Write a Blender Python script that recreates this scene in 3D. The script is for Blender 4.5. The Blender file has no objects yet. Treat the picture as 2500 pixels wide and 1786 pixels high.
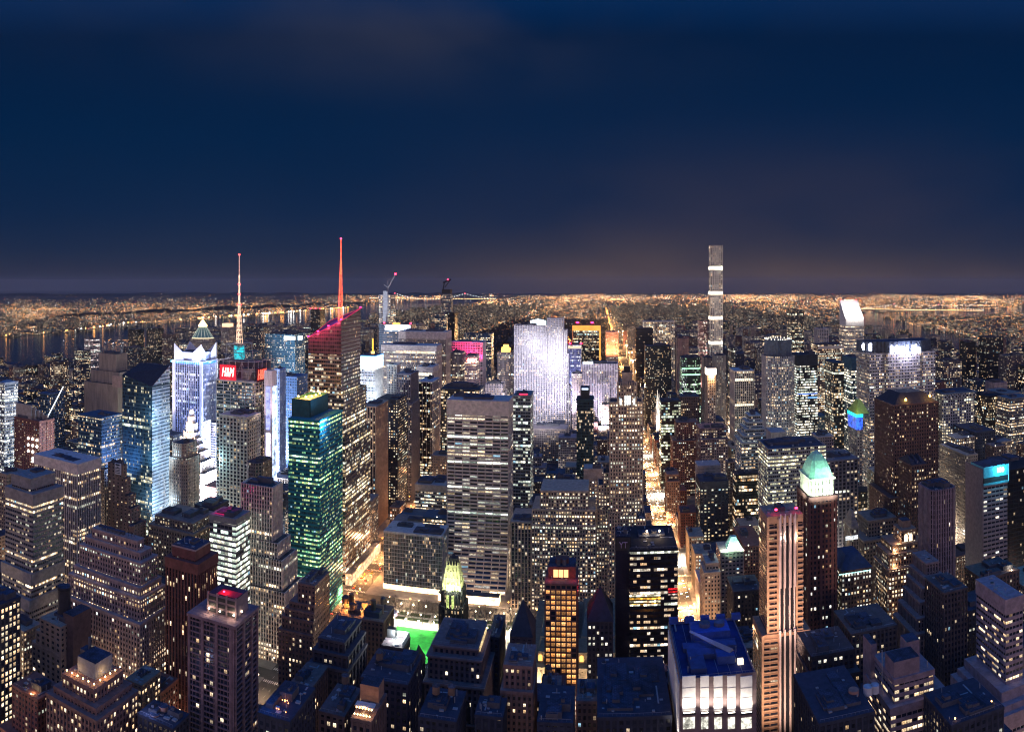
import bpy, math, random
from math import sin, cos, tan, atan2, hypot, pi, radians
R = random.Random(11)
HAZE = True
sc = bpy.context.scene
# ---------------------------------------------------------------- camera: a level stitched panorama seen from an observation deck
F, VX, HY, EYE = 1721.3, 1464.0, 691.0, 320.0      # pixels per radian, uptown direction, eye level (2500 px wide photo), deck height
cd = bpy.data.cameras.new('camera'); cam = bpy.data.objects.new('camera', cd); sc.collection.objects.link(cam)
cam.location = (0, 0, EYE); cam.rotation_euler = (pi/2, 0, (VX-1250)/F)
cd.type = 'PANO'; cd.panorama_type = 'CENTRAL_CYLINDRICAL'
cd.central_cylindrical_range_u_min = -1250/F; cd.central_cylindrical_range_u_max = 1250/F
cd.central_cylindrical_range_v_min = -(1786-HY)/F; cd.central_cylindrical_range_v_max = HY/F
cd.central_cylindrical_radius = 1.0
cd.lens = 20.3; cd.sensor_width = 36
cd.clip_start = 1.0; cd.clip_end = 90000
sc.camera = cam
sc.render.engine = 'CYCLES'
sc.cycles.use_denoising = True
sc.cycles.use_light_tree = True
sc.cycles.max_bounces = 4; sc.cycles.diffuse_bounces = 2; sc.cycles.glossy_bounces = 2
sc.cycles.sample_clamp_indirect = 3.0
sc.cycles.pixel_filter_type = 'BLACKMAN_HARRIS'
sc.cycles.filter_width = 1.15
sc.view_settings.view_transform = 'Standard'; sc.view_settings.look = 'None'
sc.view_settings.exposure = 0.25; sc.view_settings.gamma = 1.0

# ---------------------------------------------------------------- node helpers
class NT:
    def __init__(s, nt): s.nt = nt
    def new(s, t, **k):
        n = s.nt.nodes.new(t)
        for a, b in k.items(): setattr(n, a, b)
        return n
    def put(s, sock, v):
        if isinstance(v, bpy.types.NodeSocket): s.nt.links.new(v, sock)
        elif isinstance(v, (tuple, list)) and sock.type == 'RGBA' and len(v) == 3: sock.default_value = (*v, 1)
        else: sock.default_value = v
    def m(s, op, *a, clamp=False):
        n = s.new('ShaderNodeMath', operation=op, use_clamp=clamp)
        for i, v in enumerate(a): s.put(n.inputs[i], v)
        return n.outputs[0]
    def mix(s, f, a, b, bt='MIX'):
        n = s.new('ShaderNodeMix', data_type='RGBA', blend_type=bt)
        s.put(n.inputs[0], f); s.put(n.inputs[6], a); s.put(n.inputs[7], b)
        return n.outputs[2]
    def xyz(s, x, y=0.0, z=0.0):
        n = s.new('ShaderNodeCombineXYZ')
        for i, v in enumerate((x, y, z)): s.put(n.inputs[i], v)
        return n.outputs[0]
    def sep(s, v):
        n = s.new('ShaderNodeSeparateXYZ'); s.put(n.inputs[0], v); return n.outputs
    def smooth(s, v, a, b, c=0.0, d=1.0):
        n = s.new('ShaderNodeMapRange', interpolation_type='SMOOTHSTEP')
        s.put(n.inputs[0], v)
        for i, q in zip((1, 2, 3, 4), (a, b, c, d)): s.put(n.inputs[i], q)
        return n.outputs[0]
    def noise(s, vec, scale=1.0, detail=2.0, rough=.5, dist=0.0):
        n = s.new('ShaderNodeTexNoise'); s.put(n.inputs['Vector'], vec)
        n.inputs['Scale'].default_value = scale; n.inputs['Detail'].default_value = detail
        n.inputs['Roughness'].default_value = rough; n.inputs['Distortion'].default_value = dist
        return n.outputs[0]
    def white(s, vec):
        n = s.new('ShaderNodeTexWhiteNoise', noise_dimensions='3D'); s.put(n.inputs[0], vec); return n.outputs

# ---------------------------------------------------------------- night sky
w = bpy.data.worlds.new('World'); sc.world = w; w.use_nodes = True
N = NT(w.node_tree); w.node_tree.nodes.clear()
tc = N.new('ShaderNodeTexCoord'); dx, dy, dz = N.sep(tc.outputs['Generated'])
ramp = N.new('ShaderNodeValToRGB'); N.put(ramp.inputs[0], N.m('MULTIPLY_ADD', dz, 2.0, 0.1))
cr = ramp.color_ramp
stops = [(0.0, (.009, .013, .028)), (.115, (.013, .019, .044)), (.20, (.0036, .0150, .047)), (.30, (.0, .0128, .049)),
         (.52, (.0, .0126, .049)), (.76, (.0, .0098, .041)), (.90, (.002, .022, .090)), (1.0, (.006, .060, .270))]  # last stops, above the view, brightened to fill the roofs
while len(cr.elements) < len(stops): cr.elements.new(.5)
for e, (p, c) in zip(cr.elements, stops): e.position = p; e.color = (*c, 1)
az = N.m('ARCTAN2', dx, dy)
cl = N.noise(N.xyz(N.m('MULTIPLY', az, 1.3), N.m('MULTIPLY', dz, 3.4), 2.3), 1.9, 3.0, .5, .15)
def gauss(v, c, w_): q = N.m('DIVIDE', N.m('SUBTRACT', v, c), w_); return N.m('EXPONENT', N.m('MULTIPLY', N.m('MULTIPLY', q, q), -1.0))
cl2 = N.m('MULTIPLY', N.smooth(cl, .30, .66), N.m('ADD', gauss(az, -.28, .30), .10))
up = N.smooth(dz, .20, .38)
col = N.mix(N.m('MULTIPLY', cl2, N.m('MULTIPLY_ADD', N.smooth(dz, .22, .40), .62, .03)), ramp.outputs[0], (.034, .037, .062))
mv = N.m('MULTIPLY', N.m('MULTIPLY', gauss(az, .30, .38), gauss(dz, .125, .075)), N.smooth(cl, .3, .6))
col = N.mix(mv, col, (.008, .004, .0), 'ADD')
band = N.m('EXPONENT', N.m('MULTIPLY', N.m('ABSOLUTE', N.m('ADD', dz, -.01)), -17.0))
side = N.smooth(az, -.45, .14, .12, 1.0)
side = N.m('MULTIPLY', side, N.smooth(az, .25, .70, 1.0, .55))
patch = N.smooth(N.noise(N.xyz(N.m('MULTIPLY', az, 2.2), N.m('MULTIPLY', dz, 5.0), 7.0), 2.0, 2.0), .25, .7, .6, 1.15)
warm = N.m('MULTIPLY', N.m('MULTIPLY', band, side), patch)
col = N.mix(warm, col, (.056, .030, .008), 'ADD')
# warm glow added to the unseen sky behind and beside, to light the facades
back = N.smooth(dy, .60, -.25)
low = N.m('EXPONENT', N.m('MULTIPLY', N.m('ABSOLUTE', dz), -8.0))
col = N.mix(N.m('MULTIPLY', back, low), col, (1.85, 1.18, .92), 'ADD')
cool = N.m('MULTIPLY', back, N.smooth(dz, .12, .5))
col = N.mix(cool, col, (.003, .052, .170), 'ADD')  # cool fill added to the unseen sky, for roofs and walls
bg = N.new('ShaderNodeBackground'); N.put(bg.inputs[0], col); bg.inputs[1].default_value = 1.0
wo = N.new('ShaderNodeOutputWorld'); w.node_tree.links.new(bg.outputs[0], wo.inputs[0])

# ---------------------------------------------------------------- facade shader (u counts window bays, v counts storeys)
def make_group():
    g = bpy.data.node_groups.new('facade', 'ShaderNodeTree')
    I = g.interface
    def inp(n, t, d):
        s = I.new_socket(n, in_out='INPUT', socket_type=t); s.default_value = d
    for n, d in (('wall', (.3, .3, .3, 1)), ('glass', (.012, .018, .035, 1)), ('lamp a', (1, .62, .3, 1)), ('lamp b', (1, .88, .68, 1))):
        inp(n, 'NodeSocketColor', d)
    for n, d in (('ww', .6), ('wh', .6), ('lit', .3), ('power', 1.5), ('row', .4), ('seed', 0.), ('mull', 1.)):
        inp(n, 'NodeSocketFloat', d)
    I.new_socket('shader', in_out='OUTPUT', socket_type='NodeSocketShader')
    N = NT(g); gi = N.new('NodeGroupInput').outputs; go = N.new('NodeGroupOutput')
    uvn = N.new('ShaderNodeUVMap'); u, v, _ = N.sep(uvn.outputs[0])
    cu, cv = N.m('FLOOR', u), N.m('FLOOR', v); fu, fv = N.m('FRACT', u), N.m('FRACT', v)
    au = N.m('ABSOLUTE', N.m('SUBTRACT', fu, .5)); av = N.m('ABSOLUTE', N.m('SUBTRACT', fv, .5))
    win = N.m('MULTIPLY', N.m('LESS_THAN', au, N.m('MULTIPLY', gi['ww'], .5)), N.m('LESS_THAN', av, N.m('MULTIPLY', gi['wh'], .5)))
    bh = N.m('FLOOR', N.m('DIVIDE', u, 256.0))
    r = N.white(N.xyz(cu, cv, gi['seed'])); r1 = r[0]; r2, r3, r4 = N.sep(r[1])
    rf = N.white(N.xyz(bh, cv, N.m('ADD', gi['seed'], 7.7)))[0]
    clus = N.noise(N.xyz(N.m('MULTIPLY', cu, .21), N.m('MULTIPLY', cv, .33), gi['seed']), 1.0, 1.0)
    clus = N.smooth(clus, .32, .68, .25, 1.75)
    rowf = N.m('MULTIPLY_ADD', N.m('GREATER_THAN', rf, .72), 2.6, .35)
    rowm = N.m('ADD', N.m('MULTIPLY', rowf, gi['row']), N.m('SUBTRACT', 1.0, gi['row']))
    p = N.m('MULTIPLY', N.m('MULTIPLY', gi['lit'], rowm), clus)
    on = N.m('LESS_THAN', r1, p)
    bri = N.m('MULTIPLY_ADD', N.m('POWER', r2, 2.6), 2.3, .30)
    inner = N.smooth(N.noise(N.xyz(N.m('MULTIPLY', u, 4.3), N.m('MULTIPLY', v, 2.6), 3.1), 1.0, 1.0), .3, .7, .45, 1.35)
    ceiling_glow = N.smooth(fv, .25, .62, .55, 1.15)  # lit panes painted brighter toward the ceiling
    mm = N.m('GREATER_THAN', N.m('FRACT', N.m('MULTIPLY', fu, gi['mull'])), .07)
    mm = N.m('MULTIPLY_ADD', mm, .75, .25)
    lamp = N.mix(r3, gi['lamp a'], gi['lamp b'])
    rg = N.white(N.xyz(bh, cv, N.m('ADD', gi['seed'], 3.3)))[0]
    lamp = N.mix(N.m('MULTIPLY', N.m('GREATER_THAN', rg, .86), .6), lamp, (.80, 1.0, .86))
    rb = N.white(N.xyz(cu, cv, N.m('ADD', gi['seed'], 11.1)))[1]; rb1, rb2, rb3 = N.sep(rb)
    blind = N.m('MULTIPLY', N.m('GREATER_THAN', N.m('SUBTRACT', fv, .5), N.m('MULTIPLY', gi['wh'], N.m('SUBTRACT', rb1, .5))), N.m('GREATER_THAN', rb2, .45))
    blind = N.m('SUBTRACT', 1.0, N.m('MULTIPLY', blind, .68))
    rare = N.m('GREATER_THAN', r4, .975)
    lamp = N.mix(rare, lamp, (.45, .8, 1.0))
    e = N.m('MULTIPLY', N.m('MULTIPLY', on, win), N.m('MULTIPLY', bri, N.m('MULTIPLY', gi['power'], 1.35)))
    e = N.m('MULTIPLY', N.m('MULTIPLY', e, blind), N.m('MULTIPLY', N.m('MULTIPLY', inner, ceiling_glow), mm))
    ob = N.new('ShaderNodeTexCoord').outputs['Object']; ox, oy, oz = N.sep(ob)
    grime = N.noise(N.xyz(N.m('MULTIPLY', ox, .22), N.m('MULTIPLY', oy, .22), N.m('MULTIPLY', oz, .03)), 1.0, 4.0, .65)
    fine = N.noise(ob, 1.7, 2.0, .6)
    tint = N.m('MULTIPLY_ADD', N.white(N.xyz(bh, 3.0, N.m('FLOOR', N.m('DIVIDE', v, 128.0))))[0], .35, .82)
    k = N.m('MULTIPLY', N.smooth(grime, .25, .75, .68, 1.22), N.m('MULTIPLY', tint, N.m('MULTIPLY_ADD', fine, .3, .85)))
    wall = N.mix(1.0, gi['wall'], N.xyz(k, k, k), 'MULTIPLY')
    gv = N.m('MULTIPLY_ADD', r4, 1.2, .4)
    glass = N.mix(1.0, gi['glass'], N.xyz(gv, gv, gv), 'MULTIPLY')
    b = N.new('ShaderNodeBsdfPrincipled')
    N.put(b.inputs['Base Color'], N.mix(win, wall, glass))
    N.put(b.inputs['Roughness'], N.m('MULTIPLY_ADD', win, -.62, .85))
    N.put(b.inputs['Specular IOR Level'], N.m('MULTIPLY_ADD', win, .4, .2))
    N.put(b.inputs['Emission Color'], lamp); N.put(b.inputs['Emission Strength'], e)
    g.links.new(b.outputs[0], go.inputs[0])
    return g
FG = make_group()
_mc = {}
WARM, WHITE, COOL = (1, .60, .27), (1, .88, .66), (.86, .95, 1.0)
def fmat(c, ww=.6, wh=.6, lit=.3, power=1.5, row=.4, la=WARM, lb=WHITE, glass=(.012, .018, .035), mull=1.0, seed=None, name='facade'):
    key = (c, ww, wh, lit, power, row, la, lb, glass, mull, seed)
    if key in _mc: return _mc[key]
    m = bpy.data.materials.new(name); m.use_nodes = True; nt = m.node_tree; nt.nodes.clear()
    n = nt.nodes.new('ShaderNodeGroup'); n.node_tree = FG; o = nt.nodes.new('ShaderNodeOutputMaterial'); nt.links.new(n.outputs[0], o.inputs[0])
    for k, v in (('wall', c), ('glass', glass), ('lamp a', la), ('lamp b', lb)): n.inputs[k].default_value = (*v, 1)
    for k, v in (('ww', ww), ('wh', wh), ('lit', lit), ('power', power), ('row', row), ('mull', mull), ('seed', float(len(_mc)*3.7 if seed is None else seed))):
        n.inputs[k].default_value = v
    m.cycles.emission_sampling = 'NONE'
    _mc[key] = m
    return m
def plain(name, c, rough=.8, metal=0.0, var=.25, scale=.3, spec=.3):
    key = ('p', name, c, rough, metal)
    if key in _mc: return _mc[key]
    m = bpy.data.materials.new(name); m.use_nodes = True; N = NT(m.node_tree); b = m.node_tree.nodes['Principled BSDF']
    ob = N.new('ShaderNodeTexCoord').outputs['Object']
    f = N.noise(ob, scale, 5.0, .65); k = N.smooth(f, .25, .75, 1-var, 1+var)
    N.put(b.inputs['Base Color'], N.mix(1.0, c, N.xyz(k, k, k), 'MULTIPLY'))
    b.inputs['Roughness'].default_value = rough; b.inputs['Metallic'].default_value = metal; b.inputs['Specular IOR Level'].default_value = spec
    _mc[key] = m; return m
def glow(name, c, power, var=0.0, scale=.5, sample=False):
    key = ('g', name, c, power, var)
    if key in _mc: return _mc[key]
    m = bpy.data.materials.new(name); m.use_nodes = True; N = NT(m.node_tree); b = m.node_tree.nodes['Principled BSDF']
    N.put(b.inputs['Base Color'], (.02, .02, .02)); N.put(b.inputs['Emission Color'], c)
    if var:
        f = N.noise(N.new('ShaderNodeTexCoord').outputs['Object'], scale, 3.0, .6)
        N.put(b.inputs['Emission Strength'], N.smooth(f, .3, .7, power*(1-var), power*(1+var)))
    else: b.inputs['Emission Strength'].default_value = power
    m.cycles.emission_sampling = 'AUTO' if sample else 'NONE'
    _mc[key] = m; return m
def roof_mat(name, c, seam):
    m = bpy.data.materials.new(name); m.use_nodes = True; N = NT(m.node_tree); b = m.node_tree.nodes['Principled BSDF']
    ob = N.new('ShaderNodeTexCoord').outputs['Object']
    br = N.new('ShaderNodeTexBrick'); N.put(br.inputs['Vector'], ob); br.inputs['Scale'].default_value = .22; br.inputs['Mortar Size'].default_value = .035
    br.inputs['Color1'].default_value = (1, 1, 1, 1); br.inputs['Color2'].default_value = (.7, .72, .78, 1); br.inputs['Mortar'].default_value = (seam, seam, seam, 1)
    k = N.smooth(N.noise(ob, .09, 5.0, .7, .6), .3, .7, .35, 1.9)
    N.put(b.inputs['Base Color'], N.mix(1.0, N.mix(1.0, c, br.outputs[0], 'MULTIPLY'), N.xyz(k, k, k), 'MULTIPLY')); b.inputs['Roughness'].default_value = .85
    return m
ROOF = roof_mat('roof_membrane', (.026, .036, .060), 1.6)
ROOF2 = roof_mat('roof_gravel', (.045, .048, .060), 1.4)
MECH = plain('mechanical_housing', (.085, .085, .10), .8, var=.3, scale=.2)
STEEL = plain('painted_steel', (.30, .30, .31), .5, var=.15)
DARKM = plain('dark_metal', (.03, .03, .035), .5)
WOOD = plain('tank_wood', (.20, .13, .09), .9)

# ---------------------------------------------------------------- mesh building
class MB:
    def __init__(s): s.v = []; s.f = []; s.mi = []; s.uv = []; s.mats = []
    def slot(s, m):
        if m not in s.mats: s.mats.append(m)
        return s.mats.index(m)
    def face(s, pts, m, uv=None):
        i = len(s.v); s.v.extend(pts); s.f.append(tuple(range(i, i+len(pts)))); s.mi.append(s.slot(m))
        s.uv.extend(uv if uv else [(0.0, 0.0)]*len(pts))
    def box(s, x0, x1, y0, y1, z0, z1, m, top=None, bottom=False):
        if x0 > x1: x0, x1 = x1, x0
        if y0 > y1: y0, y1 = y1, y0
        a, b, c, d = (x0, y0), (x1, y0), (x1, y1), (x0, y1)
        for p, q in ((a, b), (b, c), (c, d), (d, a)):
            s.face([(*p, z0), (*q, z0), (*q, z1), (*p, z1)], m)
        s.face([(*a, z1), (*b, z1), (*c, z1), (*d, z1)], top or m)
        if bottom: s.face([(*d, z0), (*c, z0), (*b, z0), (*a, z0)], m)
    def beam(s, p, q, r0, r1, m, n=4):
        from mathutils import Vector
        p, q = Vector(p), Vector(q); d = (q-p)
        if d.length < 1e-6: return
        d.normalize(); a = Vector((0, 0, 1)) if abs(d.z) < .9 else Vector((1, 0, 0))
        e = d.cross(a).normalized(); g = d.cross(e)
        P = [p+(e*cos(2*pi*i/n)+g*sin(2*pi*i/n))*r0 for i in range(n)]; Q = [q+(e*cos(2*pi*i/n)+g*sin(2*pi*i/n))*r1 for i in range(n)]
        for i in range(n):
            j = (i+1) % n; s.face([tuple(P[j]), tuple(P[i]), tuple(Q[i]), tuple(Q[j])], m)
        s.face([tuple(t) for t in Q][::-1], m); s.face([tuple(t) for t in P], m)
    def cyl(s, x, y, z0, z1, r, m, top=None, n=14, r1=None):
        r1 = r if r1 is None else r1
        P = [(x+r*cos(2*pi*i/n), y+r*sin(2*pi*i/n)) for i in range(n)]; Q = [(x+r1*cos(2*pi*i/n), y+r1*sin(2*pi*i/n)) for i in range(n)]
        for i in range(n):
            j = (i+1) % n
            if r1 > .01: s.face([(*P[i], z0), (*P[j], z0), (*Q[j], z1), (*Q[i], z1)], m)
            else: s.face([(*P[i], z0), (*P[j], z0), (x, y, z1)], m)
        if r1 > .01: s.face([(*q, z1) for q in Q], top or m)
    def wall(s, a, b, z0, z1, m, bay, fh, ub, vb, z1b=None, a1=None, b1=None):
        """one wall from a to b (outside on the right); UVs snapped to whole bays; tops may differ or lean"""
        L = hypot(b[0]-a[0], b[1]-a[1]); nb = max(1, round(L/bay)); z1b = z1 if z1b is None else z1b
        a1 = a1 or a; b1 = b1 or b
        s.face([(*a, z0), (*b, z0), (*b1, z1b), (*a1, z1)], m,
               [(ub, vb+z0/fh), (ub+nb, vb+z0/fh), (ub+nb, vb+z1b/fh), (ub, vb+z1/fh)])
        return nb
    def obj(s, name, parent=None, org=(0, 0, 0), smooth=False):
        me = bpy.data.meshes.new(name)
        ox, oy, oz = org
        me.from_pydata([(x-ox, y-oy, z-oz) for x, y, z in s.v], [], s.f)
        for m in s.mats: me.materials.append(m)
        me.polygons.foreach_set('material_index', s.mi)
        ul = me.uv_layers.new(name='UVMap'); ul.data.foreach_set('uv', [c for t in s.uv for c in t])
        if smooth: me.polygons.foreach_set('use_smooth', [True]*len(me.polygons))
        me.update()
        o = bpy.data.objects.new(name, me); sc.collection.objects.link(o)
        if parent: o.parent = parent
        else: o.location = org
        return o
def tag(o, label=None, cat=None, group=None, kind=None):
    if label: o['label'] = label
    if cat: o['category'] = cat
    if group: o['group'] = group
    if kind: o['kind'] = kind
    return o
def empty(name, loc, label=None, cat=None, group=None, rz=0):
    o = bpy.data.objects.new(name, None); sc.collection.objects.link(o); o.location = loc; o.rotation_euler.z = rz
    o.empty_display_size = 5
    return tag(o, label, cat, group)
# every camera-independent size below is in metres; these read positions off the photograph's zoomed crops
CR = {'s': (0, 0, 1), '1': (0, 600, 3.53), '2': (600, 560, 3.53), '3': (1200, 600, 3.53), '4': (1800, 600, 3.247), '5': (0, 1000, 3.5516),
      '6': (600, 1000, 3.5516), '7': (1200, 1000, 3.5516), '8': (1800, 1000, 3.247), '9': (0, 1386, 3.5516), 'a': (600, 1386, 3.5516),
      'b': (1200, 1386, 3.5516), 'c': (1800, 1386, 3.247)}
def px(c, x): return CR[c][0]+x/CR[c][2]
def py(c, y): return CR[c][1]+y/CR[c][2]
def ang(x): return (x-VX)/F
def zat(ysrc, X, Y): return EYE-(ysrc-HY)/F*hypot(X, Y)
def proj(X, Y, Z): return VX+F*atan2(X, Y), HY+F*(EYE-Z)/hypot(X, Y)
FOOT = []     # footprints already taken: x0, x1, y0, y1, z, key

def ring_roof(wall, roof, poly, z, cop, rm, par=1.1, cw=.5):
    """coping ring, parapet inside and the roof surface, for a convex polygon (counter-clockwise)"""
    cx = sum(p[0] for p in poly)/len(poly); cy = sum(p[1] for p in poly)/len(poly)
    rr = max(hypot(p[0]-cx, p[1]-cy) for p in poly); k = 1-cw*1.4/max(rr, 2)
    inn = [(cx+(p[0]-cx)*k, cy+(p[1]-cy)*k) for p in poly]; n = len(poly)
    for i in range(n):
        j = (i+1) % n
        wall.face([(*poly[i], z), (*poly[j], z), (*inn[j], z), (*inn[i], z)], cop)
        wall.face([(*inn[i], z), (*inn[j], z), (*inn[j], z-par), (*inn[i], z-par)], cop)
    roof.face([(*p, z-par) for p in inn], rm)

def facade(mb, poly, z0, z1, m, S, ub, vb, trim=None, near=False):
    """walls of a polygon plus relief: piers standing proud every rp bays, spandrels every rs storeys"""
    n = len(poly); bay, fh = S['bay'], S['fh']; u = ub; info = []
    for i in range(n):
        a, b = poly[i], poly[(i+1) % n]
        nb = mb.wall(a, b, z0, z1, m, bay, fh, u, vb)
        info.append((a, b, nb, u)); u += nb
        L = hypot(b[0]-a[0], b[1]-a[1]); dx, dy = (b[0]-a[0])/L, (b[1]-a[1])/L; nx, ny = dy, -dx
        if ny > .5: continue                      # walls turned away from the deck stay flat
        if trim is None: continue
        def slab(s0, s1, za, zb, d):
            P = [(a[0]+dx*s0, a[1]+dy*s0), (a[0]+dx*s1, a[1]+dy*s1)]; Q = [(p[0]+nx*d, p[1]+ny*d) for p in P]
            mb.face([(*Q[0], za), (*Q[1], za), (*Q[1], zb), (*Q[0], zb)], trim)
            mb.face([(*P[0], za), (*Q[0], za), (*Q[0], zb), (*P[0], zb)], trim)
            mb.face([(*Q[1], za), (*P[1], za), (*P[1], zb), (*Q[1], zb)], trim)
            mb.face([(*Q[0], zb), (*Q[1], zb), (*P[1], zb), (*P[0], zb)], trim)
        bw = L/nb
        rp, rs, d = S.get('rp', 0), S.get('rs', 0), S.get('rd', .5)
        if rp:
            w2 = S.get('rpw', .3)*bw/2
            k = 0
            while k <= nb:
                s0, s1 = max(0, k*bw-w2), min(L, k*bw+w2)
                slab(s0, s1, z0, z1, d); k += rp
            if (nb % rp): slab(L-w2, L, z0, z1, d)
        if rs:
            h2 = S.get('rsh', .35)*fh/2
            k = math.ceil(z0/fh/rs)*rs
            while k*fh+h2 < z1:
                if k*fh-h2 > z0: slab(0, L, k*fh-h2, k*fh+h2, d*.6)
                k += rs
    return info
# ---------------------------------------------------------------- facade kinds: colours are the real base colours of the walls
def st(c, bay=3.2, fh=3.7, ww=.55, wh=.55, lit=.25, power=1.5, row=.3, rp=0, rs=0, rpw=.3, rsh=.35, rd=.45, la=WARM, lb=WHITE, glass=(.012, .018, .035), mull=1.0, trim=None):
    return dict(c=c, bay=bay, fh=fh, ww=ww, wh=wh, lit=lit, power=power, row=row, rp=rp, rs=rs, rpw=rpw, rsh=rsh, rd=rd, la=la, lb=lb, glass=glass, mull=mull, trim=trim)
BEIGE, TAN, BROWN, BRICK, GREY, PALE, SLATE, MAUVE = (.36, .30, .245), (.30, .23, .18), (.15, .10, .085), (.20, .085, .07), (.26, .25, .25), (.55, .52, .5), (.07, .08, .10), (.27, .21, .22)
ST = {
 'stone':  st(BEIGE, 2.9, 3.7, .5, .5, .30, rp=1, rpw=.34, rd=.35, mull=2),
 'tan':    st(TAN, 2.8, 3.6, .5, .52, .26, rp=2, rpw=.3, rd=.35, mull=2),
 'brown':  st(BROWN, 3.0, 3.7, .5, .55, .18, rp=1, rpw=.36, rd=.4, mull=2),
 'brick':  st(BRICK, 2.9, 3.4, .48, .5, .16, rp=2, rpw=.3, rd=.3, mull=2),
 'mauve':  st(MAUVE, 3.0, 3.7, .6, .5, .16, rs=1, rsh=.4, rd=.5, mull=2),
 'grey':   st(GREY, 3.0, 3.8, .6, .5, .25, rs=1, rd=.4, mull=2),
 'ribs':   st((.13, .12, .125), 2.6, 3.8, .72, .62, .30, row=.9, rp=1, rpw=.30, rd=.7, trim=(.56, .48, .44)),
 'bands':  st((.26, .235, .22), 2.2, 4.0, .84, .46, .42, row=.85, rs=1, rsh=.5, rd=.5, mull=2),
 'glass':  st((.020, .032, .045), 1.9, 4.0, .9, .72, .22, row=.55, glass=(.010, .028, .045), rs=1, rsh=.16, rd=.3),
 'black':  st((.012, .014, .022), 2.0, 4.0, .85, .66, .22, row=.6, glass=(.006, .009, .016), rs=1, rsh=.2, rd=.25),
 'blue':   st((.04, .085, .14), 2.0, 4.0, .86, .6, .26, row=.5, glass=(.012, .035, .07), rs=1, rsh=.25, rd=.3),
 'white':  st((.60, .58, .58), 3.0, 3.9, .5, .6, .35, rp=1, rpw=.42, rd=.6),
 'punch':  st((.018, .020, .034), 3.2, 3.9, .5, .45, .55, power=1.7, row=.2),
 'navy':   st((.035, .040, .065), 3.2, 3.7, .5, .5, .10, rp=1, rpw=.3, rd=.3, mull=2),
}
H = {}
WINM = {}
def win_mat(name, a, b, power):
    if name in WINM: return WINM[name]
    m = bpy.data.materials.new(name); m.use_nodes = True; N = NT(m.node_tree); bs = m.node_tree.nodes['Principled BSDF']
    oi = N.new('ShaderNodeObjectInfo'); rnd = oi.outputs['Random']
    ob = N.new('ShaderNodeTexCoord').outputs['Object']; ox, oy, oz = N.sep(ob)
    r = N.white(N.xyz(rnd, 1.0, 5.0)); r1, r2, r3 = N.sep(r[1])
    f = N.noise(N.xyz(N.m('ADD', N.m('MULTIPLY', ox, 1.6), N.m('MULTIPLY', rnd, 90.0)), N.m('MULTIPLY', oy, 1.6), N.m('MULTIPLY', oz, 1.1)), 1.0, 2.0)
    k = N.m('MULTIPLY', N.smooth(f, .3, .7, .35, 1.35), N.m('MULTIPLY_ADD', N.m('POWER', r1, 1.6), 1.3, .25))
    fr = N.m('GREATER_THAN', N.m('ABSOLUTE', N.m('ADD', ox, oy)), .07)
    k = N.m('MULTIPLY', k, N.m('MULTIPLY_ADD', fr, .85, .15))
    k = N.m('MULTIPLY', k, N.m('MULTIPLY_ADD', N.smooth(oz, -.8, .9), .6, .55))
    N.put(bs.inputs['Base Color'], (.02, .02, .02)); N.put(bs.inputs['Emission Color'], N.mix(r2, a, b)); N.put(bs.inputs['Emission Strength'], N.m('MULTIPLY', k, power))
    m.cycles.emission_sampling = 'NONE'; WINM[name] = m; return m

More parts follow.
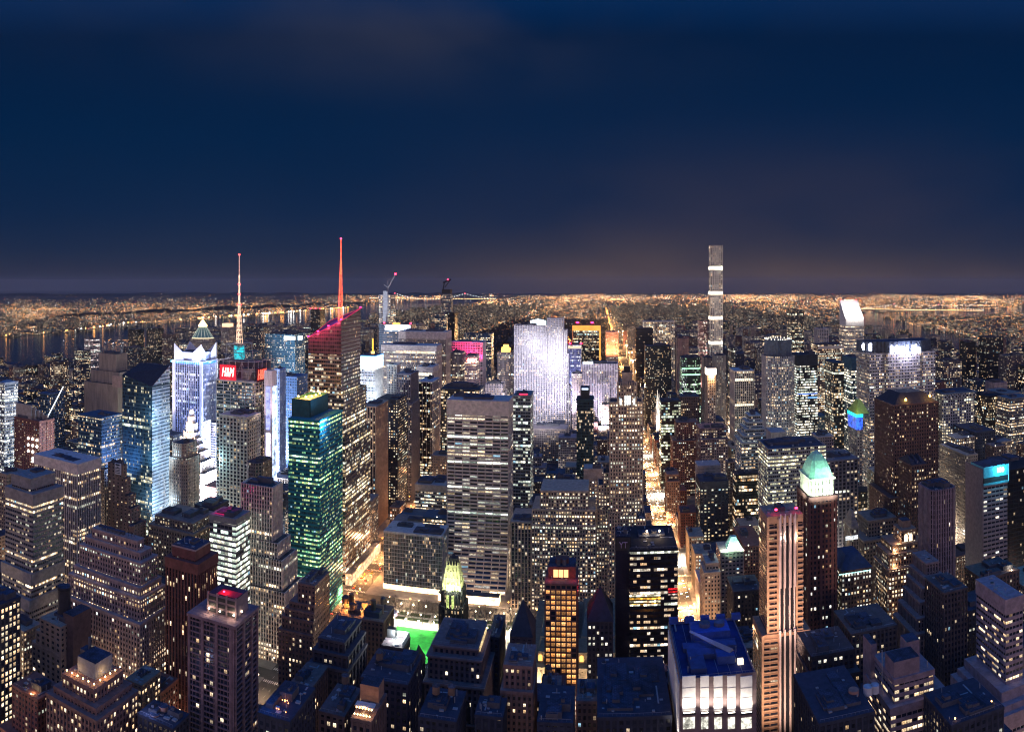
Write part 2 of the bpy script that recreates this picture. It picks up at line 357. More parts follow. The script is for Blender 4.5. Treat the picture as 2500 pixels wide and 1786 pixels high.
def roof_gear(x0, x1, y0, y1, z, rng, tanks=0, boxes=2, hi=5.0, small=True):
    """roof furniture of one building, each piece a part of its own: list of (name, mesh)"""
    out = []; w, d = x1-x0, y1-y0
    if w < 5 or d < 5: return out
    for i in range(boxes):
        mb = MB(); bw, bd, bh = rng.uniform(.2, .48)*w, rng.uniform(.2, .45)*d, rng.uniform(.5, 1.0)*hi
        bx, by = rng.uniform(x0+1.2, x1-bw-1.2), rng.uniform(y0+1.2, y1-bd-1.2)
        mb.box(bx, bx+bw, by, by+bd, z, z+bh, MECH, ROOF)
        if rng.random() < .6: mb.box(bx+bw*.2, bx+bw*.5, by+bd*.2, by+bd*.6, z+bh-.05, z+bh+1.6, MECH, ROOF)
        out.append(('penthouse', mb))
    if small:
        near_ = hypot(x0, y0) < 540
        for i in range(boxes+(7 if near_ else 1)):
            mb = MB(); bw = rng.uniform(.9, 2.8); bx, by = rng.uniform(x0+1, x1-bw-1), rng.uniform(y0+1, y1-bw-1)
            mb.box(bx, bx+bw, by, by+bw*.8, z, z+rng.uniform(.8, 1.9), STEEL); out.append(('air_unit', mb))
        for i in range(4 if near_ else 1): mb = MB(); bx, by = rng.uniform(x0+1, x1-1), rng.uniform(y0+1, y1-1); mb.cyl(bx, by, z, z+rng.uniform(1.5, 5), rng.uniform(.12, .3), STEEL, n=6); out.append(('vent_pipe', mb))
        if near_:
            for i in range(2):
                mb = MB(); bx, by = rng.uniform(x0+2, x1-3), rng.uniform(y0+2, y1-3); L_ = rng.uniform(.2, .45)
                if i: mb.box(bx, min(x1-1, bx+w*L_), by, by+.7, z+.5, z+1.2, STEEL)
                else: mb.box(bx, bx+.8, by, min(y1-1, by+d*L_), z+.5, z+1.3, STEEL)
                out.append(('duct', mb))
            mb = MB(); n_ = max(3, int(w/2.2))
            for i in range(n_+1): mb.box(x0+.6+(w-1.2)*i/n_, x0+.66+(w-1.2)*i/n_, y0+.6, y0+.66, z, z+2.2, STEEL)
            mb.box(x0+.6, x1-.6, y0+.6, y0+.66, z+2.1, z+2.2, STEEL); out.append(('railing', mb))
            mb = MB(); bx, by = rng.uniform(x0+3, x1-4), rng.uniform(y0+3, y1-4); mb.cyl(bx, by, z, z+1.6, 1.3, STEEL, DARKM, n=14); out.append(('fan_unit', mb))
    for i in range(tanks):
        tx_, ty_ = rng.uniform(x0+3, x1-3), rng.uniform(y0+3, y1-3); zz = z+hi*.6
        t = MB(); t.cyl(tx_, ty_, zz+2.2, zz+6.2, 2.0, WOOD, n=12); t.cyl(tx_, ty_, zz+6.2, zz+7.6, 2.2, ROOF2, n=12, r1=.05)
        for qx, qy in ((1, 1), (1, -1), (-1, 1), (-1, -1)): t.beam((tx_+qx*1.5, ty_+qy*1.5, z), (tx_+qx*1.3, ty_+qy*1.3, zz+2.3), .16, .16, DARKM)
        out.append(('water_tank', t))
    return out

def tower(key, name, label, cat, tiers, S, kw, group=None):
    """tiers bottom to top: (x0, x1, y0, y1, ztop)"""
    S = dict(S); S.update({k: v for k, v in kw.items() if k in S})
    x0, x1, y0, y1, _ = tiers[0]; cx, cy = (x0+x1)/2, (y0+y1)/2; org = (cx, cy, 0)
    rng = random.Random(int(abs(cx*7+cy*13))+len(tiers))
    root = empty(name, (cx, cy, 0), label, cat, group)
    kw2 = {k: S[k] for k in ('ww', 'wh', 'lit', 'power', 'row', 'la', 'lb', 'glass', 'mull')}
    wins = kw.get('win', 0)
    if wins: kw2['lit'] = kw2['lit']*kw.get('keep', .35)
    fm = fmat(S['c'], **kw2)
    dist = hypot(cx, cy)
    trim = None
    if dist < 1150 or kw.get('near'): trim = plain('facade_trim', S['trim'] or S['c'], .85, var=.3, scale=.25)
    cop = plain('coping', tuple(min(.7, c*1.1+.01) for c in (S['trim'] or S['c'])), .85)
    rm = kw.get('roof') or (ROOF if rng.random() < .7 else ROOF2)
    ub, vb = 256.0*rng.randrange(0, 40), 128.0*rng.randrange(0, 24)
    fa = MB(); ros = []
    zb = 0.0; cells = []
    for i, (a0, a1, b0, b1, zt) in enumerate(tiers):
        ch = kw.get('chamfer', 0) if i >= kw.get('chfrom', 0) else 0
        if ch: poly = [(a0+ch, b0), (a1-ch, b0), (a1, b0+ch), (a1, b1-ch), (a1-ch, b1), (a0+ch, b1), (a0, b1-ch), (a0, b0+ch)]
        else: poly = [(a0, b0), (a1, b0), (a1, b1), (a0, b1)]
        plain_top = kw.get('cap', 1.6)       # blind band under each roof line
        info = facade(fa, poly, zb, zt, fm, S, ub, vb, trim)
        if plain_top and trim:
            d = S['rd']*1.15+.02 if (S['rp'] or S['rs']) else .12
            fa.box(a0-d, a1+d, b0-d, b1+d, zt-plain_top, zt+.05, trim, cop) if not ch else None
        ro = MB(); ring_roof(ro, ro, poly, zt+.06, cop, rm); ros.append(ro)
        if wins:
            for q in info:
                (pa, pb, nb, u) = q
                Lx, Ly = pb[0]-pa[0], pb[1]-pa[1]; L = hypot(Lx, Ly); nx, ny = Ly/L, -Lx/L
                mx, my = (pa[0]+pb[0])/2, (pa[1]+pb[1])/2
                if nx*mx+ny*my > 0: continue
                for k in range(math.ceil(zb/S['fh']), int((zt-plain_top)/S['fh'])):
                    for j in range(nb):
                        s_ = (j+.5)/nb; X, Y = pa[0]+Lx*s_, pa[1]+Ly*s_; Z = (k+.5)*S['fh']
                        sx, sy = proj(X, Y, Z)
                        if sy < 1800 and -10 < sx < 2510: cells.append((X+nx*.04, Y+ny*.04, Z, nx, ny, L/nb, k))
        zb = zt
    ub_top = tiers[-1]
    a0, a1, b0, b1, zt = ub_top
    nbx = kw.get('boxes', 2 if dist < 1400 else 1)
    gear = roof_gear(a0, a1, b0, b1, zt-1.0, rng, kw.get('tanks', 0), nbx, kw.get('gear', 5.0), dist < 760)
    for lo_, hi_ in zip(tiers[:-1], tiers[1:]):       # clutter on the setback terraces too
        if lo_[4] < 200 and hi_[2]-lo_[2] > 5: gear += roof_gear(lo_[0], lo_[1], lo_[2], hi_[2], lo_[4]-1, rng, 0, 1, 2.5, False)
    fa.obj('facade', root, org)
    for ro in ros: ro.obj('roof', root, org)
    for nm_, g in gear: g.obj(nm_, root, org)
    if wins and cells:
        rng.shuffle(cells)
        rowp = {}
        pick = []
        for c in cells:
            rowp.setdefault(c[6], rng.random())
        cells.sort(key=lambda c: rng.random()*(1-S['row']*.8)+rowp[c[6]]*S['row']*.8)
        if kw.get('wintop'): cells.sort(key=lambda c: -c[6]-(c[4] < -.7)*.5); cells = [c for c in cells if c[4] < -.7 and rng.random() < .93]
        n = min(wins, len(cells)); pick = cells[:n]
        meshes = {}
        wn = kw.get('wmat', 'warm')
        mats = {'warm': win_mat('window_warm', (1, .62, .30), (1, .85, .6), 2.0), 'white': win_mat('window_white', (1, .82, .58), (.9, 1, .95), 2.2),
                'gold': win_mat('window_gold', (1, .36, .09), (1, .50, .18), 1.25)}
        for (X, Y, Z, nx, ny, bw, k) in pick:
            al = 0 if abs(ny) > .7 else 1
            key2 = (al, round(bw, 1))
            if key2 not in meshes:
                wm = MB(); hw, hh = bw*S['ww']/2*.97, S['fh']*S['wh']/2*.97
                if al == 0: wm.box(-hw, hw, -.04, .04, -hh, hh, mats[wn])
                else: wm.box(-.04, .04, -hw, hw, -hh, hh, mats[wn])
                o = wm.obj('window', root); meshes[key2] = o.data; o.location = (X-cx, Y-cy, Z)
            else:
                o = bpy.data.objects.new('window', meshes[key2]); sc.collection.objects.link(o); o.parent = root; o.location = (X-cx, Y-cy, Z)
    for t in tiers[:1]: FOOT.append((min(q[0] for q in tiers), max(q[1] for q in tiers), min(q[2] for q in tiers), max(q[3] for q in tiers), tiers[-1][4], key))
    H[key] = dict(root=root, org=org, tiers=tiers, top=tiers[-1], S=S, label=label, fm=fm, trim=trim or cop)
    return H[key]

def B(key, name, label, cat, crop, xa, xc, xe, y, Y, style, **kw):
    xa, xc, xe, yy = px(crop, xa), px(crop, xc), px(crop, xe), py(crop, y)
    left = kw['left'] if 'left' in kw else (xa < xc-3 if (xe-xc < 3 or xc-xa < 3) and not (xe-xc < 3 and xc-xa < 3) else xc < VX)
    if left:
        X1, X0 = Y*tan(ang(xc)), Y*tan(ang(xa)); Xc = X1
        Y1 = X1/tan(ang(xe)) if (xe > xc+.5 and xe < VX-60) else Y+kw.get('D', 32)
    else:
        X0, X1 = Y*tan(ang(xc)), Y*tan(ang(xe)); Xc = X0
        Y1 = X0/tan(ang(xa)) if (xa < xc-.5 and xa > VX+60) else Y+kw.get('D', 32)
    if 'D' in kw: Y1 = Y+kw['D']
    Z = zat(yy, Xc, Y)
    tiers = [(X0, X1, Y, Y1, Z)]
    for (yt, dl, dr, df, db) in kw.get('lo', ()):
        a = (X0-dl, X1+dr, Y-df, Y1+db)
        zz = zat(py(crop, yt), a[1] if left else a[0], a[2])
        tiers.insert(0, (*a, zz))
    for i in range(len(tiers)-1):
        if tiers[i][4] > tiers[i+1][4]-1: print('TIER', key, [round(t[4]) for t in tiers])
    h = tower(key, name, label, cat, tiers, ST[style], kw, kw.get('group'))
    print('B %-14s X %6.0f %6.0f Y %5.0f %5.0f Z %4.0f tiers %s' % (key, X0, X1, Y, Y1, Z, [round(t[4]) for t in tiers]))
    return h
def add(h, name, mb, parent=None):
    """a further part of a finished building"""
    o = mb.obj(name, parent or h['root'], h['org'])
    return o
def flood(h, loc, power, color, target=None, size=1.0, spot=70, name='floodlight'):
    """a free spot lamp without housing; some are added for glare from outside"""
    ld = bpy.data.lights.new(name, 'SPOT'); ld.energy = power; ld.color = color; ld.spot_size = radians(spot); ld.spot_blend = .8; ld.shadow_soft_size = size
    o = bpy.data.objects.new(name, ld); sc.collection.objects.link(o); o.parent = h['root']; org = h['org']
    o.location = (loc[0]-org[0], loc[1]-org[1], loc[2])
    from mathutils import Vector
    d = Vector(target)-Vector(loc); o.rotation_euler = d.to_track_quat('-Z', 'Y').to_euler()
    return o
def bulb(parent, org, loc, power, color, size=1.5, name='lamp'):
    ld = bpy.data.lights.new(name, 'POINT'); ld.energy = power; ld.color = color; ld.shadow_soft_size = size
    o = bpy.data.objects.new(name, ld); sc.collection.objects.link(o)
    if parent: o.parent = parent; o.location = (loc[0]-org[0], loc[1]-org[1], loc[2]-org[2])
    else: o.location = loc
    return o
def text_part(name, txt, mat, parent, org, loc, rot, size, width=None, shear=0.0):
    cu = bpy.data.curves.new(name, 'FONT'); cu.body = txt; cu.size = size; cu.extrude = .25; cu.shear = shear; cu.align_x = 'CENTER'; cu.align_y = 'CENTER'
    cu.offset = size*.012 if len(txt) > 3 else 0
    cu.materials.append(mat)
    t_ = bpy.data.objects.new(name, cu); me = bpy.data.meshes.new_from_object(t_); bpy.data.objects.remove(t_)
    o = bpy.data.objects.new(name, me); sc.collection.objects.link(o)
    o.parent = parent; o.location = (loc[0]-org[0], loc[1]-org[1], loc[2]-org[2]); o.rotation_euler = rot
    if width: o.scale.x = width
    return o
# ---------------------------------------------------------------- the buildings one can tell apart, left to right in bands
GREENW = (.55, 1.0, .45); GREENY = (.95, 1.0, .45)
# far-left / west side
B('edge_glass', 'glass_tower', 'white-lit glass tower cut by the left edge, its middle storeys brightest', 'skyscraper', '1', -215, 40, 155, 1180, 645, 'glass', c=(.30, .33, .38), lit=.6, power=1.7, ww=.9, wh=.6, row=.7, la=WHITE, lb=(.9, .97, 1))
B('fin_hotel', 'hotel_tower', 'brick hotel tower with stacked pale roof fins and a grid of white lights', 'hotel', '5', 125, 340, 440, 100, 600, 'brick', lit=.35, ww=.35, wh=.4, bay=3.4, D=26)
B('blue_hotel', 'hotel_tower', 'dark blue glass hotel with one curved beam of light up its face', 'hotel', '1', 330, 408, 560, 1275, 750, 'glass', c=(.05, .08, .14), lit=.10, row=0, la=WARM)
B('blank_tower', 'stone_tower', 'windowless beige tower with stepped shoulders near the river', 'tower', '1', 850, 1000, 1010, 935, 1060, 'tan', ww=.1, wh=.1, lit=0, rp=0, D=35, lo=[(1090, 16, 12, 5, 4), (1200, 26, 16, 14, 4)])
B('band_top_glass', 'glass_tower', 'blue glass tower with a plain grey band round its slanting top', 'skyscraper', '1', 675, 875, 1050, 1480, 608, 'blue', lit=.4, row=.6, boxes=1)
B('ribbed_tower', 'office_tower', 'tall flat-roofed tower of thin grey vertical ribs behind the banded stepped one', 'office tower', '5', 300, 670, 870, 470, 490, 'ribs', row=.95, lit=.26, near=1, cap=10, la=WARM, boxes=3, gear=2)
B('banded_stepped', 'office_tower', 'stepped tower of level lit window bands and a blank square top at the left', 'office tower', '5', 105, 265, 475, 597, 400, 'bands', win=0, lit=.42, row=.9, cap=9, boxes=1, gear=3,
  lo=[(735, 5, 6, 3, 4), (1425, 7, 6.5, 5.5, 5), (1655, 9, 7, 8, 6)])
B('low_teal_side', 'office_building', 'small tan building with warm windows squeezed behind the banded stepped tower', 'building', '5', 0, 60, 105, 560, 480, 'tan', D=25)
B('left_edge_dark', 'office_building', 'dark blue office building with warm windows in columns at the left edge', 'office building', '9', -260, -30, 176, 330, 290, 'navy', lit=.45, ww=.5, wh=.62, power=1.3, win=100, la=WARM, tanks=1)
B('billboard_slab', 'brick_tower', 'slim brown tower with a white billboard on its blind wall and glassy setbacks', 'tower', '5', 935, 1062, 1100, 480, 546, 'tan', c=(.25, .17, .14), ww=.3, wh=.4, lit=.12, rp=0, bay=5, cap=0,
  lo=[(600, 0, 2.5, 0, 3), (745, 0, 7, 0, 6), (860, 0, 11, 0, 8), (1000, 0, 15, 0, 12)])
B('slab_behind_billboard', 'brick_building', 'narrow brown slab in the gap left of the billboard tower', 'building', '5', 868, 905, 932, 520, 600, 'brown', D=25)
B('slanted_glass', 'glass_tower', 'dark teal glass tower with a wedge-cut roof and one side washed in white light', 'skyscraper', '1', 1055, 1310, 1480, 1210, 632, 'glass', c=(.03, .06, .08), lit=.26, row=.75, boxes=0, lo=[], la=(1, .8, .4), lb=(1, 1, .75), D=34)
B('terrace_tower', 'office_tower', 'big stepped brown tower with many small lit windows in front of the billboard tower', 'office tower', '5', 800, 1190, 1246, 1135, 400, 'brown', c=(.38, .27, .24), bay=2.5, fh=3.6, ww=.5, wh=.55, lit=.42, power=1.6, row=.85, tanks=1, boxes=4, keep=.8, win=100, wmat='white',
  lo=[(1240, 5, 4, 2, 4), (1330, 8, 7, 5, 7), (1425+120, 11, 9, 8, 9), (1640, 14, 11, 11, 11), (1860, 17, 13, 14, 12)])
B('red_ribbed', 'brick_tower', 'dark red brick tower with tall vertical piers and a plain square top', 'tower', '5', 1505, 1690, 1812, 1215, 400, 'brick', c=(.17, .065, .055), bay=2.6, ww=.5, wh=.9, rp=1, rpw=.4, rd=.7, lit=.07, cap=7, boxes=1, win=60,
  lo=[(1340, 4, 4, 3, 4)])
B('apartment_piers', 'apartment_tower', 'purple-brown apartment tower with five tall piers, roof terraces and few lit flats', 'apartment tower', '9', 1640, 2035, 2228, 500, 330, 'brick', c=(.24, .155, .165), bay=2.3, fh=3.0, ww=.82, wh=.74, rp=4, rpw=.8, rd=.9, rs=1, rsh=.22, lit=.03, row=0, win=24, power=1.0, boxes=0, mull=2)
B('chimney_block', 'brick_building', 'beige building with a fat black chimney drum and a blank wall', 'building', '9', 345, 525, 700, 515, 345, 'tan', c=(.36, .26, .19), ww=.45, wh=.5, lit=.05, rp=0, bay=4.5, win=14, boxes=2,
  lo=[(640, 4, 0, 0, 2), (760, 8, 0, 0, 3)])
B('lantern_terrace', 'brick_building', 'tiered brown building with a string of lanterns round its roof terrace', 'building', '9', 545, 815, 1062, 1050, 290, 'brown', c=(.22, .125, .105), lit=.12, win=50, bay=2.7, boxes=0,
  lo=[(1215, 4, 4, 3, 3), (1320, 7, 7, 6, 5)])
B('tan_corner', 'brick_building', 'narrow tan building with a dark flat roof right of the lantern terrace', 'building', '9', 1095, 1228, 1388, 1015, 342, 'tan', c=(.26, .18, .13), lit=.07, win=24, tanks=0, boxes=1)
B('gap_block', 'brick_building', 'narrow dark building with a few green-white windows in the gap beside the red tower', 'building', '9', 1322, 1418, 1462, 575, 425, 'brown', c=(.14, .10, .09), lit=.12, win=16, D=20)
B('tank_block', 'brick_building', 'low blue-lit roof carrying two fat cylindrical tanks near the bottom left', 'building', '9', 1200, 1500, 1636, 1390, 300, 'navy', boxes=2, lit=.05)
B('bush', 'stone_tower', 'slender beige tower with a chamfered crown and blind front, beside the glowing gold pyramid', 'tower', '5', 1480, 1600, 1682, 300, 640, 'stone', c=(.38, .29, .225), bay=2.6, ww=.34, wh=.5, lit=.16, chamfer=3.5, cap=0, D=28, rp=2, boxes=1,
  lo=[(430, 3, 3, 2, 2)])
B('bush_base', 'stone_building', 'two-tier dark stone block at the foot of the slender beige tower', 'building', '5', 1345, 1672, 1690, 985, 560, 'brown', c=(.20, .15, .125), bay=3, lit=.3, D=40, boxes=3, lo=[(1080, 5, 3, 4, 2)])
B('dark_behind_bush', 'stone_building', 'dark roofed block just right of the slender beige tower', 'building', '5', 1690, 1850, 1890, 850, 612, 'navy', lit=.08, D=30, boxes=4)
B('white_office', 'office_building', 'brightly lit green-white glass office block with a purple-lit roof', 'office building', '5', 1818, 2045, 2268, 948, 507, 'grey', D=24, c=(.25, .24, .22), bay=3.4, fh=4.4, ww=.92, wh=.6, lit=1.3, power=1.9, row=.12, la=(1, .93, .72), lb=(.72, 1, .86), mull=3, rs=1, rsh=.36, rd=.3, cap=5, boxes=4, roof=plain('purple_roof', (.06, .03, .055), .9))
B('plain_grid', 'apartment_tower', 'plain beige slab with even rows of small grey windows below the red sign tower', 'apartment tower', '5', 1970, 2115, 2135, 440, 726, 'stone', c=(.33, .28, .25), ww=.4, wh=.4, lit=.12, bay=3.4)
B('dome_box', 'stone_building', 'dark stone drum-shaped block right of the plain beige slab', 'building', '5', 2122, 2250, 2400, 470, 660, 'brown', c=(.24, .19, .17), chamfer=5, lit=.1, D=34)
B('ribs_steps', 'office_tower', 'light ribbed tower whose lower storeys step out toward the street', 'office tower', '5', 2095, 2362, 2446, 672, 540, 'ribs', c=(.36, .29, .26), lit=.3, row=.95, near=1, bay=2.5, cap=0,
  lo=[(1160, 2, 6, 2, 4), (1310, 4, 11, 4, 7), (1590, 7, 15, 7, 10)])
# times square and sixth avenue
B('blue_crown', 'glass_tower', 'pale blue floodlit tower with white corner fins above a glowing blue crown', 'skyscraper', '1', 1500, 1735, 1832, 998, 900, 'ribs', c=(.16, .20, .34), trim=(.42, .46, .62), ww=.7, wh=.8, bay=3.4, lit=.2, near=1, D=44, row=.8, la=WHITE, lb=COOL)
B('pyramid_dome', 'stone_tower', 'tower with a ribbed copper pyramid and glowing gold lantern behind the blue-crowned one', 'skyscraper', '1', 1600, 1790, 1820, 840, 1320, 'stone', ww=.45, wh=.45, lit=.25, chamfer=9, boxes=0, D=52)
B('red_sign_tower', 'glass_tower', 'dark glass tower carrying red and white lettered signs and a tall lit antenna', 'skyscraper', '1', 1868, 2195, 2335, 1170, 724, 'black', c=(.035, .05, .06), lit=.3, row=.3, ww=.8, wh=.6, bay=2.4, D=50, rp=4, rpw=.25, rd=.8, trim=(.42, .38, .36), boxes=0, cap=2)
B('lime_grid', 'stone_building', 'limestone block of paired windows directly below the red sign tower', 'office building', '5', 1905, 2145, 2305, 62, 690, 'stone', c=(.50, .46, .38), bay=4.4, fh=4.2, ww=.62, wh=.66, lit=.16, rp=1, rpw=.34, rs=1, rsh=.3, rd=.6, D=31, mull=3)
B('gold_pyramid', 'stone_tower', 'floodlit stepped pyramid building with clocks and a glowing globe, blazing white at its foot', 'tower', '5', 1628, 1665, 1668, 62, 830, 'stone', c=(.62, .52, .45), ww=.4, wh=.4, bay=2.4, lit=.3, D=9, rp=0, boxes=0, cap=0, lit2=0,
  lo=[(125, 1.5, 2.5, 1, 2), (205, 5, 5.5, 3, 3), (255, 9, 9, 5, 5), (310, 13, 13, 8, 7), (375, 17, 18, 11, 9), (460, 20, 24, 14, 11), (560, 24, 30, 18, 14)])
B('sign_pillar', 'sign_tower', 'tall white and violet illuminated sign pillar right of the red sign tower', 'sign tower', 's', 645, 664, 668, 905, 730, 'white', c=(.75, .68, .7), ww=.1, wh=.1, lit=0, rp=0, D=12, boxes=0, cap=0)
B('teal_green', 'glass_tower', 'green glass office tower with teal walls and yellow lamps on its roof', 'skyscraper', '6', 370, 640, 838, 92, 608, 'glass', c=(.010, .12, .15), glass=(.006, .07, .09), bay=2.0, fh=4.05, ww=.86, wh=.44, lit=.5, power=1.25, row=.5, la=(.85, .9, .30), lb=(.28, .90, .45), rsh=.3, trim=(.012, .20, .25), boxes=0)
B('bank', 'glass_tower', 'faceted glass tower with a sloping magenta-lit crown and a red lattice spire', 'skyscraper', '2', 540, 822, 985, 1080, 700, 'grey', c=(.21, .17, .15), bay=2.6, fh=4.1, ww=.92, wh=.6, lit=.62, power=1.5, row=.75, rs=1, rsh=.3, rd=.25, D=62, boxes=0, cap=0, la=(1, .66, .28), lb=(1, .93, .74), lo=[(1420, 3, 3, 1, 12), (1800, 3.5, 5, 1.5, 20)])
B('brown_ribs', 'office_tower', 'slim brown tower with warm stone piers right of the faceted glass tower', 'office tower', '2', 1000, 1120, 1213, 1525, 870, 'brown', c=(.07, .05, .045), trim=(.44, .29, .20), bay=4.2, ww=.7, wh=.8, rpw=.42, rd=.8, lit=.25, D=52)
B('punched_black', 'office_tower', 'black tower dotted with small square white windows, behind the slim brown one', 'office tower', '2', 1130, 1310, 1372, 1465, 935, 'punch', D=46)
B('blue_brown_step', 'office_tower', 'stepped blue-grey and brown tower in the middle of the sixth avenue row', 'office tower', '2', 1300, 1420, 1500, 1245, 1000, 'brown', c=(.16, .15, .18), lit=.3, bay=2.6, D=45, lo=[(1500, 2, 2, 1, 1)])
B('ribs_left_of_step', 'office_tower', 'pale ribbed shaft left of the stepped blue-grey tower', 'office tower', '2', 1220, 1300, 1310, 1165, 1050, 'ribs', c=(.36, .33, .36), row=.8, D=20)
B('white_cube', 'glass_tower', 'tower topped by a blazing white glass cube', 'skyscraper', '2', 975, 1112, 1160, 1205, 1010, 'ribs', c=(.55, .60, .75), bay=2.4, lit=.5, la=WHITE, lb=COOL, boxes=0, cap=0, near=1, D=40)
B('white_sign_slab', 'glass_tower', 'teal glass slab with two white roof signs behind the antenna tower', 'skyscraper', '2', 165, 425, 512, 905, 1166, 'blue', c=(.04, .11, .15), lit=.32, row=.5)
B('blue_lit_office', 'glass_tower', 'blue-lit office building with white roof edge below the teal slab', 'office building', '2', 295, 440, 520, 1270, 970, 'blue', c=(.05, .10, .22), lit=.25, bay=4, fh=4.2, ww=.6, wh=.5, D=40)
B('white_strip_office', 'glass_tower', 'narrow bright blue and white building beside the sign pillar', 'office building', '2', 245, 290, 298, 1205, 900, 'white', c=(.30, .38, .62), lit=.5, la=WHITE, lb=COOL, D=20)
B('teal_roof', 'glass_tower', 'tower with a teal-lit slanting roof right of the tall lit antenna', 'skyscraper', '1', 2085, 2180, 2235, 915, 1250, 'blue', c=(.10, .18, .22), D=40, lit=.3)
B('under_construction', 'concrete_tower', 'concrete tower still under construction with a grey hoist up its middle', 'skyscraper', '2', 1148, 1245, 1292, 560, 1530, 'grey', c=(.30, .29, .30), bay=4, fh=4, ww=.8, wh=.5, lit=.5, power=1.8, row=.1, D=42, near=1, boxes=1)
B('construction_wing', 'office_tower', 'blue-grey slab at the foot of the unfinished tower', 'office tower', '2', 1148, 1200, 1210, 810, 1480, 'blue', c=(.16, .20, .26), lit=.08, D=30)
B('lit_parapet_tower', 'office_tower', 'office tower with a floodlit ribbed parapet left of the wide ribbed tower', 'office tower', '2', 1192, 1422, 1430, 820, 1440, 'blue', c=(.28, .30, .36), lit=.25, row=.8, D=40, lo=[(900, 3, 2, 3, 2)])
B('wide_ribs_back', 'office_tower', 'wide ribbed office tower with one bright storey under its blank top', 'office tower', '2', 1320, 1725, 1765, 882, 1295, 'ribs', c=(.36, .32, .31), bay=1.9, row=.95, lit=.38, cap=14, near=1, D=48)
B('wide_ribs_front', 'office_tower', 'wide ribbed office tower with rooftop masts, in front of its taller twin', 'office tower', '2', 1170, 1640, 1678, 1003, 1215, 'ribs', c=(.35, .32, .33), bay=1.9, row=.85, lit=.45, cap=10, near=1, D=44)
B('supertall_west', 'concrete_tower', 'very tall unfinished tower with dark cranes on top before the far bridge', 'skyscraper', '2', 1682, 1768, 1772, 556, 2050, 'blue', c=(.16, .17, .20), lit=.35, D=30, near=1, boxes=0)
B('round_blue_pair', 'glass_tower', 'blue glass tower with rounded shoulders below the tallest unfinished one', 'skyscraper', '2', 1625, 1725, 1732, 735, 1780, 'blue', D=30, lit=.3, chamfer=6)
B('dark_by_park', 'glass_tower', 'black slab standing at the corner of the dark park', 'skyscraper', '2', 1730, 1800, 1808, 715, 1850, 'black', D=40, lit=.06)
B('dark_blue_ribs', 'glass_tower', 'dark blue ribbed tower with a lit lower half behind the pink tower', 'skyscraper', '2', 1875, 2115, 2122, 900, 1650, 'blue', c=(.03, .07, .14), lit=.35, D=40, row=.7)
B('pink_tower', 'office_tower', 'tower washed in magenta light with a grid of tall openings at its top', 'office tower', '2', 1765, 2042, 2056, 972, 1410, 'grey', c=(.40, .33, .37), bay=5, fh=5, ww=.7, wh=.6, lit=.15, rp=1, rpw=.16, rs=1, rsh=.2, rd=.6, near=1, D=40, la=(1, .3, .5), lb=(1, .6, .7))
B('ribs_by_pink', 'office_tower', 'dark ribbed tower left of the red logo sign', 'office tower', '2', 1765, 1868, 1885, 1062, 1330, 'ribs', c=(.25, .22, .24), D=38)
B('red_logo', 'office_tower', 'mauve office block with a red-backed lettered roof sign, in front of the pink tower', 'office tower', '2', 1886, 1985, 2022, 1087, 1270, 'bands', c=(.40, .30, .34), lit=.5, D=36, cap=22)
B('ribs_dark_six', 'office_tower', 'black tower with white vertical ribs right of the stepped blue-grey one', 'office tower', '2', 1492, 1605, 1678, 1310, 1060, 'black', c=(.02, .02, .03), rp=3, rpw=.18, rd=.9, rs=0, trim=(.5, .45, .47), bay=2.2, lit=.4, near=1, D=50)
B('ribs_white_six', 'office_tower', 'pale ribbed tower with two bright storeys behind the black ribbed one', 'office tower', '2', 1478, 1608, 1658, 1185, 1140, 'ribs', c=(.42, .40, .42), lit=.35, near=1, cap=10, D=44)
B('dark_penthouse', 'office_tower', 'dark banded tower with a broad black roof house, behind the white concave slab', 'office tower', '2', 1680, 2012, 2070, 1378, 1000, 'black', c=(.05, .05, .06), lit=.4, row=.3, D=42, boxes=4, gear=8)
B('white_steps', 'stone_tower', 'small white stepped tower left of the blazing slab', 'tower', '3', -55, 100, 132, 1190, 1220, 'white', c=(.42, .37, .40), lit=.25, D=30, lo=[(1260, 3, 3, 2, 2), (1330, 6, 5, 4, 3)])
B('golden_lantern', 'stone_tower', 'dark ribbed tower with a golden lantern glowing above its roof', 'tower', '3', 50, 192, 196, 920, 1420, 'ribs', c=(.30, .27, .29), lit=.45, D=36, row=.5)
B('grace', 'office_tower', 'broad pale slab with a concave base and dark window bands facing the park', 'skyscraper', '2', 1737, 2262, 2305, 1480, 740, 'bands', c=(.56, .475, .41), bay=8.2, fh=3.85, ww=.92, wh=.5, lit=.42, power=1.25, row=.35, mull=8, rs=1, rsh=.34, rp=1, rpw=.07, rd=.6, D=38, boxes=5, cap=16, la=(1, .74, .42), lb=(1, .96, .84))
B('park_glass', 'glass_building', 'low blue-grey gridded glass building between the avenue and the concave slab', 'office building', '6', 1197, 1700, 1738, 1095, 705, 'glass', c=(.17, .20, .23), bay=1.7, fh=3.9, ww=.88, wh=.86, glass=(.035, .055, .075), lit=.10, row=.2, D=33, rp=1, rpw=.1, rs=1, rsh=.1, rd=.2, trim=(.35, .38, .42), boxes=4, gear=4, lb=WHITE)
B('lit_low_office', 'office_building', 'mid-rise block of white-lit floors tucked behind the low gridded glass building', 'office building', '6', 1470, 1735, 1745, 660, 830, 'bands', c=(.33, .31, .29), bay=2.2, fh=4, ww=.86, wh=.55, lit=.85, row=.3, power=1.5, D=40, cap=7, boxes=4)
B('orange_shop', 'shop_building', 'low shop building with a glowing orange side wall on the avenue', 'shop', '6', 1250, 1330, 1412, 850, 860, 'brown', lit=.4, D=30, power=3, la=(1, .3, .08), lb=(1, .4, .2))
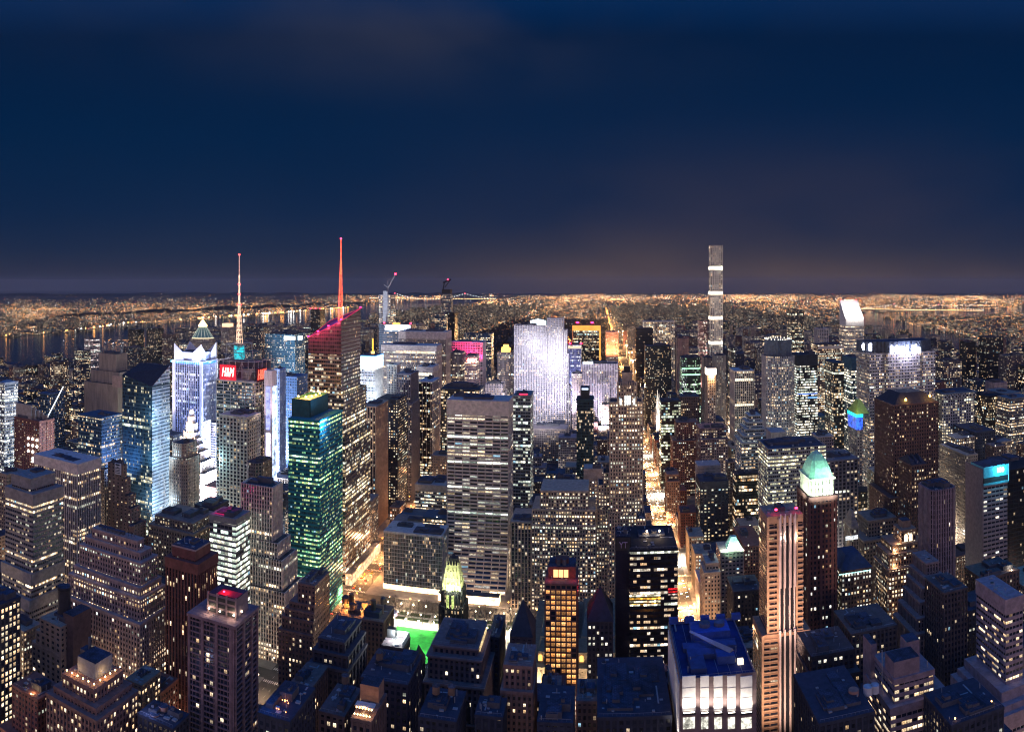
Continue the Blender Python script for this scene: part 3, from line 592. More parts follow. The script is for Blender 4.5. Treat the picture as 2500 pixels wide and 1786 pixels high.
B('rock_slab', 'office_tower', 'great stepped stone slab blazing with white floodlight', 'skyscraper', '3', 197, 480, 620, 683, 1275, 'white', c=(.52, .50, .57), bay=3.0, fh=3.7, ww=.56, wh=.7, lit=.3, D=32, left=True, rpw=.42, glass=(.006, .008, .02), rd=.6, near=1, boxes=4, cap=0)
B('blue_glow_back', 'office_tower', 'blue-white lit tower with a red-beaconed roof behind the blazing slab', 'office tower', '3', 645, 773, 776, 850, 1480, 'ribs', c=(.40, .40, .60), ww=.6, wh=.6, bay=2.4, lit=.5, D=30, la=WHITE, lb=COOL)
B('orange_frame', 'office_tower', 'black glass slab edged by a glowing orange frame', 'skyscraper', '3', 697, 940, 944, 686, 1900, 'black', lit=.45, D=34, row=.5, near=1, cap=0)
B('pink_stone', 'stone_tower', 'warm pink floodlit stone tower beside the far stretch of the bright avenue', 'tower', '3', 986, 1092, 1100, 742, 1850, 'stone', c=(.62, .36, .26), ww=.45, wh=.45, lit=.4, D=40, near=1)
B('white_setback', 'office_tower', 'white floodlit stepped office tower behind the tall beige tower', 'skyscraper', '3', 780, 1088, 1090, 1015, 1370, 'white', c=(.50, .45, .52), bay=3.2, ww=.5, wh=.66, lit=.35, left=True, D=36, near=1, cap=0, lo=[])
B('white_small', 'office_tower', 'slim beige-white tower right of the blazing slab', 'tower', '3', 692, 778, 782, 1100, 1250, 'stone', c=(.42, .34, .36), lit=.45, D=30)
B('teal_dark', 'glass_tower', 'dark teal glass tower with a small lit roof cabin before the white stepped tower', 'skyscraper', '3', 733, 878, 890, 1325, 950, 'glass', c=(.03, .06, .07), lit=.16, D=34, boxes=0)
B('white_tile', 'office_building', 'office block with rows of pale green lit panels and a red roof light', 'office building', '3', 186, 335, 358, 1290, 900, 'grey', c=(.25, .25, .24), bay=3.2, fh=4.2, ww=.88, wh=.6, lit=.55, row=.6, la=WHITE, lb=(.8, 1, .85), D=42, boxes=3)
B('low_before_rock', 'stone_building', 'mid-rise stone block across the foot of the blazing slab', 'building', '7', 355, 655, 660, 165, 1120, 'stone', c=(.30, .25, .245), lit=.35, D=36, boxes=3, lo=[])
B('five_hundred', 'stone_tower', 'tall slender beige tower with columns of windows and a carved crown, on the avenue', 'skyscraper', '3', 1092, 1250, 1252, 1200, 690, 'stone', c=(.42, .325, .24), bay=2.7, fh=3.55, ww=.46, wh=.55, lit=.75, power=1.8, row=.5, left=True, D=24, rpw=.44, keep=.7, rd=.6, boxes=1, cap=0, win=100, wmat='white',
  lo=[(1345, 8, 6, 0, 3), (2300, 9, 8, 0, 4)])
B('five_hundred_wing', 'stone_tower', 'stepped beige wing along the left side of the tall slender tower', 'building', '7', 970, 1085, 1090, 545, 700, 'stone', c=(.40, .315, .24), bay=2.7, fh=3.55, ww=.46, wh=.52, lit=.5, left=True, D=22, cap=0, lo=[(650, 5, 4, 2, 0), (850, 6, 4, 4, 0), (1030, 7, 4, 6, 0)])
B('five_hundred_steps', 'stone_tower', 'beige setbacks stepping down to the bright avenue', 'building', '7', 1262, 1335, 1336, 945, 672, 'stone', c=(.40, .315, .24), bay=2.7, fh=3.55, lit=.45, D=28, left=True, cap=0, lo=[(1045, 3, 7, 2, 0), (1180, 3, 11, 4, 0)])
B('salmon_block', 'stone_tower', 'broad beige office block with bright rows of windows and stepped shoulders', 'office building', '7', 425, 838, 840, 703, 690, 'stone', c=(.42, .325, .235), bay=2.6, fh=3.6, ww=.55, wh=.55, lit=.85, power=1.9, row=.6, left=True, D=40, rpw=.36, keep=.75, cap=2, win=100, wmat='white', boxes=0,
  lo=[(865, 8, 7, 1, 0), (1000, 8.5, 7.5, 2, 0)])
B('salmon_attic', 'stone_building', 'plain beige block rising behind the roof of the broad beige office block', 'building', '7', 548, 724, 726, 605, 735, 'tan', left=True, D=22, lit=.03, c=(.34, .27, .22), cap=0)
B('blank_top_slab', 'stone_tower', 'narrow beige slab with a blind top and regular square windows', 'building', '7', 800, 962, 964, 512, 760, 'stone', c=(.42, .34, .28), ww=.4, wh=.42, lit=.7, left=True, D=20, bay=3, row=.1, rp=0, cap=12)
B('columned_block', 'stone_building', 'low stone building with tall window columns right beside the concave slab', 'building', '7', 172, 372, 374, 972, 690, 'stone', c=(.34, .27, .21), bay=3.4, ww=.6, wh=.86, lit=.12, left=True, D=40, rpw=.4, rd=.8)
B('columned_back', 'stone_building', 'squat tan block behind the columned building', 'building', '7', 325, 380, 382, 820, 740, 'tan', left=True, D=25, lit=.05)
# right of the avenue, midtown east
B('black_round', 'glass_tower', 'tall black glass tower scattered with warm windows, right of the avenue', 'skyscraper', '3', 1325, 1326, 1550, 862, 1500, 'black', c=(.01, .015, .02), lit=.2, row=.1, D=40, power=1.4)
B('dark_saw', 'glass_tower', 'matt black tower left of the gold-lit white-ribbed slab', 'skyscraper', '3', 1245, 1246, 1392, 712, 1790, 'black', lit=.04, D=40)
B('gold_ribs', 'office_tower', 'wide slab of white vertical ribs lit gold from inside', 'skyscraper', '3', 1303, 1304, 1580, 650, 1980, 'white', c=(.60, .50, .38), bay=4.2, ww=.55, wh=.8, lit=.7, rpw=.4, D=40, near=1, la=(1, .55, .2))
B('pink_cornice', 'stone_tower', 'small pink-lit stone tower right of the gold ribbed slab', 'tower', '3', 1580, 1600, 1700, 795, 1700, 'tan', c=(.45, .27, .2), lit=.06, ww=.3, wh=.8, D=30)
B('pink_works', 'concrete_tower', 'pink-lit unfinished tower with a black top, left of the tallest square tower', 'skyscraper', '3', 1787, 1790, 1860, 650, 1900, 'grey', c=(.42, .22, .20), lit=.6, D=30, la=(1, .45, .4), power=1.8)
B('pencil', 'concrete_tower', 'tallest square white tower with five bright open storeys', 'skyscraper', 's', 1734, 1735, 1764, 598, 1850, 'white', c=(.40, .37, .34), bay=4.6, fh=4.7, ww=.70, wh=.70, lit=.42, la=WARM, rp=0, rs=0, D=30, power=1.8, cap=0, boxes=0, row=.2)
B('green_round', 'glass_tower', 'rounded glass tower banded with green-lit storeys', 'skyscraper', '3', 1622, 1640, 1808, 965, 1200, 'black', c=(.03, .05, .045), lit=.55, row=.8, la=(.55, 1, .6), lb=(.85, 1, .75), chamfer=9, D=44)
B('green_wing', 'glass_tower', 'pinkish slab directly right of the green-banded tower', 'office tower', '3', 1822, 1830, 1925, 965, 1350, 'tan', c=(.20, .15, .14), lit=.05, D=30)
B('lit_box_top', 'stone_tower', 'slim beige tower with a glaring white and orange box on its roof', 'tower', '3', 1850, 1862, 1930, 1110, 1000, 'stone', lit=.4, D=26, boxes=0)
B('grey_grid_mid', 'stone_tower', 'grey stone slab with tiny windows right of the box-topped tower', 'office tower', '3', 1925, 1928, 2022, 945, 1250, 'stone', c=(.30, .27, .25), ww=.4, wh=.4, lit=.3, D=34)
B('striped_side', 'glass_tower', 'dark tower with diagonal-looking lit bands behind the grey stone slab', 'office tower', '3', 2022, 2075, 2100, 885, 1320, 'bands', c=(.10, .10, .10), lit=.5, D=46)
B('white_ribs_mid', 'office_tower', 'dark tower with pale vertical ribs and two bright storeys, right of the box-topped tower', 'office tower', '3', 2095, 2097, 2262, 1075, 1050, 'ribs', c=(.42, .39, .34), bay=2.9, ww=.7, wh=.7, lit=.35, row=.95, near=1, D=40)
B('green_office_low', 'office_building', 'dark block with rows of greenish office windows behind the cathedral spires', 'office building', '3', 1460, 1463, 1630, 1340, 1090, 'black', c=(.04, .04, .045), lit=.55, row=.5, la=(.85, 1, .6), D=34, fh=4.4, bay=3.2)
B('green_office_back', 'office_building', 'brown block with office windows just right of the greenish office block', 'office building', '3', 1630, 1633, 1790, 1300, 1110, 'brown', c=(.13, .09, .09), lit=.4, D=34, fh=4.2)
B('ziggurat', 'office_building', 'white terraced building stepping down like a stair, below the ribbed tower', 'office building', '8', 60, 95, 182, 45, 850, 'white', c=(.40, .42, .38), bay=2.5, ww=.9, wh=.5, rs=1, rp=0, rsh=.5, lit=.25, D=22, row=.5,
  lo=[(95, 3, 2, 3, 3), (150, 6, 4, 6, 5), (205, 9, 6, 9, 7), (260, 12, 8, 12, 9)])
B('octagon_crown', 'office_tower', 'octagonal grey tower with a dark glass crown and a lit ring', 'skyscraper', '4', 200, 245, 470, 880, 950, 'stone', c=(.34, .34, .37), bay=2.6, ww=.5, wh=.55, lit=.55, row=.4, chamfer=12, D=52, boxes=0, cap=0)
B('white_bands', 'office_tower', 'black tower of dense white-lit bands with a blue strip halfway, right of the octagon', 'skyscraper', '4', 474, 476, 636, 865, 1000, 'black', c=(.03, .035, .05), bay=2, fh=3.9, ww=.94, wh=.55, lit=.95, row=.15, power=1.5, D=42, cap=16, la=WHITE, lb=(1, .97, .85))
B('brown_bands', 'office_tower', 'brown steel tower with gold-lit floors under a white open top storey', 'skyscraper', '4', 636, 638, 848, 785, 1190, 'brown', c=(.16, .12, .10), bay=2.2, ww=.8, wh=.5, lit=.75, row=.35, D=40, cap=0, la=(1, .6, .28))
B('green_spire_tower', 'office_tower', 'dark tower with a small pyramid spire in front of the brown steel tower', 'office tower', '4', 700, 766, 846, 925, 900, 'black', c=(.05, .06, .07), lit=.5, row=.5, D=40, boxes=0)
B('blue_pair', 'glass_tower', 'blue glass tower with lit bands just left of the great curved slab', 'skyscraper', '4', 848, 905, 992, 885, 1000, 'blue', c=(.03, .08, .13), lit=.55, row=.6, D=40, cap=18, la=WHITE)
B('slant_top', 'office_tower', 'tower with a steep floodlit slanting roof on the skyline at the right', 'skyscraper', '4', 812, 860, 1003, 632, 1600, 'bands', c=(.50, .46, .43), lit=.55, D=45, boxes=0, near=1, cap=0)
B('curved_slab', 'office_tower', 'great eight-sided slab with a glowing white roof sign', 'skyscraper', '4', 1000, 1048, 1568, 855, 830, 'bands', c=(.33, .30, .31), bay=2.2, fh=3.95, ww=.72, wh=.5, lit=.40, row=.35, rsh=.45, rp=2, rpw=.2, rd=.4, D=44, boxes=0, cap=0, near=1)
B('blue_gable', 'stone_tower', 'stone tower with a blue floodlit colonnade and green gilded gable', 'tower', '8', 868, 950, 990, 152, 800, 'stone', c=(.36, .31, .28), lit=.4, D=30, boxes=0)
B('lincoln', 'brick_tower', 'massive dark brown tower with an orange-lit hipped roof in front of the curved slab', 'skyscraper', '4', 1188, 1245, 1592, 1262, 650, 'brown', c=(.125, .075, .065), bay=2.7, fh=3.7, ww=.45, wh=.5, lit=.42, row=.2, D=52, rp=1, rpw=.42, boxes=0, win=100, wmat='warm', lo=[(2000, 6, 6, 4, 0)])
B('lincoln_wing', 'brick_tower', 'lower dark brown wing with pointed gables, projecting from the massive brown tower', 'tower', '8', 1335, 1382, 1500, 440, 600, 'brown', c=(.11, .07, .06), lit=.22, D=30, bay=2.6)
B('arch_grid', 'office_tower', 'pale tower of big square windows with round ornaments under its blue roof line', 'office tower', '4', 1600, 1632, 1888, 1170, 830, 'stone', c=(.34, .34, .33), bay=3.4, fh=3.9, ww=.62, wh=.6, lit=.7, row=.2, D=36, chamfer=4, la=(1, .75, .4), cap=0, boxes=1)
B('hyatt', 'stone_building', 'long beige building with small warm windows right of the massive brown tower', 'building', '8', 1605, 1815, 1905, 360, 700, 'stone', c=(.33, .26, .20), bay=2.7, ww=.42, wh=.5, lit=.25, boxes=4)
B('hyatt_back', 'stone_building', 'beige block with roof machinery behind the long beige building', 'building', '8', 1940, 1985, 2180, 270, 830, 'stone', c=(.28, .23, .20), lit=.3, D=40, boxes=5)
B('sign_hundred', 'office_tower', 'grey tower with a blank flank and a cyan numbered sign near its top', 'office tower', '8', 1852, 1950, 2140, 480, 545, 'bands', c=(.25, .215, .225), bay=4.2, fh=4.0, ww=.8, wh=.4, lit=.14, row=.3, cap=0, boxes=0, mull=4, win=34, wmat='white')
B('black_edge', 'glass_tower', 'black glass tower cut by the right edge of the photo', 'skyscraper', '8', 2130, 2150, 2420, 480, 575, 'black', c=(.006, .008, .014), lit=.05, row=0, D=50, power=1)
B('violet_deco', 'stone_tower', 'violet-grey art-deco tower with strong vertical piers at the right', 'tower', '8', 1503, 1545, 1735, 640, 485, 'mauve', c=(.29, .215, .225), bay=2.3, fh=3.7, ww=.5, wh=.75, rs=0, rp=1, rpw=.5, rd=1.0, lit=.06, D=26, chamfer=3, boxes=3, win=22, cap=5)
B('deco_steps', 'stone_building', 'dark building descending in a staircase of setbacks beside the violet-grey tower', 'building', 'c', 1470, 1500, 1590, -40, 455, 'mauve', c=(.24, .18, .175), bay=2.4, ww=.5, wh=.7, rs=0, rp=1, rpw=.45, rd=.7, lit=.05, D=22, boxes=0,
  lo=[(70, 2.5, 2, 2, 0), (160, 5, 4, 4, 0), (270, 8, 6, 7, 0), (400, 12, 8, 10, 0), (530, 16, 10, 13, 0)])
B('deco_dark', 'brick_building', 'square dark building with a grid of dim windows right of the staircase of setbacks', 'building', 'c', 1590, 1640, 1822, 195, 412, 'brown', c=(.11, .085, .085), bay=2.6, lit=.06, D=28, win=12, boxes=2)
B('arched_top', 'brick_tower', 'brown stepped tower with arched top windows and rows of bright windows', 'tower', '8', 1285, 1300, 1415, 955, 545, 'brown', c=(.27, .175, .13), bay=2.6, fh=3.6, ww=.5, wh=.55, lit=.7, power=1.8, row=.3, boxes=0, D=16, keep=.8, win=100, wmat='warm', cap=1,
  lo=[(1075, 9, 6, 2, 6), (1150, 13, 9, 5, 8), (1270, 15, 11, 8, 9)])
B('step_pyramid', 'stone_tower', 'small stone tower with a stepped pyramid cap and a bright colonnade', 'tower', '8', 852, 905, 960, 930, 600, 'stone', c=(.30, .26, .215), bay=2.4, ww=.5, wh=.8, lit=.35, D=20, boxes=0)
B('step_wing', 'stone_building', 'stone wing with a flat cornice right of the small stepped pyramid', 'building', '8', 960, 1040, 1262, 880, 630, 'brown', c=(.25, .195, .155), lit=.22, D=30, boxes=3, lo=[(1040, 8, 2, 8, 0)])
B('cyan_hip', 'brick_building', 'mid-rise building with a dark blue hipped roof and a cyan-lit top storey', 'building', 'c', 800, 828, 1062, 25, 520, 'brown', c=(.13, .10, .085), bay=2.6, ww=.55, wh=.5, lit=.6, row=.7, D=34, boxes=0, win=80, wmat='white', lb=(.9, 1, .9))
B('wide_slab', 'office_tower', 'wide flat-topped slab with yellow-white lit bands behind the green pyramid roof', 'office tower', '8', 165, 245, 704, 310, 695, 'grey', c=(.30, .29, .28), bay=2.1, fh=3.8, ww=.84, wh=.5, lit=.55, row=.5, rsh=.45, la=(1, .82, .45), lb=(.95, 1, .72), boxes=3, gear=4, cap=0)
B('box_on_top', 'office_building', 'beige windowless box under the octagonal tower, behind the wide slab', 'building', '8', 165, 270, 388, 180, 790, 'stone', c=(.34, .31, .29), ww=.1, wh=.1, lit=0, rp=0, D=26, boxes=0)
B('ribbed_low', 'office_building', 'block of tall dark window columns right of the wide slab', 'office building', '8', 704, 708, 955, 405, 690, 'grey', c=(.15, .14, .16), bay=4.2, fh=3.9, ww=.6, wh=.6, rp=1, rpw=.3, rs=0, rd=.8, lit=.35, row=.5, D=42, boxes=4)
B('fins_behind', 'office_building', 'dark block with white roof machinery behind the ribbed low block', 'office building', '8', 610, 640, 765, 215, 800, 'mauve', lit=.15, D=26, boxes=5)
B('green_pyramid', 'brick_tower', 'dark red tower crowned by a floodlit green pyramid roof', 'tower', '8', 480, 570, 785, 700, 500, 'brick', c=(.14, .065, .06), bay=2.9, fh=3.8, ww=.5, wh=.55, lit=.14, rp=3, rpw=.7, rd=.7, boxes=0, win=44, wmat='white', cap=3)
B('rib_orange', 'apartment_tower', 'slender peach-coloured tower with four pale vertical ribs and two red beacons', 'skyscraper', '8', 222, 236, 520, 850, 455, 'tan', c=(.38, .225, .15), bay=5.4, fh=3.6, ww=.86, wh=.74, lit=.05, row=0, D=24, boxes=1, rs=0, rp=0, cap=5, win=14, mull=3, glass=(.01, .014, .03),
  lo=[(1790, 4, 4.5, 2, 2)])
B('white_panels', 'office_tower', 'blue-roofed block whose five tall panels blaze with white floodlight', 'office tower', 'b', 1580, 1645, 2290, 965, 340, 'mauve', c=(.26, .18, .18), bay=12.5, fh=4.2, ww=.62, wh=.62, lit=0, D=58, boxes=0, cap=0, rp=0, rs=0, roof=plain('blue_roof', (.012, .028, .12), .85, var=.4, scale=.12))
B('dark_glass_fifth', 'glass_tower', 'dark glass slab with long lit floors and two lamps on its roof, beside the avenue', 'office tower', 'b', 1195, 1200, 1613, -160, 480, 'black', c=(.006, .009, .02), bay=2.3, fh=3.95, ww=.94, wh=.46, lit=.62, power=1.7, row=.75, D=46, boxes=2, gear=3, rs=1, rsh=.4, la=(1, .6, .3), lb=(1, .9, .75), mull=2)
B('dark_glass_back', 'office_tower', 'blank dark block with grey lettering just left of the dark glass slab roof', 'office tower', '7', 1075, 1077, 1208, 1100, 484, 'black', c=(.012, .014, .03), ww=.1, wh=.1, lit=0, D=20, boxes=1, rs=0)
B('red_gable', 'brick_building', 'dark building with a steep roof lit red on its left slope', 'building', 'b', 833, 1050, 1052, 462, 470, 'navy', c=(.045, .042, .06), bay=3, ww=.5, wh=.5, lit=.2, D=26, boxes=0, win=34, wmat='white', cap=1, left=True)
B('gold_windows', 'stone_building', 'narrow tower whose big square windows all glow golden', 'hotel', 'b', 466, 738, 740, 138, 470, 'brick', c=(.16, .075, .07), bay=3.7, fh=3.5, ww=.74, wh=.70, lit=.02, wintop=1, D=28, left=True, boxes=0, rp=1, rpw=.26, rs=1, rsh=.3, rd=.5, win=100, wmat='gold', row=0, cap=1.2)
B('witch_hat', 'brick_building', 'small dark building with a steep pointed roof on the park corner', 'building', 'b', 162, 352, 364, 600, 445, 'navy', c=(.08, .06, .07), lit=.1, D=22, boxes=0, left=True, win=8)
B('brown_front_step', 'brick_building', 'brown stepped building with a recessed middle, in front of the pointed roof', 'building', 'b', 110, 350, 366, 850, 372, 'brown', c=(.24, .145, .125), bay=2.7, fh=3.3, ww=.42, wh=.5, lit=.06, D=22, left=True, win=20, boxes=2, lo=[(1075, 1.5, 0.5, 2, 0)])
B('radiator', 'stone_tower', 'black brick tower with a floodlit green-gold gothic crown beside the park', 'tower', 'a', 1690, 1868, 1905, 215, 505, 'navy', c=(.020, .018, .026), bay=2.3, fh=3.7, ww=.42, wh=.6, lit=.22, D=19, boxes=0, rp=1, rpw=.4, rd=.5, chamfer=2.5, cap=0, lo=[(355, 1.5, 1.5, 1, 1)])
B('stone_arches', 'stone_building', 'heavy dark stone building with arches and a tiered cornice before the gothic crown', 'building', 'a', 1630, 2000, 2050, 690, 420, 'brown', c=(.17, .115, .115), bay=3.3, fh=3.9, ww=.44, wh=.55, lit=.08, D=34, boxes=5, left=True, win=40, cap=2.5,
  lo=[(790, 2.5, 3, 3, 0), (1030, 4, 5, 6, 0)])
B('dark_side_slab', 'brick_building', 'plain dark slab just right of the heavy stone building', 'building', 'a', 2105, 2195, 2210, 600, 455, 'navy', lit=.03, D=30, left=True)
B('tiered_brown', 'brick_tower', 'brown brick tower climbing in five steps with warm windows, left of the lawn', 'building', 'a', 452, 600, 726, 155, 440, 'brick', c=(.20, .115, .095), bay=2.7, fh=3.6, ww=.42, wh=.5, lit=.2, boxes=3, win=100, cap=1.5, rp=0,
  lo=[(330, 6, 0, 1, 0), (395, 9, 0, 2, 0), (470, 11, 0, 3, 0), (590, 13, 0, 4, 0)])
B('scalloped', 'brick_building', 'dark blue-black building with scalloped setbacks right of the tiered brown tower', 'building', 'a', 640, 850, 900, 640, 405, 'navy', c=(.075, .06, .075), lit=.04, D=30, win=14, boxes=3, rp=2, rd=.8, lo=[(760, 3, 3, 2, 0), (890, 5, 4, 4, 0)])
B('orange_tanks', 'brick_building', 'building with orange-lit roof pits and tall dark water tanks beside the lawn', 'building', 'a', 790, 1190, 1258, 470, 480, 'brown', c=(.15, .095, .08), lit=.06, D=26, win=20, tanks=3, boxes=3)
B('white_lit_roof', 'brick_building', 'narrow building with a roof pit glaring white, in front of the green lawn', 'building', 'a', 1180, 1368, 1424, 695, 440, 'navy', c=(.07, .05, .06), lit=.05, D=15, win=10, boxes=0)
B('big_dark_front', 'brick_building', 'bulky dark building with one row of warm windows near the bottom centre', 'building', 'a', 1000, 1400, 1440, 1010, 372, 'navy', c=(.07, .055, .075), lit=.05, D=32, win=12, tanks=1, boxes=4)
B('flatiron', 'stone_building', 'narrow wedge building with a curved stone front below the lawn', 'building', 'a', 1455, 1530, 1570, 1050, 460, 'stone', c=(.27, .22, .19), lit=.12, D=34, chamfer=3, boxes=1)
B('small_pinnacle', 'stone_building', 'tiny building with a peaked black roof at the lower edge of the lawn', 'building', 'a', 1440, 1500, 1520, 880, 440, 'navy', lit=.05, D=16, boxes=0)
B('front_tanks_left', 'brick_building', 'dark building with a water tank, bottom centre, left of the roof restaurant', 'building', 'a', 640, 850, 905, 1285, 335, 'brown', c=(.12, .085, .085), lit=.03, D=26, tanks=1, win=8)
B('restaurant_roof', 'brick_building', 'small building with a roof restaurant strung with bulbs at the bottom edge', 'building', 'a', 920, 1085, 1165, 1330, 320, 'brown', c=(.15, .10, .09), lit=.04, D=24, boxes=0)
B('blue_sign_roof', 'brick_building', 'low roof lit bright blue with red and gold lights in the bottom left centre', 'building', 'a', 110, 380, 505, 1330, 300, 'navy', lit=.04, D=30, boxes=3)
B('l_shape_brown', 'brick_building', 'brown gabled building with a blue-black side, below the tiered brown tower', 'building', 'a', 382, 560, 650, 1050, 372, 'brown', c=(.20, .12, .10), lit=.04, D=26, win=6, boxes=2)
B('front_gap_mid', 'brick_building', 'low dark building with a round tank in front of the heavy stone building', 'building', 'a', 1500, 1820, 1850, 1330, 340, 'navy', lit=.05, D=26, tanks=2, left=True)
B('front_gap_right', 'brick_building', 'low dark building with a pale patch of wall at the bottom centre', 'building', 'a', 1990, 2225, 2240, 1290, 350, 'navy', lit=.04, D=16, left=True)
B('low_row_a', 'brick_building', 'low brown building with two lit windows below the golden-windowed tower', 'building', 'b', 436, 585, 590, 1120, 375, 'brown', c=(.20, .13, .115), lit=.2, D=20, left=True, bay=2.8)
B('low_row_b', 'brick_building', 'low brown building with four lit windows under the red-sloped roof', 'building', 'b', 742, 915, 918, 1150, 372, 'brown', c=(.20, .13, .115), lit=.2, D=20, left=True, bay=2.8)
B('orange_porch', 'brick_building', 'low dark building with an orange-lit canopy at the foot of the dark glass slab', 'building', 'b', 1215, 1216, 1560, 1010, 425, 'navy', lit=.06, D=20, boxes=5)
B('blue_low_front', 'brick_building', 'wide low building with a blue-black roof left of the white floodlit panels', 'building', 'b', 920, 921, 1560, 1290, 350, 'navy', lit=.08, D=55, boxes=7, gear=3)
B('low_dark_mid', 'brick_building', 'low dark building at the bottom edge below the golden-windowed tower', 'building', 'b', 400, 700, 705, 1340, 330, 'navy', lit=.05, D=30, left=True, boxes=4)
B('warm_window_east', 'brick_tower', 'dark building with warm windows between the white panels and the peach tower', 'building', 'b', 2095, 2100, 2345, 205, 570, 'navy', c=(.05, .045, .055), lit=.3, la=(1, .55, .22), D=30, bay=3, boxes=2, win=24)
B('navy_windows', 'office_tower', 'navy slab with columns of small white windows, east of the avenue', 'office tower', '7', 1806, 1808, 2055, 625, 800, 'navy', c=(.028, .035, .055), bay=4.4, fh=3.5, ww=.5, wh=.5, lit=.34, row=.3, rp=0, D=34, boxes=2, cap=9, lb=(1, .9, .6))
B('amber_glass', 'office_tower', 'dark glass block with amber-lit strips right of the navy slab', 'office tower', '7', 2062, 2115, 2350, 560, 820, 'black', c=(.03, .03, .035), lit=.3, row=.85, la=(1, .5, .18), D=16, boxes=3)
B('white_roof_cube', 'office_building', 'block with a big pale blank roof cube behind the navy slab', 'office building', '7', 1745, 1790, 1985, 485, 880, 'grey', c=(.32, .30, .29), ww=.1, wh=.1, lit=0, D=26, boxes=0)
B('green_hat', 'stone_tower', 'pinkish tower with a small floodlit green pyramid, near the bright avenue', 'tower', '7', 1975, 1990, 2185, 1235, 640, 'tan', c=(.38, .29, .25), bay=3.6, ww=.6, wh=.4, lit=.12, D=26, boxes=0)
B('green_hat_low', 'stone_building', 'beige block with a terrace in front of the small green pyramid', 'building', '7', 1820, 1862, 1968, 1330, 620, 'tan', c=(.40, .33, .27), lit=.15, D=22, lo=[(1410, 2, 1, 3, 0)])
B('brick_pair_a', 'brick_tower', 'reddish brick tower with a pale cornice right of the cathedral spires', 'tower', '7', 1600, 1604, 1792, 110, 1060, 'brick', c=(.24, .125, .10), lit=.35, D=30, lo=[(270, 6, 1, 8, 0)])
B('brick_pair_b', 'brick_tower', 'dark crenellated brick tower right of the reddish one', 'tower', '7', 1806, 1808, 2035, 160, 955, 'mauve', c=(.17, .12, .13), lit=.3, D=34, lo=[(255, 0, 1, 6, 0)], rs=0, rp=2)
B('low_east_row', 'brick_building', 'brown terraced building with warm windows below the reddish brick tower', 'building', '7', 1515, 1520, 1625, 560, 940, 'brick', c=(.22, .13, .10), lit=.35, D=30, lo=[(620, 0, 0, 5, 0)])
B('front_mauve', 'office_building', 'mauve office block with two blank boxes on its roof, bottom right', 'office building', 'c', 1092, 1245, 1555, 880, 335, 'mauve', c=(.27, .20, .215), bay=3.0, fh=3.9, ww=.86, wh=.44, lit=.2, row=.4, rs=1, rsh=.5, win=60, boxes=0, cap=3, lo=[(1110, 3, 8, 2, 6)])
B('right_tower', 'office_tower', 'pale grey dark-banded tower stepping wider at its foot, at the right edge', 'office tower', 'c', 1898, 2128, 2262, 250, 355, 'mauve', c=(.33, .255, .275), bay=2.7, fh=3.8, ww=.84, wh=.42, lit=.16, row=.4, rs=1, rsh=.52, win=60, boxes=0, cap=9, wmat='warm', lo=[(985, 6, 6, 5, 4), (1110, 10, 9, 9, 6), (1200, 14, 12, 12, 8)])
B('green_court', 'office_building', 'pale building with green-white lit floors round a courtyard, left of the grey right-hand tower', 'office building', 'c', 1655, 1730, 1960, 985, 403, 'bands', c=(.36, .35, .30), bay=2.3, fh=3.6, ww=.86, wh=.5, lit=.65, la=WHITE, lb=(.9, 1, .8), D=22, boxes=1)
B('dark_round_roof', 'brick_building', 'dark building with a cluttered blue-black roof right of the dark red tower', 'building', 'c', 845, 905, 1262, 520, 430, 'brown', c=(.12, .095, .09), lit=.15, D=34, win=24, boxes=6, gear=4)
B('dark_mid_low', 'brick_building', 'dark building with clusters of white windows below the dark red tower', 'building', 'c', 575, 590, 925, 700, 400, 'navy', c=(.06, .05, .055), lit=.14, D=30, win=30, boxes=3, wmat='white', lo=[(890, 1, 2, 5, 0)])
B('tank_trio', 'brick_building', 'low dark roof with one peach and two pale round tanks, bottom right of centre', 'building', 'c', 640, 650, 1085, 1230, 320, 'navy', lit=.04, D=44, boxes=4, gear=3)
B('corner_roof', 'brick_building', 'low blue-black roof with small gold lights in the bottom right', 'building', 'c', 1640, 1700, 2110, 1245, 300, 'navy', lit=.06, D=30, boxes=5, gear=4)
B('right_far_a', 'glass_tower', 'dark slab with a red beacon pair on the skyline at far right', 'skyscraper', '4', 1955, 1980, 2110, 725, 1500, 'black', c=(.02, .025, .035), lit=.1, D=40)
B('right_far_b', 'office_tower', 'dark blue tower with a bright gold-lit storey near its roof, far right', 'office tower', '4', 1630, 1640, 1700, 755, 1500, 'navy', lit=.25, D=30)
B('right_far_c', 'apartment_tower', 'black apartment tower with few lights just right of the curved slab', 'apartment tower', '4', 1805, 1815, 1890, 762, 1400, 'black', lit=.1, D=30)
B('right_far_d', 'office_tower', 'tower with warm windows and two red roof beacons right of the curved slab', 'office tower', '4', 1628, 1640, 1780, 915, 1150, 'brown', c=(.10, .09, .10), lit=.4, D=34)
B('right_far_e', 'stone_tower', 'mauve blank-sided tower near the right edge under the skyline', 'tower', '4', 2000, 2040, 2140, 1085, 1000, 'mauve', c=(.30, .24, .25), ww=.2, wh=.2, lit=.1, rs=0, D=30)
B('right_far_f', 'apartment_tower', 'dim brown tower with two red lamps at the right edge under the skyline', 'apartment tower', '4', 2118, 2135, 2290, 870, 1300, 'brown', c=(.14, .11, .12), lit=.2, D=34)
B('right_far_g', 'glass_tower', 'blue-black slab in front of the mauve blank-sided tower', 'office tower', '4', 1865, 1900, 2000, 1075, 1050, 'blue', c=(.03, .05, .08), lit=.25, D=34)
B('right_far_h', 'office_tower', 'banded tower with rows of white windows near the right edge', 'office tower', '4', 2150, 2160, 2330, 1210, 880, 'bands', c=(.18, .17, .17), lit=.4, D=34, lo=[(1290, 2, 2, 3, 2)])
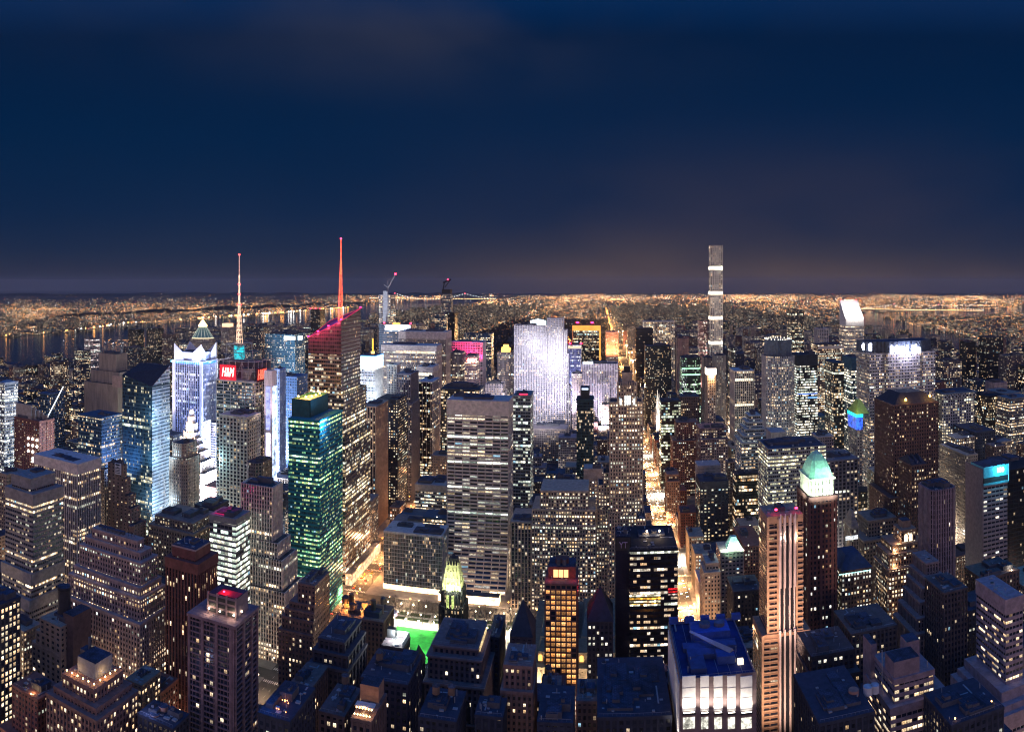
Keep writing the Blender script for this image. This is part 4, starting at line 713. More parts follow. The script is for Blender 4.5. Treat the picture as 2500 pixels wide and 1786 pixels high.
B('right_far_i', 'office_tower', 'dark tower with a bright edge column between the arch-topped tower and the right edge', 'office tower', '4', 1945, 1990, 2115, 1190, 925, 'black', lit=.5, row=.3, D=34)
B('beacon_slab', 'apartment_tower', 'striped white and black slab with a red beacon left of the slanting roof', 'apartment tower', '4', 637, 640, 722, 655, 1800, 'ribs', c=(.5, .48, .48), bay=5, ww=.6, lit=.1, D=34, near=1)
B('media_tower', 'glass_tower', 'dark glass tower with an antenna on the far skyline left of the slanting roof', 'skyscraper', '4', 420, 424, 528, 505, 1950, 'black', c=(.06, .07, .08), lit=.35, D=40)
B('river_round', 'apartment_tower', 'round-shouldered tower with white-lit floors near the wide river', 'apartment tower', '1', 710, 800, 838, 805, 1500, 'bands', lit=.6, D=40, chamfer=8, la=(1, .6, .5), lb=(1, .9, .9))
B('river_dark', 'apartment_tower', 'blue-black apartment tower standing against the wide river, left of its twin', 'apartment tower', '1', 1105, 1180, 1215, 722, 1900, 'black', D=40, lit=.14)
B('river_dark_two', 'apartment_tower', 'blue-black apartment tower standing against the wide river, right of its twin', 'apartment tower', '1', 1262, 1350, 1385, 712, 1900, 'black', D=40, lit=.14)
B('gold_top_far', 'apartment_tower', 'slim apartment tower with a gold-lit cap, between the copper pyramid and the antenna', 'apartment tower', '1', 1903, 1975, 1990, 700, 1800, 'stone', lit=.3, D=34)
B('far_pair', 'apartment_tower', 'black slab by the river with a row of red lamps on its roof', 'apartment tower', '2', 560, 642, 652, 690, 2100, 'black', lit=.12, D=40)
B('west_brick', 'apartment_tower', 'brown apartment tower full of small warm windows, near the river at far left', 'apartment tower', '1', 432, 505, 540, 1000, 1000, 'brown', lit=.4, D=30)
B('west_wide', 'apartment_building', 'wide dark apartment block sprinkled with lights behind the slanted glass tower', 'apartment tower', '1', 1062, 1200, 1235, 880, 1500, 'navy', lit=.3, D=34)
B('west_mid_a', 'apartment_tower', 'dark tower left of the copper pyramid roof', 'apartment tower', '1', 1395, 1490, 1520, 760, 1750, 'brown', lit=.3, D=34)
B('west_mid_b', 'apartment_tower', 'dark dotted tower just left of the wide river twins', 'apartment tower', '1', 640, 700, 838, 905, 1250, 'navy', lit=.45, D=34)
B('west_mid_c', 'apartment_tower', 'dark tower between the gold-capped one and the teal glass slab', 'apartment tower', '2', 60, 150, 165, 840, 1700, 'navy', lit=.3, D=34)
# ---------------------------------------------------------------- what makes single buildings recognisable
def SP(crop, x, y, Y=None, X=None):
    """a photographed point on the plane Y=const (or X=const) -> world"""
    t = ang(px(crop, x))
    if Y is None: Y = X/tan(t)
    else: X = Y*tan(t)
    return X, Y, zat(py(crop, y), X, Y)
def strip(k, part, crop, xa, xb, ya, yb, mat, proud=.9, thick=.4, Y=None):
    h = H[k]; Y = (h['top'][2] if Y is None else Y)-proud
    a = SP(crop, xa, yb, Y); b = SP(crop, xb, ya, Y); mb = MB(); mb.box(a[0], b[0], Y-thick, Y, a[2], max(b[2], a[2]+.6), mat, bottom=True)
    return add(h, part, mb)
def side_strip(k, part, ya, yb, za, zb, mat, right=True, proud=.9, thick=.4):
    h = H[k]; X = h['top'][1]+proud if right else h['top'][0]-proud; mb = MB(); mb.box(X-(0 if right else thick), X+(thick if right else 0), ya, yb, za, zb, mat, bottom=True)
    return add(h, part, mb)
def wedge(h, part, zs, za, mats, inset=0.0):
    """roof piece with its own height at SW, SE, NE, NW"""
    x0, x1, y0, y1, _ = h['top']; x0 += inset; x1 -= inset; y0 += inset; y1 -= inset
    P = [(x0, y0), (x1, y0), (x1, y1), (x0, y1)]; mb = MB(); S = h['S']
    for i in range(4):
        j = (i+1) % 4; a, b = P[i], P[j]; L = hypot(b[0]-a[0], b[1]-a[1]); nb = max(1, round(L/S['bay']))
        mb.face([(*a, za), (*b, za), (*b, zs[j]), (*a, zs[i])], mats[i], [(0, za/S['fh']), (nb, za/S['fh']), (nb, zs[j]/S['fh']), (0, zs[i]/S['fh'])])
    mb.face([(*P[0], zs[0]), (*P[1], zs[1]), (*P[2], zs[2])], mats[4]); mb.face([(*P[0], zs[0]), (*P[2], zs[2]), (*P[3], zs[3])], mats[4])
    return add(h, part, mb)
def pyramid(h, part, box, z0, z1, m, cut=0.0):
    x0, x1, y0, y1 = box; cx, cy = (x0+x1)/2, (y0+y1)/2; mb = MB()
    P = [(x0, y0, z0), (x1, y0, z0), (x1, y1, z0), (x0, y1, z0)]; Q = [(cx+(p[0]-cx)*cut, cy+(p[1]-cy)*cut, z1) for p in P]
    for i in range(4):
        j = (i+1) % 4
        if cut: mb.face([P[i], P[j], Q[j], Q[i]], m)
        else: mb.face([P[i], P[j], (cx, cy, z1)], m)
    if cut: mb.face(Q, m)
    return add(h, part, mb)
def poly_block(h, part, poly, z0, z1, S, top=None, trim=None, ub=512.0, m=None):
    fa, ro = MB(), MB(); facade(fa, poly, z0, z1, m or h['fm'], S, ub, 0.0, trim); ring_roof(fa, fa, poly, z1+.05, trim or h['trim'], top or ROOF)
    return add(h, part, fa)
def octo(x0, x1, y0, y1, c): return [(x0+c, y0), (x1-c, y0), (x1, y0+c), (x1, y1-c), (x1-c, y1), (x0+c, y1), (x0, y1-c), (x0, y0+c)]
def beacon(h, loc, r=.9, c=(1, .02, .06), p=14):
    mb = MB(); x, y, z = loc; mb.cyl(x, y, z, z+r*.9, r, glow('beacon_red' if c[0] > .9 and c[1] < .1 else 'lamp_glass', c, p), n=8); mb.cyl(x, y, z-r*1.2, z, r*.35, DARKM, n=5)
    return add(h, 'beacon', mb)
def lamps(h, pts, r, c, p, part='lantern'):
    m = glow(part+'_glass', c, p)
    for x, y, z in pts:
        mb = MB(); mb.cyl(x, y, z, z+r, r*.8, m, n=8, r1=r); mb.cyl(x, y, z+r, z+2*r, r, m, n=8, r1=r*.3); add(h, part, mb)
RED, CYAN, MAG = (1, .02, .06), (.1, .8, 1), (1, .02, .16)

h = H['slanted_glass']; dk = plain('dark_teal_metal', (.03, .05, .07), .6); mar = plain('maroon_metal', (.30, .07, .10), .6)
wedge(h, 'slanting_roof', (215, 205.2, 225, 226), 204, [h['fm'], mar, dk, dk, plain('roof_slate', (.03, .035, .05), .8)])
h = H['slanted_glass']; x0, x1, y0, y1, z = h['top']; mb = MB(); mb.wall((x1+.35, y0), (x1+.35, y1), 0, 205, fmat((.42, .50, .58), ww=.95, wh=.42, lit=.22, la=WHITE, lb=COOL, glass=(.06, .10, .16), row=.5, mull=4), 2.0, 4.0, 700, 0, z1b=225); add(h, 'glare_tinted_wall', mb)  # paler sheet: the glare on this side is put into its colour
for zz, e in ((25, 1.3e5), (75, 1.1e5), (125, 9e4), (170, 7e4)): flood(h, (x1+13, y0-14, zz), e, (.50, .75, 1), (x1, y0+20, zz+10), 3, 140)  # added floods standing in for the square's glare
h = H['band_top_glass']; x0, x1, y0, y1, z = h['top']; flood(h, (x1+46, y0-4, 110), 2.5e5, (.2, .45, 1), (x1, y0+18, 130), 3, 110)  # added flood standing in for blue glare on this side
h = H['slant_top']; x0, x1, y0, y1, z = h['top']; wm = plain('white_metal', (.62, .60, .58), .6)
wedge(h, 'slanting_roof', (234, 234, 277, 277), z-1, [wm, wm, wm, wm, plain('white_panel', (.75, .74, .72), .5, var=.12, scale=.08)])
for i in range(5): beacon(h, (x0+3+i*(x1-x0-6)/4, y1-1, 278), 1.6, RED if i in (0, 4) else (1, .7, .6), 7)
for sx in (.25, .75): flood(h, (x0+(x1-x0)*sx, y0-20, 262), 2.2e5, (1, .93, .85), (x0+(x1-x0)*sx, y0+14, 247), 2, 100)
# ribs of light along the curved hotel
h = H['blue_hotel']; mb = MB(); pts = [SP('1', 545-i*16, 1212+i*31, 748) for i in range(11)]
for a, b in zip(pts[:-1], pts[1:]): mb.beam(a, b, .8, .8, glow('light_beam', (.9, .95, 1), 2.2), 4)
add(h, 'light_strip', mb)
h = H['fin_hotel']; x0, x1, y0, y1, z = h['top']; pm = plain('pale_fin', (.42, .36, .29), .8)
for i in range(5):
    mb = MB(); mb.box(x0+1+i*3.5, x1-16+i*3.5, y0+2+i*3.5, y0+4+i*3.5, z-1, z+17-i*3, pm); add(h, 'roof_fin', mb)
dots = [(px('5', a), py('5', b)) for a, b in ((245, 255), (283, 262), (320, 272), (245, 312), (283, 318), (320, 328), (245, 365), (283, 372), (283, 430), (283, 455))]
lamps(h, [((y0-1)*tan(ang(a)), y0-1, zat(b, (y0-1)*tan(ang(a)), y0-1)) for a, b in dots], 1.5, (1, .97, .85), 6, 'wall_lamp')
# white billboard on the blind wall
h = H['billboard_slab']; mb = MB(); a = SP('5', 995, 555, 544.6); b = SP('5', 1048, 470, 544.6)
mb.box(a[0], b[0], 544.6, 545.3, a[2], b[2], plain('billboard_white', (.8, .74, .7), .7, var=.06), bottom=True); w_, h_ = b[0]-a[0], b[2]-a[2]
for u0, u1, v0, v1 in ((.15, .8, .80, .94), (.3, .6, .66, .72), (.06, .92, .54, .61), (.08, .85, .40, .44), (.06, .9, .28, .33), (.08, .85, .12, .18)):
    mb.box(a[0]+w_*u0, a[0]+w_*u1, 544.4, 544.6, a[2]+h_*v0, a[2]+h_*v1, plain('billboard_ink', (.03, .04, .06), .7))
add(h, 'billboard', mb)
# blue-crowned tower: crown walls, corner fins, white corner columns
h = H['blue_crown']; x0, x1, y0, y1, z = h['top']; wf = plain('white_fin', (.78, .78, .82), .6, var=.08)
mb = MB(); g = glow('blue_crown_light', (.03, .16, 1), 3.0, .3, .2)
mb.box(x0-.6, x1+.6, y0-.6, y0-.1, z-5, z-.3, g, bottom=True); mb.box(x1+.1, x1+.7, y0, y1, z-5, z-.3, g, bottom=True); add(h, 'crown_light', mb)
mb = MB(); mb.box(x0+3, x1-3, y0+3, y1-3, z, z+13, wf, ROOF); add(h, 'crown', mb)
def fin(pts, nrm, t=.8):
    mb = MB(); A = [(p[0], p[1], p[2]) for p in pts]; Bq = [(p[0]+nrm[0]*t, p[1]+nrm[1]*t, p[2]) for p in pts]
    mb.face(A, wf); mb.face(Bq[::-1], wf)
    for i in range(len(A)):
        j = (i+1) % len(A); mb.face([A[j], A[i], Bq[i], Bq[j]], wf)
    add(h, 'corner_fin', mb)
for (cx_, sx) in ((x0, 1), (x1, -1)):
    for (cy_, sy) in ((y0, 1), (y1, -1)):
        fin([(cx_, cy_, z), (cx_+sx*17, cy_, z), (cx_+sx*17, cy_, z+12), (cx_, cy_, z+26)], (0, sy)); fin([(cx_+sx*.9, cy_+sy, z), (cx_+sx*.9, cy_+sy*15, z), (cx_+sx*.9, cy_+sy*15, z+12), (cx_+sx*.9, cy_+sy, z+25)], (sx, 0))
for cx_, cy_ in ((x0, y0), (x1, y0), (x1, y1)):
    mb = MB(); mb.box(cx_-2, cx_+2, cy_-1.8, cy_+1.8, 0, z+.3, wf); add(h, 'corner_column', mb)
for sx in (.15, .5, .85):
    flood(h, (x0+(x1-x0)*sx, y0-9, z-6), 2.2e4, (.28, .40, 1), (x0+(x1-x0)*sx, y0+3, z+14), 1.5, 120)
flood(h, (x1+9, y0+12, z-6), 2.2e4, (.28, .40, 1), (x1-3, y0+14, z+14), 1.5, 120)
flood(h, (x1+70, y0-60, 70), 8e5, (.30, .42, 1), (x1-10, y0+5, 130), 5, 100)
beacon(h, (x0-3, y0-1, z-3), 2.0, (.1, .35, 1), 12); beacon(h, (x1+3, y0+20, z-3), 2.0, (.1, .35, 1), 12)
# copper pyramid with lantern
h = H['pyramid_dome']; x0, x1, y0, y1, z = h['top']; cx_, cy_ = (x0+x1)/2, (y0+y1)/2
cop_ = plain('green_copper', (.16, .32, .27), .6); gl = glow('lantern_gold', (1, .66, .28), 4.5)
poly_block(h, 'crown', octo(x0+4, x1-4, y0+4, y1-4, 8), z, z+9, h['S']); mb = MB(); mb.cyl(cx_, cy_, z+9, z+11, 25, glow('crown_ring', (1, .8, .5), 1.2), cop_, n=16); add(h, 'crown_ring', mb)
mb = MB(); mb.cyl(cx_, cy_, z+11, z+35, 23, cop_, n=16, r1=8)
for i in range(16):
    a = 2*pi*i/16; mb.beam((cx_+23.3*cos(a), cy_+23.3*sin(a), z+11), (cx_+8.3*cos(a), cy_+8.3*sin(a), z+35), .6, .5, glow('rib_light', (.9, 1, .8), .5))
add(h, 'pyramid_roof', mb); mb = MB(); mb.cyl(cx_, cy_, z+35, z+39, 10, gl, n=12); mb.cyl(cx_, cy_, z+39, z+52, 9, gl, n=12, r1=.3); add(h, 'lantern', mb)
# tower with two red signs and antenna
h = H['red_sign_tower']; x0, x1, y0, y1, z = h['top']; zt = 228; mb = MB()
fm_ = plain('sign_frame', (.34, .28, .28), .6)
for yy in (y0, y0+16):
    for xx in [x0+(x1-x0)*i/6 for i in range(7)]: mb.beam((xx, yy, z), (xx, yy, zt), .45, .45, fm_)
    for zz in (z+1, (z+zt)/2, zt): mb.beam((x0, yy, zz), (x1, yy, zz), .45, .45, fm_)
for i in range(6): mb.beam((x0+(x1-x0)*i/6, y0, z if i % 2 else zt), (x0+(x1-x0)*(i+1)/6, y0, zt if i % 2 else z), .3, .3, fm_)
for yy in [y0+(y1-y0)*i/5 for i in range(6)]: mb.beam((x1, yy, z), (x1, yy, zt), .45, .45, fm_)
for zz in (z+1, (z+zt)/2, zt): mb.beam((x1, y0, zz), (x1, y1, zz), .45, .45, fm_); mb.beam((x0, y0, zz), (x0, y1, zz), .45, .45, fm_)
add(h, 'sign_frame', mb)
mb = MB(); mb.box(x0+3, x1-3, y0+18, y1-2, z, zt-3, plain('louvre_box', (.12, .10, .11), .7), ROOF); mb.cyl(x1-13, y0+12, z-14, z+14, 9, plain('drum_louvre', (.28, .22, .20), .7), ROOF, n=20)
for i in range(5): mb.cyl(x1-13, y0+12, z-9+i*4.2, z-8.4+i*4.2, 9.2, plain('drum_rib', (.45, .36, .33), .6), n=20)
add(h, 'drum', mb)
a = SP('1', 1893, 1150, y0-1.5); b = SP('1', 2032, 1030, y0-1.5); sw, sh = b[0]-a[0], b[2]-a[2]
mb = MB(); mb.box(a[0], b[0], y0-1.5, y0-.6, a[2], b[2], glow('sign_red', (1, .004, .03), .75), bottom=True); s1 = add(h, 'sign', mb)
text_part('lettering', 'H&M', glow('sign_letters', (1, .8, .72), 3), s1, h['org'], ((a[0]+b[0])/2, y0-2.0, (a[2]+b[2])/2), (pi/2, 0, 0), sh*.86, sw/sh*.40, .28)
mb = MB(); mb.box(x1+.6, x1+1.5, y0+3, y0+25, 204, 220, plain('sign_back', (.10, .01, .02), .6), bottom=True); s2 = add(h, 'sign', mb)
text_part('lettering', 'H&M', glow('sign_letters_red', (1, .10, .06), 2.5), s2, h['org'], (x1+2.0, y0+14, 212), (pi/2, 0, pi/2), 17, .58, .28)
mx_, my_ = -419.5, 748.0; mb = MB(); cy_m = glow('cyan_light', (.02, .55, .65), .9, .9, .22)
mb.cyl(mx_, my_, zt, zt+16, 6.5, cy_m, ROOF, n=16)
for i in range(5): mb.cyl(mx_, my_, zt+1+i*3.3, zt+1.7+i*3.3, 6.9, STEEL, n=16); add(h, 'antenna_base', mb); mb = MB()
for qx in (-1, 1):
    for qy in (-1, 1): mb.beam((mx_+qx*14, my_+qy*9, zt), (mx_+qx*12, my_+qy*9, zt+19), .5, .5, STEEL)
for qy in (-9, 9): mb.beam((mx_-14, my_+qy, zt), (mx_+12, my_+qy, zt+19), .4, .4, STEEL); mb.beam((mx_+14, my_+qy, zt), (mx_-12, my_+qy, zt+19), .4, .4, STEEL); mb.beam((mx_-13, my_+qy, zt+19), (mx_+13, my_+qy, zt+19), .5, .5, STEEL)
add(h, 'antenna_truss', mb)
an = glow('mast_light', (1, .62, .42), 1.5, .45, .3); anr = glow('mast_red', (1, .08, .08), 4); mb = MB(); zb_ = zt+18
for i in range(9):
    za, zc = zb_+i*5.6, zb_+(i+1)*5.6; r0, r1 = 4.2-i*.36, 4.2-(i+1)*.36
    for qx, qy in ((1, 1), (1, -1), (-1, 1), (-1, -1)): mb.beam((mx_+qx*r0*.7, my_+qy*r0*.7, za), (mx_+qx*r1*.7, my_+qy*r1*.7, zc), .35, .35, an)
    mb.beam((mx_-r0*.7, my_-r0*.7, za), (mx_+r1*.7, my_-r1*.7, zc), .28, .28, an); mb.beam((mx_+r0*.7, my_-r0*.7, za), (mx_-r1*.7, my_-r1*.7, zc), .28, .28, an)
    mb.box(mx_-r0*.8, mx_+r0*.8, my_-r0*.8, my_+r0*.8, za, za+.5, an)
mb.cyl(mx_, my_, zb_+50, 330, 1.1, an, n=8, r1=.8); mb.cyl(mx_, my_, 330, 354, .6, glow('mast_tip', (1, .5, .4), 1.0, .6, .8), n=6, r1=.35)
for zz, r in ((zb_+47, 2.6), (zb_+60, 1.9), (318, 1.8), (354, 1.3)): mb.cyl(mx_, my_, zz, zz+1.6, r, anr, n=10)
add(h, 'antenna', mb)
# gold pyramid building: globe, clocks, floodlights
h = H['gold_pyramid']; x0, x1, y0, y1, z = h['top']; cx_, cy_ = (x0+x1)/2, (y0+y1)/2
mb = MB(); gl = glow('globe_light', (1, .62, .34), 6)
for i in range(5):
    a0_, a1_ = -pi/2+pi*i/5, -pi/2+pi*(i+1)/5; mb.cyl(cx_, cy_, z+5.5+3*sin(a0_), z+5.5+3*sin(a1_), max(.05, 3*cos(a0_)), gl, n=12, r1=max(.05, 3*cos(a1_)))
add(h, 'globe', mb)
t6 = h['tiers'][-3]; mb = MB()
for dxx in (0,):
    n = 20; P = [(cx_+dxx+3.0*cos(2*pi*i/n), t6[2]-.9, t6[4]-6+3.0*sin(2*pi*i/n)) for i in range(n)]; mb.face(P[::-1], glow('clock_face', (1, .75, .6), 2.2))
    mb.beam((cx_, t6[2]-1.1, t6[4]-6), (cx_+1.2, t6[2]-1.1, t6[4]-4.4), .2, .2, DARKM); mb.beam((cx_, t6[2]-1.1, t6[4]-6), (cx_-.6, t6[2]-1.1, t6[4]-8), .2, .2, DARKM)
add(h, 'clock', mb)
lamps(h, [(t[0]+(t[1]-t[0])*f, t[2]-.2, t[4]+.4) for t in h['tiers'][1:-1] for f in (.05, .28, .5, .72, .95)], .55, (1, .55, .25), 9, 'ledge_lamp')
flood(h, (cx_+25, y0-75, 60), 1.1e6, (1, .72, .62), (cx_, cy_, 112), 4, 80); flood(h, (cx_+65, y0-50, 40), 3.6e6, (.86, .84, 1), (cx_+25, y0-10, 45), 6, 100)
# illuminated sign pillar
for k_, ya, yb, za, zb, c, p in (('lime_grid', 3, 12, 60, 150, (.5, .85, 1), 1.5), ('bush', 30, 31, 40, 60, (.6, .8, 1), 1), ('blue_crown', 4, 26, 40, 110, (.72, .80, 1), 2.4), ('blue_lit_office', 4, 30, 60, 120, (.5, .7, 1), 1.6)):
    h = H[k_]; x0, x1, y0, y1, z = h['top']; mb = MB(); xx = x0-.9 if k_ == 'lime_grid' else x1+.9; mb.box(xx, xx+.3, y0+ya, y0+yb, za, zb, glow('billboard_screen', c, p, .75, .14), bottom=True); add(h, 'screen', mb)
h = H['lime_grid']; x0, x1, y0, y1, z = h['top']
for xx, zz, c in ((x0-7, 120, (.4, .8, 1)), (x0-7, 60, (.6, .9, 1))): bulb(h['root'], h['org'], (xx, y0-6, zz), 4e4, c, 2)
h = H['sign_pillar']; x0, x1, y0, y1, z = h['top']
for za, zb, c, p in ((150, 200, (.35, .38, .85), 1.2), (108, 146, (.75, .7, 1), 2.2), (70, 104, (.5, .7, 1), 2.5)):
    mb = MB(); mb.box(x0+2.6, x1-2.2, y0-.8, y0-.2, za, zb, glow('screen_violet', c, p, .5, .22), bottom=True); add(h, 'screen', mb)
mb = MB(); mb.box(x0-.5, x0+4, y0-1.8, y0-.9, 92, 110, glow('screen_red', (1, .25, .22), 9), bottom=True); add(h, 'screen', mb)
mb = MB(); mb.box(x1+.2, x1+.8, y0+1, y1-1, 60, 200, glow('screen_strip', (.5, .65, 1), 1.6, .8, .12), bottom=True); add(h, 'screen', mb)
flood(h, (x1+14, y0-42, 150), 1.0e5, (1, .78, .82), (x0+5, y0, 195), 3, 60)
for i, (u, v, c) in enumerate([(-3, 60, (.3, .9, 1)), (12, 45, (1, .2, .15)), (20, 70, (.5, .6, 1)), (-8, 100, (.6, .7, 1))]):
    pass
# teal office tower: lit roof pit, lamps, cyan corner light
h = H['teal_green']; x0, x1, y0, y1, z = h['top']; tm = plain('teal_screen', (.02, .10, .10), .6); mb = MB()
ax0, ax1, ay0, ay1 = x0-.3, x1-13, y0+8, y1-6
for q in ((ax0, ax1, ay0, ay0+.6), (ax0, ax1, ay1-.6, ay1), (ax0, ax0+.6, ay0, ay1), (ax1-.6, ax1, ay0, ay1)): mb.box(*q, z, z+17, tm)
mb.box(ax0+.6, ax1-.6, ay0+.6, ay1-.6, z, z+13.5, plain('plant_floor', (.30, .22, .10), .8))
for i in range(7): mb.box(ax0+2+i*2.6, ax0+3.4+i*2.6, ay0+4, ay1-4, z+13.5, z+15.2, STEEL)
add(h, 'roof_screen', mb)
LP = [(ax0+2+i*(ax1-ax0-4)/4, ay0+(3 if i % 2 else ay1-ay0-3), z+18.5) for i in range(5)]+[(ax1-2, ay0+8+i*10, z+18.5) for i in range(3)]
lamps(h, LP, .9, (1, .55, .12), 16, 'roof_lamp')
for i in range(3): bulb(h['root'], h['org'], (ax0+4+i*7, (ay0+ay1)/2+(-8 if i % 2 else 8), z+21), 2.2e4, (1, .48, .08), 1.0)
mb = MB(); mb.box(x1+.3, x1+.7, y0+1, y0+16, z-2.4, z-1.2, glow('cyan_tube', (.2, .7, 1), 6), bottom=True); add(h, 'light_strip', mb)
bulb(h['root'], h['org'], (x1+6, y0+6, z-4), 3.5e4, (.1, .45, 1), 2.0)
# faceted tower: sloping crown, lit edge and lattice spire
h = H['bank']; x0, x1, y0, y1, z = h['top']; gm = fmat((.20, .10, .12), ww=.92, wh=.8, lit=.05, power=1.2, glass=(.05, .03, .045), row=.3)
wedge(h, 'sloping_crown', (261, 280, 291, 276), z-.5, [gm, gm, gm, gm, plain('crown_glass', (.12, .05, .08), .3)])
mb = MB(); e = glow('crown_edge', (1, .04, .15), .7)
for a, b in (((x0, y0, 261), (x1, y0, 280)), ((x1, y0, 280), (x1, y1, 291)), ((x0, y0, 261), (x0, y1, 276)), ((x0, y1, 276), (x1, y1, 291))): mb.beam(a, b, .4, .4, e)
add(h, 'edge_light', mb)
for f in (0, .3, .62, 1): beacon(h, (x0+(x1-x0)*f, y0-.3, 261+19*f+1), 1.2, (1, .02, .12), 9)
beacon(h, (x1, y1, 292), 1.2, (1, .02, .12), 9)
for i in range(3): bulb(h['root'], h['org'], (x0+8+i*12, y0-7, 266+i*6), 8e3, (1, .07, .18), 2)
bulb(h['root'], h['org'], (x0+16, y0+30, 290), 2e4, (.5, .15, 1), 2)
sx_, sy_ = -284.0, 735.0; mb = MB(); sp = glow('spire_light', (1, .10, .045), 2.4, .5, .6); segs = 14; zb_, zt_ = 270.0, 345.0
for i in range(segs):
    f0, f1 = i/segs, (i+1)/segs; r0, r1 = 3.4*(1-f0*.78), 3.4*(1-f1*.78); za, zc = zb_+(zt_-zb_)*f0, zb_+(zt_-zb_)*f1; ox = 1.4*f0
    Q0 = [(sx_+r0*cos(a)+ox, sy_+r0*sin(a), za) for a in (.5, 2.6, 4.7)]; Q1 = [(sx_+r1*cos(a)+ox+.1, sy_+r1*sin(a), zc) for a in (.5, 2.6, 4.7)]
    for k in range(3):
        mb.beam(Q0[k], Q1[k], .38, .36, sp, 4); mb.beam(Q0[k], Q1[(k+1) % 3], .22, .22, sp, 3); mb.beam(Q0[k], Q0[(k+1) % 3], .22, .22, sp, 3)
mb.cyl(sx_+1.5, sy_, zt_-14, 369, .85, sp, n=6, r1=.5); mb.cyl(sx_+1.5, sy_, 369, 370.6, 1.0, glow('beacon_red', RED, 14), n=8); add(h, 'spire', mb)
# white glass cube
h = H['white_cube']; x0, x1, y0, y1, z = h['top']; mb = MB(); mb.box(x0-.6, x1+.6, y0-.6, y1, z, 209, glow('cube_light', (.62, .86, 1), 4.0, .12, .1), ROOF); add(h, 'lit_cube', mb)
mb = MB(); mb.box(x0-1, x1+1, y0-1, y1+.4, 209, 210.6, glow('cube_rim', (.1, .35, 1), 1.6), ROOF); add(h, 'cube_rim', mb)
mb = MB(); a = SP('2', 1095, 1050, 1040); mb.cyl(a[0], 1040, 210, a[2]+20, 1.2, glow('mast_yellow', (1, .55, .05), 1.6), n=6); mb.cyl(a[0], 1040, 210.6, 214, 3, glow('mast_base', (1, .6, .2), 2), n=8); add(h, 'antenna', mb)
flood(h, ((x0+x1)/2+30, y0-40, 120), 4e5, (.6, .8, 1), ((x0+x1)/2, y0, 160), 3, 90)
w1 = glow('sign_white', (.85, .95, 1), 5)
strip('white_sign_slab', 'sign', '2', 330, 425, 922, 948, w1, proud=.6)
h = H['white_sign_slab']; side_strip('white_sign_slab', 'sign', h['top'][2]+12, h['top'][2]+30, h['top'][4]-11, h['top'][4]-4, w1)
strip('wide_ribs_back', 'lit_storey', '2', 1425, 1722, 922, 940, glow('storey_light', (1, .90, .66), 2.6, .2, .3), proud=.05)
strip('wide_ribs_front', 'lit_storey', '2', 1295, 1632, 1042, 1062, glow('storey_light_warm', (1, .74, .48), 1.6, .5, .3), proud=.05)
strip('ribs_white_six', 'lit_storey', '2', 1482, 1606, 1236, 1258, glow('storey_light', (1, .90, .66), 2.0, .3, .3), proud=.05)
strip('lit_parapet_tower', 'lit_parapet', '2', 1205, 1420, 822, 868, plain('white_parapet', (.7, .7, .72), .7), proud=.4)
gf = fmat((.03, .03, .03), ww=.97, wh=.9, lit=6.0, power=1.5, row=0, la=(1, .95, .78), lb=(.78, 1, .84), mull=8)
h = H['grace']; x0, x1, y0, y1, z = h['top']
for k in (9, 11, 19, 26, 33, 40):
    zz = h['S']['fh']*k
    if zz+3 < z-18 and zz > 70: mb = MB(); mb.wall((x0, y0-.12), (x1, y0-.12), zz+.95, zz+2.9, gf, 8.2, 3.85, 40+k, 0); add(h, 'lit_storey', mb)
h = H['lit_parapet_tower']; x0, x1, y0, y1, z = h['top']
for f in (.2, .5, .8): flood(h, (x0+(x1-x0)*f, y0-14, z-14), 3e4, (.8, .92, 1), (x0+(x1-x0)*f, y0, z), 1.5, 120)
for f in (0, 1): beacon(h, (x0+(x1-x0)*f, y0, z+2), 2.0)
mb = MB(); mb.box(x0+(x1-x0)*.3, x0+(x1-x0)*.55, y0+4, y0+12, z, z+3, glow('roof_glow', (1, .45, .1), 2.2)); add(h, 'roof_light', mb)
# unfinished tower: hoist and crane
h = H['under_construction']; x0, x1, y0, y1, z = h['top']; a = SP('2', 1184, 800, y0-1.6); b = SP('2', 1222, 530, y0-1.6)
mb = MB(); mb.box(a[0], b[0], y0-1.8, y0-.2, 60, b[2], plain('hoist_sheeting', (.42, .44, .48), .8), bottom=True); add(h, 'hoist', mb)
cr = empty('tower_crane', (x1-8, y0+10, z), 'grey luffing crane with a red lamp at its jib tip, on the unfinished tower', 'crane')
b0 = SP('2', 1226, 500, y0+10); b1 = SP('2', 1290, 388, y0+10); o_ = (x1-8, y0+10, z); mb = MB(); mb.beam((b0[0], b0[1], z-2), b0, 1.4, 1.2, STEEL); mb.obj('mast', cr, o_)
mb = MB(); mb.beam(b0, b1, 1.7, .7, STEEL); mb.beam((b0[0]-9, b0[1], b0[2]+6), b0, .9, 1.3, STEEL); mb.beam((b0[0]-1, b0[1], b0[2]+16), (b1[0]-6, b1[1], b1[2]-8), .35, .35, STEEL); mb.beam(b0, (b0[0]-1, b0[1], b0[2]+16), .5, .5, STEEL); mb.obj('jib', cr, o_)
mb = MB(); mb.cyl(b1[0], b1[1], b1[2], b1[2]+3, 2.4, glow('beacon_red', RED, 14), n=8); mb.obj('beacon', cr, o_)
h = H['supertall_west']; x0, x1, y0, y1, z = h['top']
cr = empty('tower_crane', ((x0+x1)/2, y0+8, z), 'black climbing crane folded on top of the very tall tower before the bridge', 'crane'); o_ = ((x0+x1)/2, y0+8, z)
mb = MB(); mb.box(x0+2, x1-2, y0+3, y1-3, z+1, z+14, DARKM); mb.obj('platform', cr, o_)
